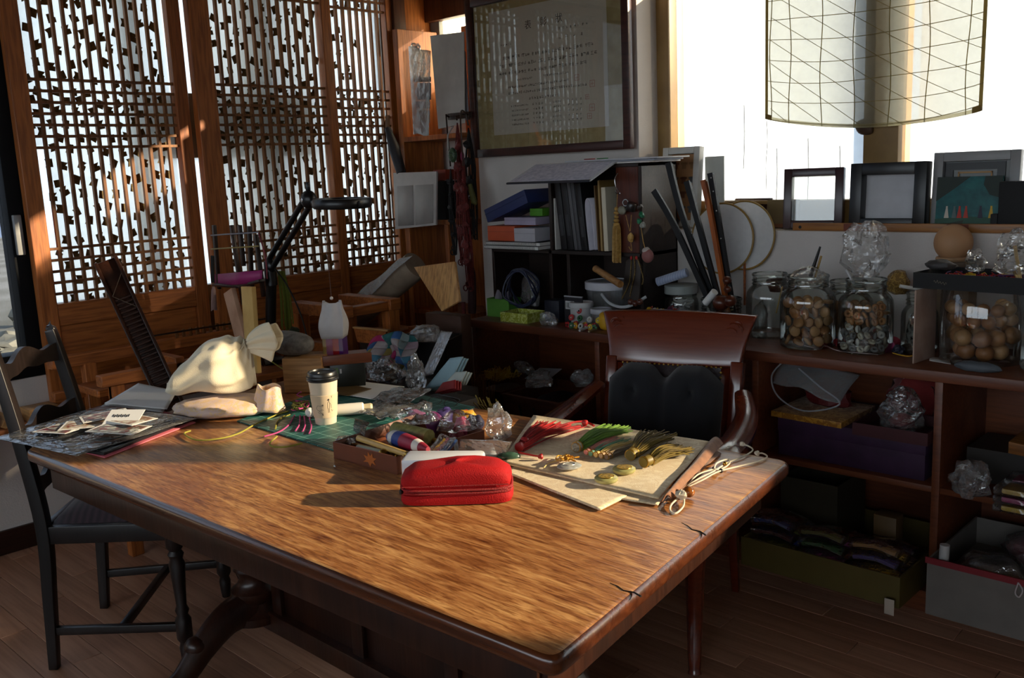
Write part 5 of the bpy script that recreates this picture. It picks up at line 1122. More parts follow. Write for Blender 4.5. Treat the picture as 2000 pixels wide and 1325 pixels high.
for k in range(16):
    x = -2.475+.024*(k % 7)+g.uniform(-.005, .005); y = 2.895+.028*(k//7)+g.uniform(-.004, .004); z = .012+.026*(k//7)*(k % 2)
    c_ = tcols[k % 8]; t = thing('trinket', 'tiny %s flower trinket in the heap by the clear bag, row %s' % (tkn[k % 8], ('front', 'middle', 'back')[k//7]), 'trinket', (x, y, CZt+z))
    if k % 2: MB().torus((0, 0, 0), .009, .005, 10, 6, rot('X', 70)).build('ring', flat(*c_, rough=.3), t)
    else:
        m = MB()
        for i in range(5): m.ball((.008*math.cos(i*1.257), .002, .008*math.sin(i*1.257)), (.0062, .004, .0062), 8, 5)
        m.build('petals', flat(*c_, rough=.35), t)
    MB().ball((0, -.003, 0), .004, 8, 5).build('centre', flat(206, 200, 180) if k % 3 else black_plastic, t)
rod('white_stick', K(1132, 646, .008), K(1165, 634, .012), .005, flat(196, 196, 200), 'short white stick on the cabinet edge beside the trinkets', 'stick')
rod('tan_stick', K(1150, 648, .005), K(1172, 640, .005), .004, flat(150, 130, 96), 'short tan stick lying behind the white one', 'stick')
crumple('yellow_pouch', V(-2.30, 2.94, CZt), (.042, .03, .075), mat('yellow_silk', C(206, 156, 24), .6), 'small yellow silk pouch beside the armchair crest', 'pouch', 3, amp=.16, smooth=50, n=20, m=14)
bc = thing('barcode_packet', 'clear hanging packet with a white barcode label behind the trinkets', 'packet', (-2.565, 2.985, CZt))
MB().box((0, 0, 0), (.10, .004, .115)).build('card', flat(44, 42, 46, .3), bc); MB().box((.008, -.0015, .06), (.055, 0, .095)).build('label', flat(206, 206, 206), bc)
m = MB(); g = random.Random(1)
for i in range(9): m.box((.012+i*.0044, -.0022, .066), (.012+i*.0044+g.choice((.0012, .0024)), -.0014, .088))
m.build('bars', black_matt, bc, kind='stuff'); MB().box((0, -.001, .112), (.10, .005, .117)).build('top_seal', flat(170, 170, 174), bc)
def tub(label, x, y, r_, h, m_, lidm, cat='tub', lh=.02, group=None):
    t = thing('tub', label, cat, (x, y, CZt), group=group); MB().lathe([(r_*.88, 0), (r_*.92, .003), (r_, h-lh), (r_*.98, h-lh)], 28).build('body', m_, t, smooth=50)
    MB().lathe([(r_*1.03, h-lh), (r_*1.05, h-lh+.002), (r_*1.05, h-.003), (r_*1.0, h), (r_*.9, h), (r_*.88, h-.003), (0, h-.003)], 28).build('lid', lidm, t, smooth=40); return t
tub0 = tub('clear plastic tub with white lid in the second cube', -2.46, 3.155, .095, .155, film('clear_tub', (.9, .9, .92, 1), .1, .1, .25), flat(206, 206, 214, .35), lh=.035); tub0.location.z += .0125
tub('white round paper tub with open top behind the barcode packet', -2.475, 2.99, .048, .095, flat(190, 190, 190), flat(206, 206, 206))
tub('clear spool tub standing beside the white round tub', -2.372, 2.99, .042, .075, film('clear_tub2', (.9, .9, .92, 1), .1, .1, .3), flat(180, 180, 186, .35))
rod('wooden_dowel', py(1163, 525, 2.99), py(1212, 556, 2.90), .014, wood('dowel', C(186, 138, 84), C(160, 112, 62), 'X'), 'pale wooden dowel poking out of the second cube', 'dowel', n=16)
crumple('thread_bundle', V(-2.275, 3.005, CZt), (.032, .026, .045), flat(120, 136, 146), 'grey blue thread bundle beside the yellow pouch', 'thread', 9, amp=.3, smooth=40)
cord('tape', [py(1175, 575, 2.98), py(1190, 592, 2.96), py(1212, 600, 2.95), py(1235, 596, 2.96), py(1262, 580, 3.0)], .006, flat(190, 196, 200, .4), 'clear plastic strap curving over the thread bundle', 'strap')
# ------------------------------------------------------------------ jars, fans and trays on the cabinet by the window
def jar(label, x, y, r_, h, contents=None, neck=.72, glassm=None, lid=None, group=None):
    t = thing('glass_jar', label, 'jar', (x, y, CZt), group=group)
    nr = r_*neck; hs = h-.052
    prof = [(r_*.85, 0), (r_*.97, .004), (r_, .015), (r_, hs*.80), (r_*.97, hs*.90), ((r_+nr)/2, hs*.98), (nr, hs+.008), (nr, h-.010), (nr*1.05, h-.008), (nr*1.05, h-.002), (nr, h)]
    MB().lathe(prof, 32, cap1=False).build('body', glassm or jar_glass, t, smooth=60)
    for z in (hs+.014, hs+.026, h-.004): MB().torus((0, 0, z), nr*1.02, .0022, 28, 5).build('neck_ring', jar_glass, t)
    if lid is not None: MB().lathe([(nr*1.07, h-.03), (nr*1.10, h-.028), (nr*1.10, h+.003), (nr*1.04, h+.006), (0, h+.006)], 28).build('lid', lid, t, smooth=40)
    return t
woodb = [mat('wood_bead_%d' % i, C(*c_), .5, var=.2, vs=40) for i, c_ in enumerate(((176, 128, 84), (154, 104, 62), (190, 146, 100)))]
def bead_mesh(r_, kind, m_):
    if kind == 'ball': b = MB().ball((0, 0, 0), r_, 12, 8)
    elif kind == 'ring': b = MB().torus((0, 0, 0), r_*.62, r_*.40, 12, 8)
    else: b = MB().lathe([(0, -r_*.34), (r_*.8, -r_*.34), (r_, -r_*.2), (r_, r_*.2), (r_*.8, r_*.34), (0, r_*.34)], 14)
    o = b.build('bead', m_, smooth=60); me = o.data; bpy.data.objects.remove(o); return me
def fill(name, label, group, cat, x, y, R_, z0, z1, br, kind, mats, seed=1, front=True, gap=1.02):
    g = random.Random(seed); meshes = [bead_mesh(br, kind, m_) for m_ in mats]; z = z0+br; k = 0; n = 0
    vd = V(x, y, 0).normalized()
    while z < z1:
        st = br*2*gap; j = -int(R_/st)-1
        for a in range(-8, 9):
            for b_ in range(-8, 9):
                px_, py_ = a*st+(b_ % 2)*st/2+(k % 2)*st*.5, b_*st*.87+(k % 2)*st*.29
                rr = math.hypot(px_, py_)
                if rr > R_-br*1.05: continue
                if front and rr < R_-br*3.1: continue
                if front and (px_*vd.x+py_*vd.y) > R_*.45: continue
                o = bpy.data.objects.new(name, meshes[g.randrange(len(meshes))]); col.objects.link(o)
                o.location = (x+px_, y+py_, z+g.uniform(-.1, .1)*br); o.rotation_euler = (g.uniform(0, 3), g.uniform(0, 3), g.uniform(0, 6))
                o['label'] = label; o['category'] = cat; o['group'] = group; n += 1
        z += br*1.72*gap; k += 1
    return n
WH = [mat('white_bead', C(206, 204, 198), .4), mat('grey_bead', C(120, 118, 118), .4), mat('ivory_bead', C(190, 180, 160), .4)]
jA = jar('nearly empty clear glass jar behind the armchair crest', -1.69, 3.13, .085, .235)
jB = jar('glass jar full of turned wooden discs beside the armchair', -1.485, 3.02, .094, .25)
fill('wooden_disc', 'turned wooden disc inside the glass jar beside the armchair', 'wooden discs in the jar', 'bead', -1.485, 3.02, .090, CZt+.006, CZt+.155, .0185, 'disc', woodb, 2)
jC = jar('glass jar of white and wooden beads in the middle of the row', -1.285, 3.03, .088, .245)
fill('white_bead', 'small white bead in the lower half of the middle jar', 'white beads in the middle jar', 'bead', -1.285, 3.03, .084, CZt+.006, CZt+.085, .0125, 'ring', WH, 3)
fill('wooden_bead', 'small wooden bead in the upper half of the middle jar', 'wooden beads in the middle jar', 'bead', -1.285, 3.03, .082, CZt+.092, CZt+.155, .0135, 'ring', woodb[:2], 4)
jG = jar('wide jar of round wooden beads hidden between two front jars', -1.415, 3.185, .085, .215)
fill('round_bead', 'round wooden bead in the jar hidden between two front jars', 'round beads in the hidden jar', 'bead', -1.415, 3.185, .081, CZt+.006, CZt+.13, .019, 'ball', woodb[:2], 6)
jD = jar('dark filled glass jar beside the upright card', -1.135, 3.10, .057, .20)
crumple('dark_buttons', V(-1.135, 3.10, CZt+.006), (.038, .038, .13), mat('black_buttons', C(26, 26, 26), .25, c2=C(120, 120, 116), vs=70), 'heap of dark buttons inside the jar beside the upright card', 'buttons', 3, amp=.12, smooth=30, n=18, m=12)
rod('white_tube', V(-1.175, 3.03, CZt+.225), V(-1.125, 3.07, CZt+.212), .006, flat(206, 206, 200), 'short white tube lying over the rim of the dark jar', 'tube')
boxm = film('clear_box', (.93, .94, .94, 1), .09, .04)
jE = thing('clear_canister', 'large clear canister of big wooden balls behind the upright card', 'canister', (-.935, 3.07, CZt))
MB().lathe([(.116, 0), (.119, .004), (.119, .228), (.116, .232)], 36, cap1=False).build('body', boxm, jE, smooth=60)
fill('wooden_ball', 'large turned wooden ball at the bottom of the clear canister', 'large balls in the canister', 'ball', -.935, 3.07, .113, CZt+.006, CZt+.09, .027, 'ball', woodb, 7)
fill('wooden_ball', 'middle sized wooden ball in the upper part of the clear canister', 'middle balls in the canister', 'ball', -.935, 3.07, .113, CZt+.112, CZt+.195, .0205, 'ball', woodb, 8)
jF = jar('glass jar of pale ring beads at the picture edge', -.725, 3.03, .085, .24)
fill('ring_bead', 'pale wooden ring bead in the jar at the picture edge', 'ring beads in the edge jar', 'bead', -.725, 3.03, .081, CZt+.006, CZt+.09, .0145, 'ring', WH[2:]+woodb[2:], 9)
# polythene bag puffed out of the middle jar
crumple('polythene_bag', V(-1.30, 3.06, CZt+.249), (.075, .055, .17), film('thin_polythene', (.95, .95, .95, 1), .12, .2, .14, .8, 26), 'milky polythene bag puffing out of the middle jar', 'bag', 4, amp=.45, n=18, m=12)
rod('white_stick', py(1652, 527, 3.02), py(1668, 555, 3.02), .004, flat(206, 206, 206), 'thin white stick poking from the middle jar', 'stick')
crumple('clear_bag', V(-1.485, 3.02, CZt+.215), (.055, .05, .06), cello, 'cellophane stuffed in the neck of the wooden disc jar', 'bag', 9, amp=.4)
rod('paint_brush', py(1602, 482, 3.04), py(1583, 540, 3.04), .0035, black_plastic, 'dark pointed brush standing out of the disc jar', 'brush', taper=2.2)
rod('bamboo_brush', py(1604, 500, 3.06), py(1592, 542, 3.06), .004, bone, 'pale brush leaning next to the dark pointed one', 'brush')
# jar with grey lid and white pieces
j1 = jar('plastic jar with grey lid full of white pieces beside the trinket tray', -2.125, 3.205, .070, .155, neck=.88, lid=flat(150, 156, 152, .5))
g = random.Random(4); wm = MB()
for k in range(70):
    a, q = g.uniform(0, 6.3), g.uniform(.005, .036); p = V(-2.125+q*math.cos(a), 3.205+q*math.sin(a), CZt+.022+.075*k/70); d = V(g.uniform(-1, 1), g.uniform(-1, 1), g.uniform(-.6, .6)).normalized()*.016
    wm.tube([p-d, p+d], .004, 6)
wm.build('paper_curls', flat(206, 206, 204), loc=(-2.125, 3.205, CZt+.01), kind='stuff', label='mass of rolled white pieces inside the grey lidded jar', category='paper rolls')
bx_('black_flat_box', -1.995, 2.885, CZt, .15, .10, .035, (18, 18, 22), 'flat black box with a silver line in front of the grey lidded jar', -2)
# tray of trinkets
tr_ = thing('trinket_tray', 'white open tray heaped with colourful trinkets left of the grey lidded jar', 'tray', (-2.165, 2.925, CZt), R(12))
open_box(tr_, .17, .15, .075, flat(206, 200, 196), .003)
ms = [flat(*c_, rough=.35) for c_ in ((206, 160, 30), (150, 30, 40), (40, 70, 120), (180, 60, 40), (120, 90, 40), (196, 190, 180), (90, 40, 70), (200, 110, 30))]
cn = ('yellow', 'dark red', 'blue', 'rust', 'brown', 'ivory', 'plum', 'orange')
for k in range(16):
    g = random.Random(k+90); M = MW[tr_.name] @ T(.03+.037*(k % 4), .025+.033*(k//4), .058+.012*(k % 3)); c0 = M.translation
    t = thing('trinket', 'tiny %s trinket in the white tray, %s row from the wall' % (cn[k % 8], ('fourth', 'third', 'second', 'first')[k//4]), 'trinket', c0)
    MB().ball((0, 0, 0), (.014, .010, .009), 8, 6, rotz(k)).noise(.005, 60, k).build('body', ms[k % 8], t, smooth=0); MB().tube(smooth_path([(0, 0, 0), (.012, .006*(k % 3-1), .012), (.018, -.004, .004)], 3), .0016, 4).build('cord', ms[(k+3) % 8], t)
for k in range(3): MB().ball((0, 0, 0), .013, 14, 10, T(py(1232+9*k, 590+3*(k % 2), 2.93))).build('brown_bauble', mat('glossy_brown', C(84, 44, 34), .1), loc=py(1232+9*k, 590+3*(k % 2), 2.93), label=('first', 'second', 'third')[k]+' glossy brown bauble at the near corner of the trinket tray', category='bauble', group='glossy baubles')
rod('fabric_roll', py(1284, 551, 3.13), py(1342, 532, 3.16), .018, stripes('blue_print', C(150, 164, 196), C(176, 184, 206), 'X', 30), 'pale blue printed fabric roll lying behind the trinket tray', 'fabric roll', n=16)
# fan jar with folded fans
fj = jar('tall glass jar holding black folding fans', -1.875, 3.10, .076, .135, neck=.98)
ebony = mat('black_lacquer', C(16, 16, 19), .42, var=.2, spec=.35); amberw = wood('amber_fan_wood', C(186, 100, 32), C(150, 72, 20), 'Z', rough=.3)
FB = V(-1.875, 3.10, CZt+.012)
for k, (tx, ty, w_, m_, bow, lab) in enumerate(((1278, 372, .030, ebony, .02, 'black folding fan leaning farthest out of the fan jar'), (1306, 318, .030, ebony, -.03, 'curved black folding fan standing tallest in the fan jar'), (1342, 354, .028, ebony, .0, 'short black folding fan in the middle of the fan jar'), (1374, 352, .024, amberw, .01, 'amber wood folding fan in the fan jar'), (1388, 338, .027, ebony, .0, 'upright black fan with white dots nearest the round fans'))):
    fy = FB.y+.0215*(k-2); e = py(tx, ty, fy); nz = CZt+.140; nx = FB.x+(-.040, -.018, -.014, .0, .014)[k]; bs_ = V(nx, fy, nz)-V(e.x-nx, 0, e.z-nz)*((nz-FB.z-.004)/(e.z-nz)); t = thing('folding_fan', lab, 'fan', bs_, group='folding fans in the jar')
    mid = bs_.lerp(e, .68)+V(bow*.35, 0, bow*.7); pts = smooth_path([bs_, mid, e], 6); d = (e-bs_).normalized(); n = len(pts)
    MB().tube([p+V(0, -.004, 0) for p in pts], [.0045*(.75+.25*i/(n-1)) for i in range(n)], 4, flat=w_/.0072, up=(0, 1, 0)).build('guard_stick', m_, t, world=True)
    MB().tube([p+V(.003, .004, -.006) for p in pts], [.006*(.75+.25*i/(n-1)) for i in range(n)], 4, flat=w_/.0115, up=(0, 1, 0)).build('ribs', m_, t, world=True)
    if k == 4:
        for i in range(3, n-1, 2): MB().ball(pts[i]+V(.004, -.0095, 0), .0028, 8, 5).build('white_dot', flat(206, 206, 206), t, world=True)
rod('paper_roll', py(1378, 592, 3.0), py(1396, 570, 2.99), .014, paper, 'small white paper roll leaning in front of the fan jar', 'paper roll')
bd = mat('carved_brown', C(88, 42, 26), .3)
for k, (x, y, r_, lab) in enumerate(((1420, 548, .016, 'top carved brown bead of the string before the fan jar'), (1421, 565, .014, 'second carved brown bead of the string before the fan jar'), (1408, 592, .030, 'large dark brown bead at the foot of the fan jar'), (1426, 588, .022, 'smaller dark brown bead next to the large one'))): MB().ball((0, 0, 0), r_, 14, 10, T(py(x, y, 2.985))).noise(.003, 90).build('brown_bead', bd, loc=py(x, y, 2.985), label=lab, category='bead', group='brown beads')
bt = thing('ink_bottle', 'small black ink bottle with a pale wooden cap behind the crest rail', 'bottle', (-1.74, 3.02, CZt))
MB().lathe([(.022, 0), (.025, .004), (.025, .055), (.021, .062), (.021, .066)], 20).build('body', black_plastic, bt); MB().lathe([(.021, .066), (.023, .068), (.023, .082), (.020, .085), (0, .085)], 20).build('cap', flat(186, 150, 110), bt); MB().lathe([(.0255, .012), (.0255, .032)], 20, cap0=False, cap1=False).build('label', flat(150, 120, 90), bt)
crumple('clear_bag', V(-1.79, 3.245, CZt), (.028, .022, .11), poly, 'grey polythene bag of nuts behind the ink bottle', 'bag', 7, amp=.3)
MB().lathe([(.0, 0), (.03, 0), (.045, .04), (.042, .045), (.038, .042), (.0, .012)], 20, T(-1.72, 3.25, CZt+.15)).build('maroon_bowl', flat(62, 34, 36, .35), loc=(-1.72, 3.25, CZt+.15), label='dark maroon bowl resting above the empty jar', category='bowl')
rod('thin_stick', py(1528, 560, 3.10), py(1516, 612, 3.10), .0025, bone, 'thin wooden stick standing in the nearly empty jar', 'stick')
# round white fans against the low wall
for k, (cx_, cy_, r_, Y, lab) in enumerate(((1412, 466, .138, 3.265, 'round white silk fan half hidden behind the black fans'), (1452, 460, .133, 3.285, 'round white silk fan with gold rim nearest the jars'))):
    c0 = py(cx_+(-2 if k == 0 else 0), cy_, Y); t = thing('round_fan', lab, 'fan', M=T(c0) @ rot('X', 90-4), group='round silk fans')
    MB().lathe([(0, -.001), (r_, -.001), (r_, .001), (0, .001)], 48).build('silk_disc', sheer('white_silk_%d' % k, (.86, .85, .84, 1), .02, .3), t, smooth=30); MB().torus((0, 0, 0), r_, .004, 56, 8).build('rim', mat('gold_rim', C(150, 116, 52), .5), t)
    MB().tube([(.01, -r_*.6, .004), (.02, -r_-.14, .006)], .005, 8).build('handle', amberw, t)
# upright card, black tray, ball and bags on top of the canister
uc = slab('upright_card', [V(-1.085, 2.915, CZt), V(-1.080, 2.915, CZt), V(-1.065, 3.05, CZt), V(-1.070, 3.05, CZt)], .230, mat('stained_card', C(176, 150, 134), .7, c2=C(150, 120, 106), vs=12), 'stained pale card standing on edge beside the clear canister', 'card')
bt_ = thing('black_tray', 'open black box of red and yellow threads on top of the canister', 'box', (-1.10, 2.94, CZt+.2345), R(-6))
open_box(bt_, .36, .19, .048, black_matt, .004)
MB().tube([(.065+.0016*i, -.0008, .024-.0002*i+.0035*math.sin(i*1.15)*(1 if i % 7 else 1.8)) for i in range(26)], .0007, 4).build('lettering', mat('silver_print', C(120, 110, 92), .4), bt_, kind='stuff')
g = random.Random(8); th = MB()
for k in range(90):
    th.mi = g.choice((0, 0, 0, 1, 1, 2)); cx_, cy_ = g.uniform(.055, .30), g.uniform(.045, .145)
    th.tube(smooth_path([(cx_+g.uniform(-.03, .03), cy_+g.uniform(-.02, .02), .012+g.uniform(.0, .030)) for _ in range(4)], 4), .0022, 4)
o = th.build('thread_heap', [flat(170, 24, 24), flat(206, 170, 40), flat(80, 40, 90)], kind='stuff', label='heap of red and yellow threads in the black box on the canister', category='threads'); o.matrix_world = MW[bt_.name]
bc_ = py(1862, 474, 3.222)
MB().ball((0, 0, 0), .060, 28, 18).build('plain_ball', mat('plain_wood_ball', C(186, 140, 100), .6, var=.1, vs=8), label='large plain wooden ball resting behind the black box', category='ball').location = bc_
MB().torus((0, 0, 0), .045, .008, 24, 8).build('wooden_ring', flat(176, 140, 104), label='pale wooden ring beneath the large plain ball', category='ring').location = bc_-V(0, 0, .0525)
slab('tall_carton', [V(bc_.x-.06, 3.205, CZt), V(bc_.x+.06, 3.205, CZt), V(bc_.x+.06, 3.285, CZt), V(bc_.x-.06, 3.285, CZt)], bc_.z-.0615-CZt, flat(120, 96, 74), 'plain tall carton behind the clear canister carrying the wooden ball', 'carton')
for k, (x, y, Y, s, lab, m_) in enumerate(((1905, 505, 3.02, (.028, .028, .06), 'small clear bag of dark bits beside the wooden ball', cello), (1985, 512, 3.00, (.060, .050, .11), 'shiny clear bag of silver pieces on the black box', cello))):
    c0 = py(x, y, Y); c0.z = CZt+.2845; crumple('clear_bag', c0, s, m_, lab, 'bag', k+40, amp=.5, n=18, m=12)
    for i in range(10):
        g = random.Random(i+k*20); MB().ball((0, 0, 0), (.012, .008, .006), 8, 5, rotz(i)).build('silver_piece', [flat(120, 116, 104, .3), flat(60, 60, 62, .3)][i % 2], label='small shiny piece inside the clear bag %s' % ('next to the wooden ball' if k == 0 else 'at the end of the black box'), category='piece', group='shiny pieces %d' % k).location = c0+V(g.uniform(-.5, .5)*s[0], g.uniform(-.5, .5)*s[1], .012+.6*s[2]*g.random())
crumple('olive_bundle', V(py(1752, 500, 3.215).x, 3.225, CZt+.17), (.04, .04, .085), brocade('gold_bead_cloth', C(130, 96, 44), C(186, 150, 80), 70), 'bundle of gold and green beads behind the dark jar', 'bead bundle', 12, amp=.3, smooth=30)
crumple('dark_cloth', V(-1.05, 3.03, CZt+.2845), (.045, .03, .03), flat(60, 56, 56), 'dark grey cloth folded over the edge of the black box', 'cloth', 13, amp=.3, smooth=50)
for k, (a, b_, lab) in enumerate((((1982, 480), (1995, 560), 'upper chopstick poking over the black box end'), ((1980, 530), (1996, 556), 'short chopstick beside the upper one'), ((1957, 566), (2010, 562), 'chopstick lying flat past the black box'))): rod('chopstick', py(*a, 2.98), py(*b_, 2.98), .005, bone, lab, 'chopstick', group='chopsticks')
slab('paper_slip', [K(1815, 705), K(1857, 712), K(1855, 702), K(1816, 697)], .001, paper, 'small white paper slip at the foot of the upright card', 'paper slip')
crumple('grey_cloth', V(-.89, 2.905, CZt), (.065, .022, .03), flat(84, 90, 96), 'folded grey cloth on the cabinet edge before the canister', 'cloth', 14, amp=.25, smooth=50)
for k, (x, y, c_, nm) in enumerate(((1610, 672, (160, 24, 36), 'crimson'), (1640, 676, (170, 40, 50), 'scarlet'), (1648, 670, (40, 70, 130), 'blue'), (1740, 688, (170, 60, 110), 'pink'), (1755, 692, (30, 30, 46), 'dark navy'), (1772, 690, (60, 44, 30), 'brown'), (1748, 676, (196, 70, 90), 'rose'), (1785, 690, (120, 100, 50), 'olive'))): crumple('cord_scrap', K(x, y), (.022, .016, .03), flat(*c_), 'small %s knotted cord scrap at the cabinet edge before the jars' % nm, 'cord scrap', k+50, amp=.4, smooth=0, n=10, m=7)
cord('cord', [K(1560, 672, .004), K(1600, 682, .003), K(1610, 676, .003), K(1640, 686, .003), K(1680, 690, .003), K(1715, 693, .003)], .0018, flat(190, 170, 170), 'thin pale cord trailing along the cabinet edge', 'cord')
cord('cord', [K(1744, 690, .014), K(1770, 696, .018), K(1786, 694, .018), K(1794, 690, .018)], .002, flat(206, 160, 40), 'thin yellow cord looped before the dark jar', 'cord')
# ------------------------------------------------------------------ left wall: bench frame, loom parts, lamp
bn = thing('wooden_bench', 'honey wood bench frame standing along the lattice screens', 'bench', (-3.7, 2.2, 0))
def bb(n, a, b_, m=honey_y): MB().box(a, b_).build(n, m, bn, world=True, bev=.003, seg=1)
bb('back_beam', (-3.86, 1.34, .755), (-3.80, 3.05, .80)); bb('back_beam', (-3.86, 1.34, .62), (-3.82, 3.05, .66)); bb('front_beam', (-3.60, 1.42, .70), (-3.545, 2.24, .745)); bb('bench_top', (-3.545, 1.88, .66), (-3.27, 2.24, .686)); bb('bench_top', (-3.80, 1.42, .655), (-3.60, 3.05, .685))
bb('end_block', (-3.80, 1.72, .70), (-3.545, 1.76, .765)); bb('apron', (-3.59, 1.46, .60), (-3.565, 2.24, .70), cab_wood)
for x in (-3.84, -3.60):
    for y in (1.46, 2.18, 2.66, 2.98): bb('leg', (x, y, 0), (x+.045, y+.05, .70 if x > -3.7 else .76), honey)
bb('cross_shelf', (-3.84, 1.36, .50), (-3.60, 1.46, .52), honey)
for i in range(9): bb('peg', (-3.815, 1.86+.032*i, .80), (-3.805, 1.875+.032*i, .835), slat_wood)
cord('thread_rod', [V(-3.78, 1.70, .83), V(-3.78, 2.0, .83), V(-3.78, 2.30, .825)], .004, dark_oak, 'thin dark rod lying along the back beam of the bench', 'rod')
fr = thing('wooden_stand', 'honey wood stand with square post under the magnifier lamp', 'stand', (-3.40, 2.38, 0))
for nme, a, b_ in (('top_beam', (-3.585, 2.30, .865), (-3.20, 2.36, .915)), ('post', (-3.27, 2.30, 0), (-3.215, 2.36, .865)), ('post', (-3.585, 2.30, 0), (-3.53, 2.36, .865)), ('rail', (-3.53, 2.31, .70), (-3.27, 2.345, .745)), ('top_beam', (-3.585, 2.56, .865), (-3.20, 2.62, .915)), ('post', (-3.27, 2.56, 0), (-3.215, 2.62, .865)), ('cross_beam', (-3.27, 2.36, .865), (-3.215, 2.56, .905)), ('post', (-3.585, 2.56, 0), (-3.53, 2.62, .865))): MB().box(a, b_).build(nme, honey if nme == 'post' else honey_y, fr, world=True, bev=.003, seg=1)
# small trivets on a low ledge by the dark window
ledge = thing('low_ledge', 'low wooden ledge under the dark framed window behind the chair', 'ledge', (-3.94, .9, 0)); MB().box((-4.0, .35, .55), (-3.74, 1.36, .575)).build('board', honey_y, ledge, world=True, bev=.003); [MB().box((-4.0, y_, .40), (-3.80, y_+.025, .55)).build('bracket', honey, ledge, world=True) for y_ in (.4, .9, 1.3)]
for k in range(6):
    y = .60+.100*k; t = thing('wooden_block', ('first', 'second', 'third', 'fourth', 'fifth', 'sixth')[k]+' crossed pine offcut on the low ledge counted from the table end', 'offcut', (-3.84, y, .592), group='pine offcuts on the ledge')
    MB().cbox((0, 0, .026), (.16, .022, .05), rot('X', 32)).build('stick', pale_pine, t); MB().cbox((0, .03, .026), (.16, .022, .05), rot('X', -32)).build('stick', pale_pine, t)
slab('pine_block', [V(-3.86, 1.22, .576), V(-3.76, 1.22, .576), V(-3.76, 1.33, .576), V(-3.86, 1.33, .576)], .05, pale_pine, 'squared pine block lying nearest the lattice on the ledge', 'block')
# notched dark board leaning on the bench
bo = V(-2.93, 1.62, .0); top_ = V(-3.47, 1.46, 1.155); d = (top_-bo); Ld = d.length; Mn = frame(bo+V(0, 0, .03), d, (.85, -.45, .3)); nb = thing('notched_board', 'dark wooden notched board leaning against the bench', 'board', M=Mn)
MB().box((0, -.043, -.012), (Ld, .043, .012)).build('board', dark_oak, nb, bev=.004); MB().box((0, -.043, .012), (Ld, -.030, .026)).build('side_rail', dark_oak, nb, bev=.003); MB().box((0, .030, .012), (Ld, .043, .026)).build('side_rail', dark_oak, nb, bev=.003)
o = MB().box((-.0045, -.030, .012), (.0045, .030, .023)).build('ridge', dark_oak, nb, bev=.0015, seg=1); o.location = (.55, 0, 0)
for i in range(1, 36):
    c_ = bpy.data.objects.new('ridge', o.data); col.objects.link(c_); c_.parent = nb; c_.location = (.55+.0165*i, 0, 0)
MB().tube([(Ld-.05, -.046, .02), (Ld-.14, .03, .028), (Ld-.22, -.046, .02)], .0016, 5).build('string', flat(90, 70, 50), nb)

# magnifier lamp
LY = 2.1; lm = thing('magnifier_lamp', 'black magnifier lamp with ring head on a jointed arm', 'lamp', py(520, 650, LY))
post_b = V(-3.46, LY, .687); elb = py(526, 520, LY); sh = py(603, 390, LY); hd_ = py(668, 397, LY)
MB().lathe([(.055, 0), (.06, .004), (.06, .018), (.05, .024), (.02, .028)], 24, T(post_b)).build('base', black_plastic, lm, world=True, smooth=40)
MB().tube([post_b+V(0, 0, .02), elb-V(-.004, 0, .06)], .022, 14).build('post', black_plastic, lm, world=True); MB().tube([elb-V(-.004, 0, .08), elb-V(0, 0, -.02)], [.026, .022], 14).build('collar', black_plastic, lm, world=True)
MB().ball((0, 0, 0), (.030, .022, .034), 16, 10, T(elb+V(.004, 0, .0))).build('lower_joint', black_plastic, lm, world=True); MB().ball((0, 0, 0), (.036, .03, .036), 18, 12, T(sh)).build('upper_joint', black_plastic, lm, world=True)
ad = (sh-elb).normalized(); an = V(ad.z, 0, -ad.x)
for s in (-1, 1): MB().tube([elb+an*s*.020+ad*.01, sh+an*s*.020-ad*.015], .0115, 10).build('arm_bar', black_plastic, lm, world=True)
MB().lathe([(.008, 0), (.009, .002), (.009, .03), (.008, .032)], 10, T(sh+V(0, 0, .034))).build('top_screw', black_plastic, lm, world=True); MB().lathe([(.006, 0), (.007, .002), (0, .003)], 10, T(sh+V(0, -.03, 0)) @ rot('X', 90)).build('screw', metal, lm, world=True)
Mh = T(hd_) @ rot('Y', 1.5)
hr_ = MB().lathe([(.082, -.018), (.104, -.018), (.110, -.010), (.110, .010), (.104, .018), (.082, .018), (.080, .012), (.080, -.012), (.082, -.018)], 48, Mh, cap0=False, cap1=False).build('ring_head', black_plastic, lm, world=True, smooth=40)
MB().tube([sh+V(.02, 0, -.01), hd_-V(.105, 0, 0)], .016, 10).build('head_neck', black_plastic, lm, world=True)
MB().lathe([(0, -.004), (.05, -.002), (.08, .004), (.05, .010), (0, .012)], 40, Matrix.Translation(-MW[lm.name].translation) @ Mh).build('lens', film('lens_glass', (.90, .96, .93, 1), .2, .01), hr_)
MB().cbox((.112, 0, 0), (.012, .02, .022), Matrix.Translation(-MW[lm.name].translation) @ Mh).build('end_tab', black_plastic, hr_, bev=.003)
cord('power_cable', [elb+V(.03, 0, 0), elb+V(.09, .02, -.08), elb+V(.14, .04, -.2), elb+V(.16, .05, -.32), elb+V(.16, .05, -.42)], .0035, black_plastic, parent=lm)
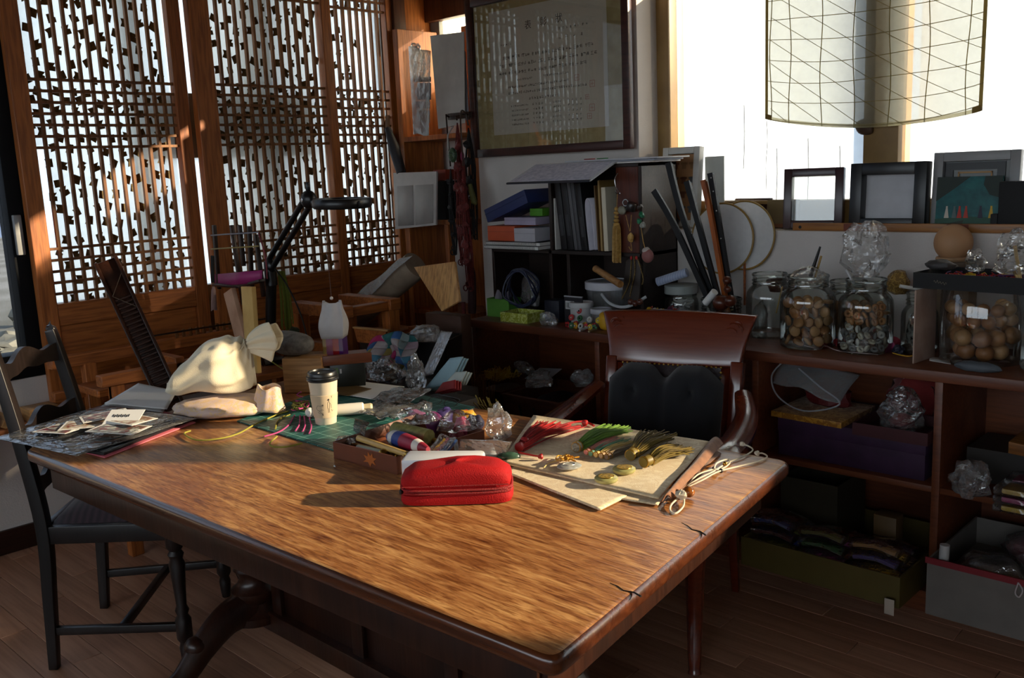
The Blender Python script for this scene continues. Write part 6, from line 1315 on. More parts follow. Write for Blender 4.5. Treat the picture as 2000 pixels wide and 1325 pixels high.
# green yarn hank on the post
hk2 = thing('yarn_hank', 'olive green yarn hank hanging behind the lamp post', 'yarn', py(556, 540, 2.14)); m = MB()
for k in range(14):
    g = random.Random(k); o_ = V(g.uniform(-.012, .012), g.uniform(-.01, .01), 0); m.tube(smooth_path([py(548, 530, 2.14)+o_, py(556, 580, 2.14)+o_*1.6, py(560, 640+g.uniform(-8, 10), 2.14)+o_*2], 4), .0035, 5)
m.build('strands', mat('olive_yarn', C(96, 104, 26), .8), hk2, world=True, kind='stuff'); MB().ball((0, 0, 0), (.03, .02, .02), 10, 6, T(py(574, 648, 2.14))).noise(.01, 40).build('dark_knot', flat(40, 48, 22), hk2, world=True)
# braiding stand with pink ribbon
BY = 2.02; bs_ = thing('braiding_stand', 'dark braiding stand with a pink ribbon band and pale tassel', 'loom stand', py(462, 600, BY))
B = lambda x, y, d=0: py(x, y, BY+d)
dkw = dark_oak
for (a, b_) in (((418, 440), (428, 565)), ((452, 440), (475, 595)), ((468, 440), (476, 520)), ((487, 442), (492, 560)), ((500, 458), (515, 580))): MB().bar(B(*a, .03*((a[0] % 3)-1)), B(*b_, .03*((a[0] % 3)-1)), .014, .018).build('upright', dkw, bs_, world=True, bev=.002)
for y0, m_, r_ in ((460, flat(120, 120, 130, .4), .003), (487, flat(150, 130, 60, .5), .003)): MB().tube(smooth_path([B(412, y0), B(440, y0-2, -.04), B(475, y0-4, -.05), B(505, y0-6, -.02)], 4), r_, 6).build('wire', m_, bs_, world=True)
MB().grid(lambda u, v: B(420+92*u, 536-2*u-8*math.sin(u*3)*0+(-6 if u > .5 else 0)*0+24*v-6*u, -.05+.05*abs(u-.52)*2), 12, 2).build('pink_ribbon', mat('magenta_ribbon', C(160, 44, 110), .5), bs_, world=True, solid=.004)
for a, b_ in (((420, 556), (470, 560)), ((470, 560), (512, 548))): MB().bar(B(*a, -.02), B(*b_, -.02), .03, .012).build('base_bar', dkw, bs_, world=True, bev=.002)
MB().tube([B(415, 500), B(416, 552)], .008, 8).build('bobbin', black_matt, bs_, world=True)
m = MB()
for k in range(16): a = k*.39; m.tube([B(417, 555), B(417, 568)+V(.008*math.cos(a), .008*math.sin(a), 0), B(418, 606)+V(.011*math.cos(a), .011*math.sin(a), .003*math.sin(k))], .002, 4)
m.build('tassel', mat('dusty_pink_silk', C(170, 140, 136), .6), bs_, world=True, kind='stuff')
cord('thread', [B(505, 455, -.02), B(518, 500, -.02), B(522, 545, -.02)], .003, flat(120, 24, 40), parent=bs_)
MB().bar(V(-3.36, BY, .702), B(478, 590), .022, .022).build('stand_leg', dkw, bs_, world=True)
for k, (a, b_, w_, lab) in enumerate((((448, 568), (474, 668), .075, 'pale weathered plank leaning under the braiding stand, the one on the bench side'), ((485, 560), (492, 662), .08, 'pale yellow plank leaning under the braiding stand nearest the lamp'))):
    A, Bq = py(*a, BY-.05-.05*k), py(*b_, BY-.06-.05*k); dd = (Bq-A).normalized(); Bq = A+dd*((A.z)/-dd.z) if False else Bq
    q = A+dd*((A.z-.705)/max(.05, -dd.z)); MB().bar(q, A, w_, .02, (0, -1, 0)).build('pale_plank', [mat('weathered_plank', C(214, 170, 140), .7, c2=C(190, 146, 116), vs=10), mat('yellow_plank', C(220, 182, 110), .7, c2=C(200, 156, 86), vs=10)][k], loc=q, bev=.002, label=lab, category='plank', group='pale planks')
# pine block, stone, box, tray and paper lantern at the far table corner
pb = P(598, 768); slabM = view_frame(pb)
o = MB().box((-.075, .0, 0), (.060, .12, .118)).build('pine_beam', pale_pine, bev=.003, label='chunky pine block standing on the table behind the cream bag', category='block'); o.matrix_world = slabM @ rotz(R(-8))
st_ = MB().ball((0, 0, 0), (.095, .06, .044), 24, 16).noise(.012, 9).build('grey_stone', mat('grey_stone', C(122, 120, 116), .8, c2=C(92, 90, 88), vs=50, bmp=.3, bs=120), label='smooth grey stone resting on the pine block', category='stone', smooth=60); st_.location = slabM @ V(-.05, .06, .118+.040)
bbx = thing('black_carton', 'black carton with green label under the lantern tray', 'carton', M=view_frame(P(684, 757, .0032)) @ rotz(R(8)))
MB().box((-.062, 0, 0), (.052, .14, .085)).build('body', flat(20, 24, 18, .4), bbx, bev=.002); MB().box((-.060, -.001, .045), (-.035, 0, .07)).build('green_label', flat(90, 110, 70), bbx); MB().box((-.030, -.001, .05), (-.024, 0, .065)).build('white_mark', flat(190, 190, 190), bbx)
tM = view_frame(P(684, 757, .0032)) @ T(0, .0, .0865) @ rotz(R(14)); lt_ = thing('lantern_tray', 'dark brown wooden tray carrying the paper lantern', 'tray', M=tM)
MB().box((-.085, -.012, 0), (.075, .15, .012)).build('board', cab_wood, lt_, bev=.002); MB().box((-.085, -.016, -.004), (.078, -.004, .030)).build('front_lip', cab_wood, lt_, bev=.003)
pl = thing('paper_lantern', 'white folded paper lantern with coloured film windows on the tray', 'lantern', M=tM @ T(-.035, .060, .0128) @ rotz(R(-18)))
wpap = sheer('lantern_paper', (.88, .86, .86, 1), .03, .5)
def lant(u, v):
    a = u*4; i = int(a) % 4; f_ = a-int(a); cs = [(-1, -1), (1, -1), (1, 1), (-1, 1), (-1, -1)]; p0, p1 = cs[i], cs[i+1]
    w_ = .036+.006*math.sin(math.pi*min(1, v*1.3))-.004*max(0, v-.45)/.55; dd = w_*(1-.92*max(0, v-.3)/.7)
    x = p0[0]*(1-f_)+p1[0]*f_; y = p0[1]*(1-f_)+p1[1]*f_; pin = 1-.35*max(0, v-.2)*(1-abs(2*f_-1)) if i in (1, 3) else 1
    zt_ = .066+.126*v-(.016*(1-abs(x)) if v > .97 else 0)+.0
    return V(x*w_*pin, y*dd+.004*math.sin(f_*9)*v*(i in (0, 2)), zt_)
MB().grid(lant, 48, 12).build('paper_top', wpap, pl, smooth=50, solid=.0006)
fc = ((206, 176, 90), (196, 110, 160), (214, 44, 56), (120, 50, 150))
for k in range(4):
    x0_, x1_ = (-.033, -.022, .0, .021)[k], (-.022, .0, .021, .034)[k]
    for y in (-.034, .034): MB().box((x0_, y-.0004, .0), (x1_, y+.0004, .066)).build('colour_film', film('film_%d' % k, C(*fc[k]), .08, .1, .8, 0, 30, C(*fc[k])), pl)
for x in (-.034, .034): MB().box((x-.0004, -.034, 0), (x+.0004, .034, .066)).build('colour_film', film('film_side%d' % (x > 0), C(*fc[3 if x > 0 else 0]), .08, .1, .8, 0, 30, C(*fc[3 if x > 0 else 0])), pl)
MB().box((-.034, -.034, 0), (.034, .034, .001)).build('base', flat(206, 120, 110), pl)
cord('hanging_thread', [tM @ V(-.035, .060, .205), py(641, 520, 2.05), py(630, 430, 2.08)], .0012, flat(74, 30, 24), 'thin dark thread rising from the paper lantern', 'thread')
MB().ball((0, 0, 0), .006, 8, 6).build('thread_bead', flat(206, 196, 190), label='tiny white bead on the thread above the lantern', category='bead').location = tM @ V(-.035, .060, .212)
wt = thing('wooden_tray', 'shallow wooden tray with a rim coloured as if sunlit behind the lantern', 'tray', M=T(py(668, 660, 2.38)+V(.15, -.03, 0)) @ rotz(R(6)))
MB().box((0, 0, 0), (.16, .14, .01)).build('bottom', honey_y, wt); MB().frustum([(0, 0), (.15, 0), (.15, .008), (0, .008)], 0, [(-.005, -.012), (.19, -.012), (.19, -.002), (-.005, -.002)], .062).build('front_side', honey_y, wt); MB().box((-.008, -.016, .060), (.20, .004, .068)).build('rim', pale_pine, wt, bev=.002)  # rim's paler pine paints in its sunlit edge
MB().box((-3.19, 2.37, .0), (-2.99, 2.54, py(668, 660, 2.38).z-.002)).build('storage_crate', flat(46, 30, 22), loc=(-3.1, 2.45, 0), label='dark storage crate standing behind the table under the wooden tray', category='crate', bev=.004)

# ------------------------------------------------------------------ clutter in the corner
roll = rod('paper_roll', V(-3.72, 2.72, .76), py(812, 518, 2.80), .066, mat('wrapped_paper', C(150, 132, 112), .7, c2=C(126, 108, 90), vs=12), 'thick roll wrapped in brownish paper leaning in the corner', 'roll', n=24)
sheet('x', [V(-3.74, 2.655, .80), V(-3.64, 2.645, .78), py(806, 505, 2.72), py(780, 514, 2.72)], poly, '', '', parent=roll, wav=.012, sc=12, seed=2).name = 'wrapping_film'
sb = MB(); q4 = [py(808, 522, 2.70), py(887, 511, 2.64), py(897, 588, 2.62), py(862, 608, 2.60)]
nrm = (q4[1]-q4[0]).cross(q4[3]-q4[0]).normalized()*.012; sb.add(q4+[p+nrm for p in q4], [(3, 2, 1, 0), (4, 5, 6, 7), (0, 1, 5, 4), (1, 2, 6, 5), (2, 3, 7, 6), (3, 0, 4, 7)])
sb.build('drawing_board', wood('birch_board', C(214, 164, 104), C(196, 142, 82), 'Z', rough=.5), loc=q4[3], bev=.002, label='pale wooden drawing board leaning in the corner in the light', category='board')
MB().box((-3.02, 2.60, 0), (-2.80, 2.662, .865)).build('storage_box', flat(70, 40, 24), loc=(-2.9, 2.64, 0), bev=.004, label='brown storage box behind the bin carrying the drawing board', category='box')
bn_ = thing('waste_bin', 'tall black waste bin in front of the drawing board', 'bin', (-2.835, 2.44, 0), R(25))
rr_ = lambda w_, d: rounded([(-w_, -d), (w_, -d), (w_, d), (-w_, d)], .03, 4)
a_, b2 = rr_(.09, .08), rr_(.122, .103); i2 = rr_(.116, .097); n = len(a_)
MB().add([(p[0], p[1], 0) for p in a_]+[(p[0], p[1], .80) for p in b2]+[(p[0], p[1], .80) for p in i2]+[(p[0]*.97, p[1]*.97, .03) for p in a_], [list(range(n))[::-1]]+[(k*n+i, k*n+(i+1) % n, (k+1)*n+(i+1) % n, (k+1)*n+i) for k in range(3) for i in range(n)]+[[3*n+i for i in range(n)]]).build('body', black_plastic, bn_, smooth=40)
crumple('bin_bag', V(-2.85, 2.44, .765), (.066, .055, .085), poly, 'milky plastic bag bulging out of the black bin', 'bag', 6, amp=.4, n=16, m=10)
# crate with patchwork cloth and bags behind the table
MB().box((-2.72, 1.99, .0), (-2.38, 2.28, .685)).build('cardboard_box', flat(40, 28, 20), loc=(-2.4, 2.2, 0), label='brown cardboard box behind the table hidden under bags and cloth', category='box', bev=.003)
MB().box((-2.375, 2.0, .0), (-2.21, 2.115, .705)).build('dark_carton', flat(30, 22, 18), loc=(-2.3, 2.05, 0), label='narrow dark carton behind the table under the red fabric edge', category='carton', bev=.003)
pat = [flat(*c_, rough=.6) for c_ in ((190, 176, 176), (150, 170, 170), (90, 160, 190), (196, 40, 110), (190, 170, 90), (176, 150, 160), (40, 110, 110), (60, 110, 170), (200, 190, 190), (150, 130, 60))]
pc = thing('patchwork_cloth', 'colourful patchwork cloth draped behind the table beside the bin', 'cloth', P(760, 720)+V(0, .25, 0)); g = random.Random(21)
def drape(u, v): p = py(722+84*u, 728-72*v+10*(u-.5)**2*4-10*u*v, 2.205+.06*v+.02*u); return p+V(.012*math.sin(u*17+v*4), .02*math.sin(v*7+u*9), .008*math.sin(u*13))
for i in range(7):
    for j in range(6):
        MB().grid(lambda u, v: drape((i+u)/7, (j+v)/6), 3, 3).build('patch', pat[g.randrange(10)], pc, world=True, smooth=60, solid=.0012)
for k, (q, sz, m_, lab, Y) in enumerate((((752, 752), (.10, .045, .075), cello, 'shiny clear bag with dark contents behind the cutting mat', 2.105), ((812, 742), (.035, .03, .12), cello, 'thin clear bag standing beside the folded blue fabric', 2.09))):
    c0 = py(*q, Y); c0.z = .7015; crumple('clear_bag', c0, sz, m_, lab, 'bag', 70+k, amp=.45, n=18, m=12)
crumple('dark_bundle', V(py(752, 752, 2.105).x, 2.105, .706), (.066, .030, .045), flat(34, 30, 34), 'dark cloth bundle inside the shiny clear bag', 'cloth', 70, amp=.45)
sheet('plastic_sheet', [py(822, 748, 2.19), py(846, 738, 2.19), py(884, 655, 2.27), py(862, 652, 2.27)], poly, 'stiff curled plastic sheet rising beside the black bin', 'sheet', wav=.012, sc=9, seed=4)
for k, (q, c_, lab) in enumerate((([(828, 765), (880, 752), (905, 700), (880, 702)], (150, 180, 190), 'pale blue folded fabric in clear film by the plastic sheet'), ([(860, 762), (900, 752), (912, 728), (890, 730)], (186, 196, 190), 'white folded fabric bundle under the pale blue one'), ([(850, 770), (890, 762), (890, 745), (866, 750)], (150, 36, 40), 'red fabric edge under the folded bundles'))):
    ffy = (2.125, 2.075, 2.02)[k]; ff = thing('folded_fabric', lab, 'fabric', py(*q[0], ffy), group='folded fabrics behind the table')
    for j in range(3):
        quad = [py(*p, ffy+.02*(i > 1)) for i, p in enumerate(q)]; quad = [p+V(.004*j, .008*j, -.004*j) for p in quad]
        sheet('x', quad, flat(*[max(0, v-8*j) for v in c_]), '', '', parent=ff, wav=.003, sc=14, seed=k+j, thick=.005, n=8).name = 'fold'
rod('dark_ring_roll', py(800, 752, 2.12), py(815, 745, 2.18), .016, flat(40, 20, 18), 'small dark roll end beside the clear bags', 'roll')
# wooden corner shelf with boards and boxes
cs = thing('corner_shelf', 'narrow wooden shelf rack in the corner behind the hanging ornaments', 'shelf', (-3.65, 3.45, 0))
for nme, a, b_ in (('upright', (-3.96, 3.30, 0), (-3.92, 3.58, 2.2)), ('upright', (-3.50, 3.42, 0), (-3.47, 3.58, 2.2)), ('board', (-3.92, 3.30, 1.185), (-3.47, 3.58, 1.21)), ('board', (-3.92, 3.30, 1.62), (-3.47, 3.58, 1.645)), ('board', (-3.92, 3.30, .70), (-3.47, 3.58, .725)), ('back_slat', (-3.70, 3.55, .72), (-3.62, 3.58, 2.2)), ('post', (-3.64, 3.30, .725), (-3.61, 3.34, 1.185))): MB().box(a, b_).build(nme, honey, cs, world=True, bev=.002, seg=1)
def board4(name, q, Y, t, m_, lab, cat, dY=.0):
    ps = [py(x, y, Y+dY*i) for i, (x, y) in enumerate(q)]; nn = V(0, t, 0)
    MB().add(ps+[p+nn for p in ps], [(3, 2, 1, 0), (4, 5, 6, 7), (0, 1, 5, 4), (1, 2, 6, 5), (2, 3, 7, 6), (3, 0, 4, 7)]).build(name, m_, loc=ps[0], bev=.001, label=lab, category=cat)
board4('foam_board', [(772, 448), (851, 440), (852, 335), (768, 338)], 3.22, .012, flat(196, 190, 184), 'white panelled foam board standing on the corner shelf', 'board')
MB().add([py(x, y, 3.218) for x, y in ((778, 442), (808, 440), (806, 362), (776, 364))], [(0, 1, 2, 3)]).add([py(x, y, 3.218) for x, y in ((812, 440), (846, 436), (846, 360), (811, 362))], [(0, 1, 2, 3)]).build('pale_paper', flat(178, 172, 166), solid=.002, loc=py(812, 400, 3.218), label='paler paper panels fixed on the white foam board', category='paper')
board4('grey_card', [(856, 252), (908, 240), (906, 62), (840, 70)], 3.24, .004, flat(196, 192, 186), 'tall pale card standing against the certificate frame edge', 'card')
board4('grey_card', [(880, 248), (916, 232), (908, 100), (868, 78)], 3.262, .004, flat(150, 146, 152), 'grey card tucked behind the tall pale one', 'card')
bx_('black_file_box', py(848, 440, 3.31).x, 3.305, 1.212, .10, .14, .20, (16, 16, 18), 'black file box standing on the corner shelf behind the ornaments'); bx_('red_file_box', py(850, 358, 3.32).x, 3.31, 1.413, .095, .12, .055, (140, 52, 34), 'rusty red box on top of the black file box')
pbg = thing('clear_pouch', 'clear plastic pouch of pink and white packets hanging by the corner post', 'pouch', py(820, 100, 3.20))
sheet('x', [py(808, 270, 3.19), py(838, 275, 3.19), py(842, 110, 3.20), py(798, 98, 3.20)], poly, '', '', parent=pbg, wav=.02, sc=14, seed=3).name = 'clear_front'
for k, (x0_, y0_, x1_, y1_, c_) in enumerate(((808, 150, 842, 160, (50, 40, 30)), (815, 162, 842, 195, (120, 112, 124)), (812, 198, 840, 212, (150, 110, 120)), (815, 215, 840, 240, (176, 130, 112)), (818, 240, 838, 262, (196, 170, 170)))): MB().add([py(x, y, 3.215) for x, y in ((x0_, y1_), (x1_, y1_), (x1_, y0_), (x0_, y0_))]+[py(x, y, 3.24) for x, y in ((x0_, y1_), (x1_, y1_), (x1_, y0_), (x0_, y0_))], [(3, 2, 1, 0), (4, 5, 6, 7), (0, 1, 5, 4), (1, 2, 6, 5), (2, 3, 7, 6), (3, 0, 4, 7)]).build('packet', flat(*c_), pbg, world=True, bev=.002)
crumple('bag_top', py(815, 120, 3.19), (.045, .03, .09), cello, '', '', 80, amp=.4, flat=False, parent=pbg)
um = thing('umbrella', 'dark grey furled umbrella hanging beside the lattice post', 'umbrella', py(765, 300, 3.24)); MB().tube([py(757, 250, 3.24), py(770, 290, 3.24), py(784, 338, 3.24)], [.016, .030, .026], 12).build('furled_cloth', flat(44, 44, 50), um, world=True); MB().tube([py(757, 225, 3.24), py(757, 250, 3.24)], .012, 8).build('pale_grip', flat(130, 100, 74), um, world=True)
# hanging knotted ornaments
HY = 3.12; hq = lambda x, y, d=0: py(x, y, HY+d)
pr_ = thing('peg_rail', 'dark wooden peg rail holding the hanging ornaments beside the pier', 'peg rail', hq(890, 232))
MB().bar(V(-3.47, 3.217, 1.72), V(-3.315, 3.217, 1.72), .018, .030).build('rail', dark_oak, pr_, world=True, bev=.003); MB().bar(V(-3.44, 3.21, 1.72), V(-3.458, 3.412, 1.72), .02, .03).build('bracket', dark_oak, pr_, world=True)
for _x, _y, _d in ((893, 240, 0), (915, 250, .080), (905, 330, -.085), (880, 330, .080)):
    _p = hq(_x, _y, _d)+V(0, 0, .012); cord('peg', [V(min(_p.x, -3.33), 3.215, 1.715), V(min(_p.x, -3.32), 3.195, 1.722), V(_p.x, min(_p.y, 3.19), 1.71), _p], .004, dark_oak, parent=pr_)
reds2 = mat('dark_red_knotwork', C(112, 34, 30), .7, c2=C(80, 20, 20), vs=60, bmp=.3, bs=150); blkk = mat('black_knotwork', C(22, 20, 22), .7); g = random.Random(31)
def knotwork(name, lab, x, y0, y1, w_, m_, seed, n=10, tass=True, dY=0):
    g = random.Random(seed); t = thing(name, lab, 'ornament', hq(x, y0, dY), group='hanging knotted ornaments'); mb_ = MB(); z0, z1 = hq(x, y0, dY).z, hq(x, y1, dY).z; X = hq(x, y0, dY).x; HY = globals()['HY']+dY
    for k in range(n):
        o_ = g.uniform(-1, 1)*w_; mb_.tube(smooth_path([V(X, HY, z0), V(X+o_*.6, HY+g.uniform(-.02, .02), z0+(z1-z0)*.35), V(X+o_, HY+g.uniform(-.02, .02), z0+(z1-z0)*.7), V(X+o_*.9, HY, z1+g.uniform(0, .04))], 4), .0032, 5)
    mb_.build('cords', m_, t, world=True, kind='stuff')
    for k in range(5):
        zz = z0+(z1-z0)*(.15+.15*k); MB().ball((0, 0, 0), (w_*g.uniform(.55, .9), .014, w_*g.uniform(.5, .8)), 10, 7, T(X+g.uniform(-.3, .3)*w_, HY-.012, zz)).noise(.012, 45, seed+k).build('knot', m_, t, world=True, smooth=0)
    for k in range(3): MB().torus((0, 0, 0), .013, .003, 14, 5, T(X+(k-1)*w_*.6, HY-.01, z1+.02+.02*(k % 2)) @ rot('X', 90)).build('loop', m_, t, world=True)
knotwork('knot_ornament', 'dark red knotted ornament hanging in the middle of the corner bundle', 893, 240, 520, .036, reds2, 1, 14)
knotwork('knot_ornament', 'black knotted ornament hanging on the pier side of the corner bundle', 915, 250, 470, .030, blkk, 2, 10, dY=.080)
knotwork('knot_ornament', 'dark red knotted ornament with looped fringe hanging lowest in the bundle', 905, 330, 570, .030, reds2, 3, 12, dY=-.085)
knotwork('knot_ornament', 'black cord ornament hanging on the shelf side of the corner bundle', 880, 330, 500, .016, blkk, 4, 8, dY=.080)
gc = thing('checked_pouch', 'small green checked pouch hanging at the top of the bundle', 'pouch', hq(886, 300)); MB().ball((0, 0, 0), (.026, .016, .035), 14, 10, T(hq(884, 303, -.065))).build('pouch', brocade('green_check', C(24, 44, 30), C(70, 100, 60), 120), gc, world=True); cord('white_cord', [hq(876, 292, -.065), hq(875, 265, -.065), hq(885, 247, -.06)], .004, flat(170, 166, 160), parent=gc)
MB().ball((0, 0, 0), (.010, .008, .022), 10, 7, T(hq(903, 305, -.065))).build('pink_charm', flat(140, 24, 90, .4), loc=hq(903, 305, -.065), label='magenta charm in the hanging bundle', category='charm')
MB().tube([hq(918, 360, .03), hq(926, 395, .03), hq(930, 400, .03)], [.010, .016, .004], 8).build('yellow_charm', flat(96, 96, 40), loc=hq(920, 380, .03), label='olive yellow leaf charm on the pier side of the bundle', category='charm')
lt2 = thing('long_tassel', 'long dark tassel hanging lowest beside the pier', 'tassel', hq(920, 480, .14)); cord('cord', [hq(920, 470, .14), hq(920, 515, .14)], .003, blkk, parent=lt2, k=1); MB().tube(smooth_path([hq(920, 515, .14), hq(921, 530, .14), hq(922, 560, .14), hq(922, 612, .14)], 3), [.006, .010, .014, .018, .02, .021, .022, .022, .022, .02], 10).build('strands', mat('dark_maroon_silk', C(56, 24, 26), .7), lt2, world=True)
pk = thing('pink_box_tassel', 'magenta woven strip with pale bars hanging below the bundle', 'ornament', hq(905, 655)); MB().add([hq(x, y, -.1) for x, y in ((893, 680), (919, 680), (916, 654), (895, 654))]+[hq(x, y, -.08) for x, y in ((893, 680), (919, 680), (916, 654), (895, 654))], [(3, 2, 1, 0), (4, 5, 6, 7), (0, 1, 5, 4), (1, 2, 6, 5), (2, 3, 7, 6), (3, 0, 4, 7)]).build('woven_strip', flat(140, 26, 74), pk, world=True)
for k in range(4): MB().add([hq(897+5.4*k+dx, y, -.104) for dx, y in ((0, 668), (2.4, 668), (2.4, 656), (0, 656))], [(0, 1, 2, 3)]).build('pale_bar', flat(190, 160, 130), pk, world=True, solid=.002)
cord('cord', [hq(905, 590, -.085), hq(906, 620, -.09), hq(906, 654, -.09)], .010, reds2, parent=pk)
bk = thing('red_bucket', 'red bucket standing beside the cabinet end', 'bucket', (-3.17, 2.86, 0)); MB().lathe([(.085, 0), (.09, .004), (.105, .50), (.108, .505), (.10, .505), (.085, .02), (0, .02)], 28).build('body', flat(120, 24, 34, .4), bk, smooth=40); MB().torus((0, 0, .505), .106, .006, 28, 6).build('rim', flat(90, 40, 80, .4), bk)
sw = thing('straw_broom', 'bundle of brown straw standing between table and cabinet', 'broom', (-2.68, 2.575, 0)); m = MB(); g = random.Random(6)
for k in range(60): a = g.uniform(0, 6.3); q = g.uniform(0, .035); m.tube([V(-2.68+q*math.cos(a)*.6, 2.575+q*math.sin(a)*.6, 0), V(-2.68+q*math.cos(a), 2.575+q*math.sin(a), .35), V(-2.68+q*2*math.cos(a), 2.575+q*2*math.sin(a), .60+g.uniform(-.05, .05))], .0018, 4, cap=False)
m.build('straws', flat(120, 78, 36), sw, world=True, kind='stuff'); MB().torus((0, 0, 0), .038, .006, 20, 6, T(-2.68, 2.575, .4)).build('binding', flat(80, 50, 24), sw, world=True)
sg = thing('straw_end', 'olive straw ends sticking up behind the mat corner', 'straw', V(-2.06, 2.05, 0)); m = MB()
for k in range(14): x = 930+4*k*.9; p0 = py(938+3.0*k, 800, 2.04); p1 = py(925+3.6*k, 778+g.uniform(-8, 10)+.8*k, 2.02); m.tube([V(p0.x, 2.06, .02), p0, p1], .0022, 5)
m.build('stems', flat(150, 130, 60), sg, world=True, kind='stuff')
# ------------------------------------------------------------------ inside the cabinet
def box3(name, x0, x1, y0, y1, z, h, m_, lab, cat='box', open_=True, rz=0):
    t = thing(name, lab, cat, (x0, y0, z), R(rz)); w_, d = x1-x0, y1-y0
    if open_: open_box(t, w_, d, h, m_, .006)
    else: MB().box((0, 0, 0), (w_, d, h*.97)).build('body', m_, t, bev=.003); MB().box((-.002, -.002, h*.62), (w_+.002, d+.002, h)).build('lid', m_, t, bev=.003)
    return t
S1 = .4205; S2 = .4305
dwm = wood('drawer_wood', C(112, 62, 34), C(84, 44, 24), 'X', rough=.45)
for k, (x, y, w_, h, rz, lab) in enumerate(((-2.96, 2.70, .27, .115, 0, 'wooden drawer box of gold thread at the cabinet end'), (-2.635, 2.66, .30, .125, 0, 'wooden drawer box of dark cloth beside the gold thread one'))):
    t = thing('drawer_box', lab, 'drawer box', (x, y, S1+.002), R(rz)); open_box(t, w_, .34, h, dwm, .01)
    MB().box((-.004, -.006, h-.008), (w_+.004, .012, h+.002)).build('lip', dwm, t, bev=.002)
    for hx in (.36, .62): MB().tube(smooth_path([(w_*hx-.015, -.004, h*.72), (w_*hx, -.012, h*.55), (w_*hx+.004, -.010, h*.38), (w_*hx+.02, -.004, h*.32)], 4), .004, 6).build('carved_handle', black_matt, t)
grey_b = box3('fabric_box', -2.92, -2.42, 2.68, 3.2, .30, .092, flat(70, 66, 66), 'grey fabric box beneath the two drawer boxes', open_=False)
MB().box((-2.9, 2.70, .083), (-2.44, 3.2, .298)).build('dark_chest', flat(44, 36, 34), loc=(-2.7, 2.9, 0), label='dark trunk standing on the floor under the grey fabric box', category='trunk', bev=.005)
g = random.Random(40); gm_ = MB()
for k in range(120): x, y = g.uniform(-2.875, -2.785), g.uniform(2.79, 2.90); gm_.tube(smooth_path([(x, y, S1+.132), (x+g.uniform(-.03, .03), y+g.uniform(-.03, .03), S1+.138+g.uniform(0, .04)), (x+g.uniform(-.05, .05), y+g.uniform(-.05, .04), S1+.134+g.uniform(0, .03))], 3), .0016, 4)
gm_.build('gold_thread', mat('gold_thread', C(190, 150, 36), .35), loc=(-2.84, 2.85, S1+.12), kind='stuff', label='tangle of golden thread heaped in the end drawer box', category='thread')
for k, (c0, s_, m_, lab) in enumerate(((V(-2.83, 2.995, S1+.122), (.065, .022, .06), cello, 'clear bag tucked behind the golden thread'), (V(-2.55, 2.79, S1+.142), (.052, .060, .065), cello, 'shiny clear bag in the dark cloth drawer box'), (V(-2.41, 2.90, S1+.142), (.045, .05, .07), poly, 'milky bag at the back of the dark cloth drawer box'))): crumple('clear_bag', c0, s_, m_, lab, 'bag', 100+k, amp=.4, n=18, m=11)
crumple('dark_cloth', V(-2.485, 2.83, S1+.0145), (.105, .12, .10), flat(26, 22, 34), 'very dark folded cloth filling the second drawer box', 'cloth', 104, amp=.15, smooth=50)
crumple('grey_filling', V(-2.825, 2.86, S1+.0145), (.095, .11, .09), flat(120, 110, 104), 'pale stuffing under the golden thread in the end drawer box', 'stuffing', 105, amp=.15, smooth=50)
slab('white_card', [V(-2.735, 2.90, S1+.130), V(-2.62, 2.93, S1+.135), V(-2.62, 3.02, S1+.165), V(-2.735, 3.0, S1+.16)], .002, flat(190, 192, 202), 'white card tilted between the two drawer boxes', 'card')
# compartment right of the armchair, upper
zb_ = thing('zip_bag', 'large clear zip bag with rounded edge in the upper compartment beside the armchair', 'zip bag', py(1590, 760, 2.90))
zq = [py(1505, 760, 2.93), py(1640, 795, 2.86), py(1680, 745, 2.98), py(1530, 705, 3.0)]
sheet('x', zq, poly, '', '', parent=zb_, wav=.02, sc=10, seed=3).name = 'clear_sheet'
cord('zip_edge', [py(1530, 706, 2.95), py(1507, 735, 2.90), py(1520, 775, 2.86), py(1570, 803, 2.845), py(1640, 790, 2.845), py(1600, 755, 2.86), py(1560, 720, 2.90)], .0028, flat(150, 150, 154), parent=zb_)
crumple('red_braid', V(-1.42, 3.06, .589), (.08, .05, .07), flat(96, 22, 24), 'dull red braid bundle under the clear zip bag', 'braid', 110, amp=.4, smooth=0)
crumple('red_cloth', V(-1.14, 3.145, .567), (.10, .055, .15), mat('red_velvet', C(120, 18, 16), .8, sheen=.3), 'crumpled deep red cloth at the back of the upper compartment', 'cloth', 111, amp=.35, smooth=50, n=20, m=12)
box3('purple_box', -1.53, -1.03, 2.90, 3.24, S2, .135, mat('purple_brocade', C(62, 34, 66), .7, c2=C(46, 24, 50), vs=12), 'flat purple cloth box on the shelf beside the armchair', open_=False)
slab('brocade_cover', [V(-1.55, 2.885, .567), V(-1.29, 2.87, .567), V(-1.29, 3.14, .567), V(-1.55, 3.15, .567)], .020, brocade('gold_brocade', C(150, 96, 20), C(190, 136, 40), 30), 'gold brocade lid lying on the purple box', 'lid')
box3('maroon_box', -1.235, -1.0, 2.83, 3.04, .567, .040, flat(66, 20, 26), 'shallow maroon tray box at the end of the purple box')
crumple('clear_bag', V(-1.117, 2.935, .574), (.070, .062, .13), cello, 'clear bag with red bits on the maroon tray', 'bag', 112, amp=.4, n=18, m=12); crumple('red_bits', V(-1.117, 2.935, .583), (.040, .034, .045), flat(120, 30, 34), 'red and blue bits inside the clear bag on the maroon tray', 'bits', 112, amp=.4)
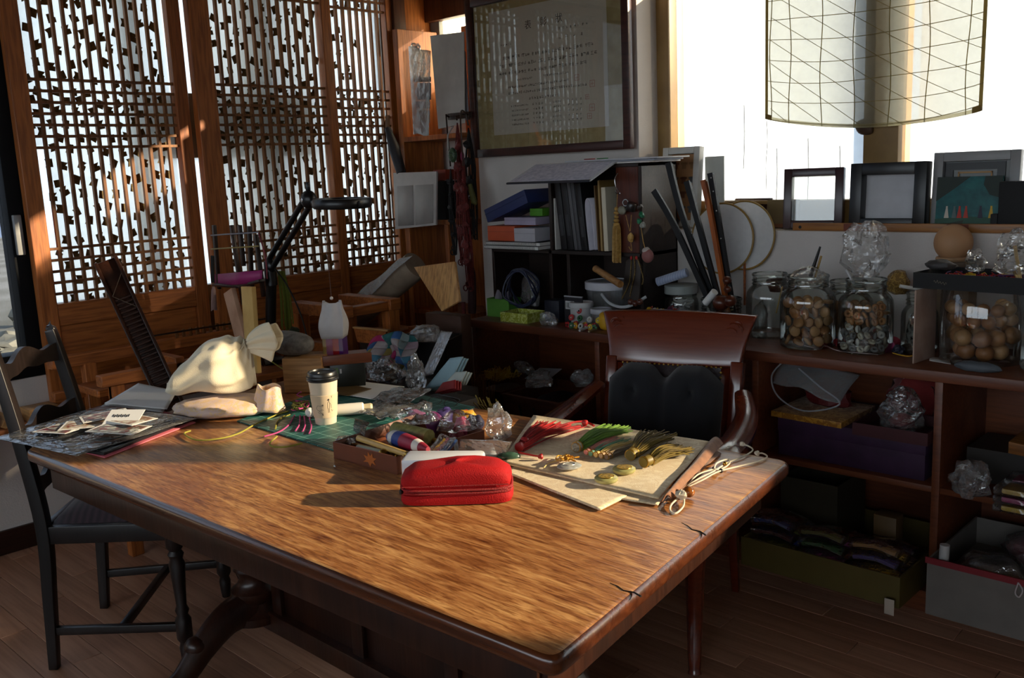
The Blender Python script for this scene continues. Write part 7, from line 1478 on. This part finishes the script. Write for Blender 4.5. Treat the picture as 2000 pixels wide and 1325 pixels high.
# lower compartment
cbm = flat(92, 78, 34); lb_ = box3('olive_carton', -1.56, -1.02, 2.70, 3.2, .082, .10, cbm, 'wide olive carton sticking out of the lower compartment')
slab('torn_paper', [V(-1.06, 2.685, .06), V(-1.03, 2.685, .06), V(-1.02, 2.66, .075), V(-1.05, 2.66, .075)], .05, flat(190, 176, 160), 'torn white flap at the carton corner', 'flap')
cols = ((110, 110, 30, 'olive'), (130, 40, 110, 'magenta'), (206, 160, 40, 'amber'), (30, 50, 130, 'royal blue'), (120, 60, 30, 'rust'), (60, 40, 60, 'dull violet'), (40, 60, 110, 'steel blue'), (90, 90, 40, 'moss'), (150, 110, 60, 'tan'), (70, 30, 34, 'wine'), (40, 84, 50, 'green'), (60, 50, 110, 'indigo'))
for k in range(22):
    g = random.Random(200+k); c_ = cols[k % 12]; lay, sl_ = divmod(k, 9); x = -1.462+.1735*(sl_ % 3); y = 2.748+.064*(sl_//3); z = .158+.040*lay; a = g.uniform(-.04, .04)
    p0 = V(x-.066*math.cos(a), y-.066*math.sin(a), z); p1 = V(x+.066*math.cos(a), y+.066*math.sin(a), z)
    t = thing('silk_packet', 'packet of %s silk in the olive carton, %s layer, %s row' % (c_[3], ('lowest', 'middle', 'top')[lay], ('first', 'second', 'third')[sl_//3]), 'silk packet', p0, group='silk packets in the carton')
    MB().tube(smooth_path([p0, p0.lerp(p1, .5)+V(0, 0, .012), p1], 3), [.013]*7, 8, flat=1.6).build('skein', flat(*c_[:3], rough=.35), t, world=True); MB().tube(smooth_path([p0-V(.01, 0, -.001), p0.lerp(p1, .5)+V(0, 0, .013), p1+V(.01, 0, .001)], 3), [.0155]*7, 8, flat=1.8).build('clear_wrapper', wrap, t, world=True)
bx_('brown_carton', -1.20, 2.93, .089, .075, .06, .19, (104, 80, 50), 'small brown carton standing among the silk packets')
box3('inner_box', -1.54, -1.33, 2.94, 3.17, .089, .25, flat(50, 44, 30), 'dark inner box at the back of the olive carton')
# right-hand compartment, upper
slab('tan_plank', [V(-.80, 2.92, .560), V(-.45, 2.90, .545), V(-.45, 3.1, .55), V(-.80, 3.12, .565)], .035, wood('tan_panel', C(150, 96, 44), C(122, 74, 32), 'X'), 'tan wooden panel lying on packets in the edge compartment', 'panel')
for k in range(12):
    g = random.Random(300+k); c_ = ((190, 160, 60, 'yellow'), (90, 104, 40, 'green'), (200, 170, 90, 'straw'), (50, 54, 90, 'navy'), (160, 70, 110, 'pink'), (150, 130, 60, 'mustard'))[k % 6]; x = (-.695, -.485)[k % 2]; y = 2.80+.094*((k//2) % 2); z = S2+.0125+.025*(k//4)
    t = thing('cord_packet', 'flat packet of %s cord on the edge shelf, %s layer, %s row' % (c_[3], ('lowest', 'middle', 'top')[k//4], ('front', 'back')[(k//2) % 2]), 'cord packet', (x, y, z), R(g.uniform(-2, 2)), group='cord packets on the edge shelf')
    MB().cbox((0, 0, 0), (.15, .07, .016)).build('cord_pad', flat(*c_[:3], rough=.4), t, bev=.005); MB().cbox((0, 0, 0), (.19, .085, .021)).build('clear_wrapper', wrap, t, bev=.004)
crumple('clear_bag', V(-.885, 2.86, S2+.001), (.052, .05, .11), cello, 'wide clear bag hanging over the edge shelf beside the divider', 'bag', 120, amp=.45, n=18, m=11)
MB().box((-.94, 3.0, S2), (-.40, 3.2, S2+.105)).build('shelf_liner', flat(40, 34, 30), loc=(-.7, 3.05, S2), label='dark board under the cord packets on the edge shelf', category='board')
gbx = box3('grey_carton', -.95, -.40, 2.72, 3.15, .082, .175, flat(112, 106, 100), 'large grey carton with a red rim in the lower edge compartment')
MB().box((-.004, -.005, .163), (.555, .0, .182)).build('red_rim', flat(130, 30, 40), gbx)
MB().box((-.94, 2.73, .165), (-.41, 3.14, .172)).build('card_layer', flat(120, 110, 98), loc=(-.7, 2.9, .165), label='card layer laid inside the grey carton under the bundles', category='card')
for k, (x, y, s_, m_, lab, lab2) in enumerate(((-.80, 2.83, (.088, .068, .085), black_plastic, 'glossy black bundle lying in the grey carton', 'clear bag over the black bundle in the grey carton'), (-.55, 2.83, (.074, .068, .085), flat(120, 84, 84), 'dusty pink bundle in the grey carton', 'crackly clear bag over the dusty pink bundle'), (-.74, 3.04, (.080, .058, .10), flat(96, 24, 34), 'wine red bundle at the back of the grey carton', 'upright clear bag behind the black bundle'))):
    crumple('wrapped_bundle', V(x, y, .179), s_, m_, lab, 'bundle', 130+k, amp=.22, smooth=40); crumple('clear_bag', V(x, y, .1735), tuple(v*1.17 for v in s_), cello, lab2, 'bag', 130+k, amp=.22)
rod('paper_roll', V(-.915, 2.750, .20), V(-.912, 2.752, .30), .014, flat(190, 188, 186), 'small white paper roll at the corner of the grey carton', 'paper roll')
cord('loop', [V(-.70, 2.713, .255), V(-.705, 2.708, .225), V(-.695, 2.708, .215), V(-.688, 2.712, .235), V(-.70, 2.713, .255)], .002, flat(190, 180, 180), 'little white cord loop hanging over the red rim', 'cord')
# under and behind the table
slab('cardboard_sheet', [V(-3.05, 1.75, .0), V(-2.80, 1.72, .0), V(-2.78, 1.80, .0), V(-3.03, 1.83, .0)], .14, flat(150, 120, 90), 'pale cardboard box standing on the floor behind the chair', 'box')
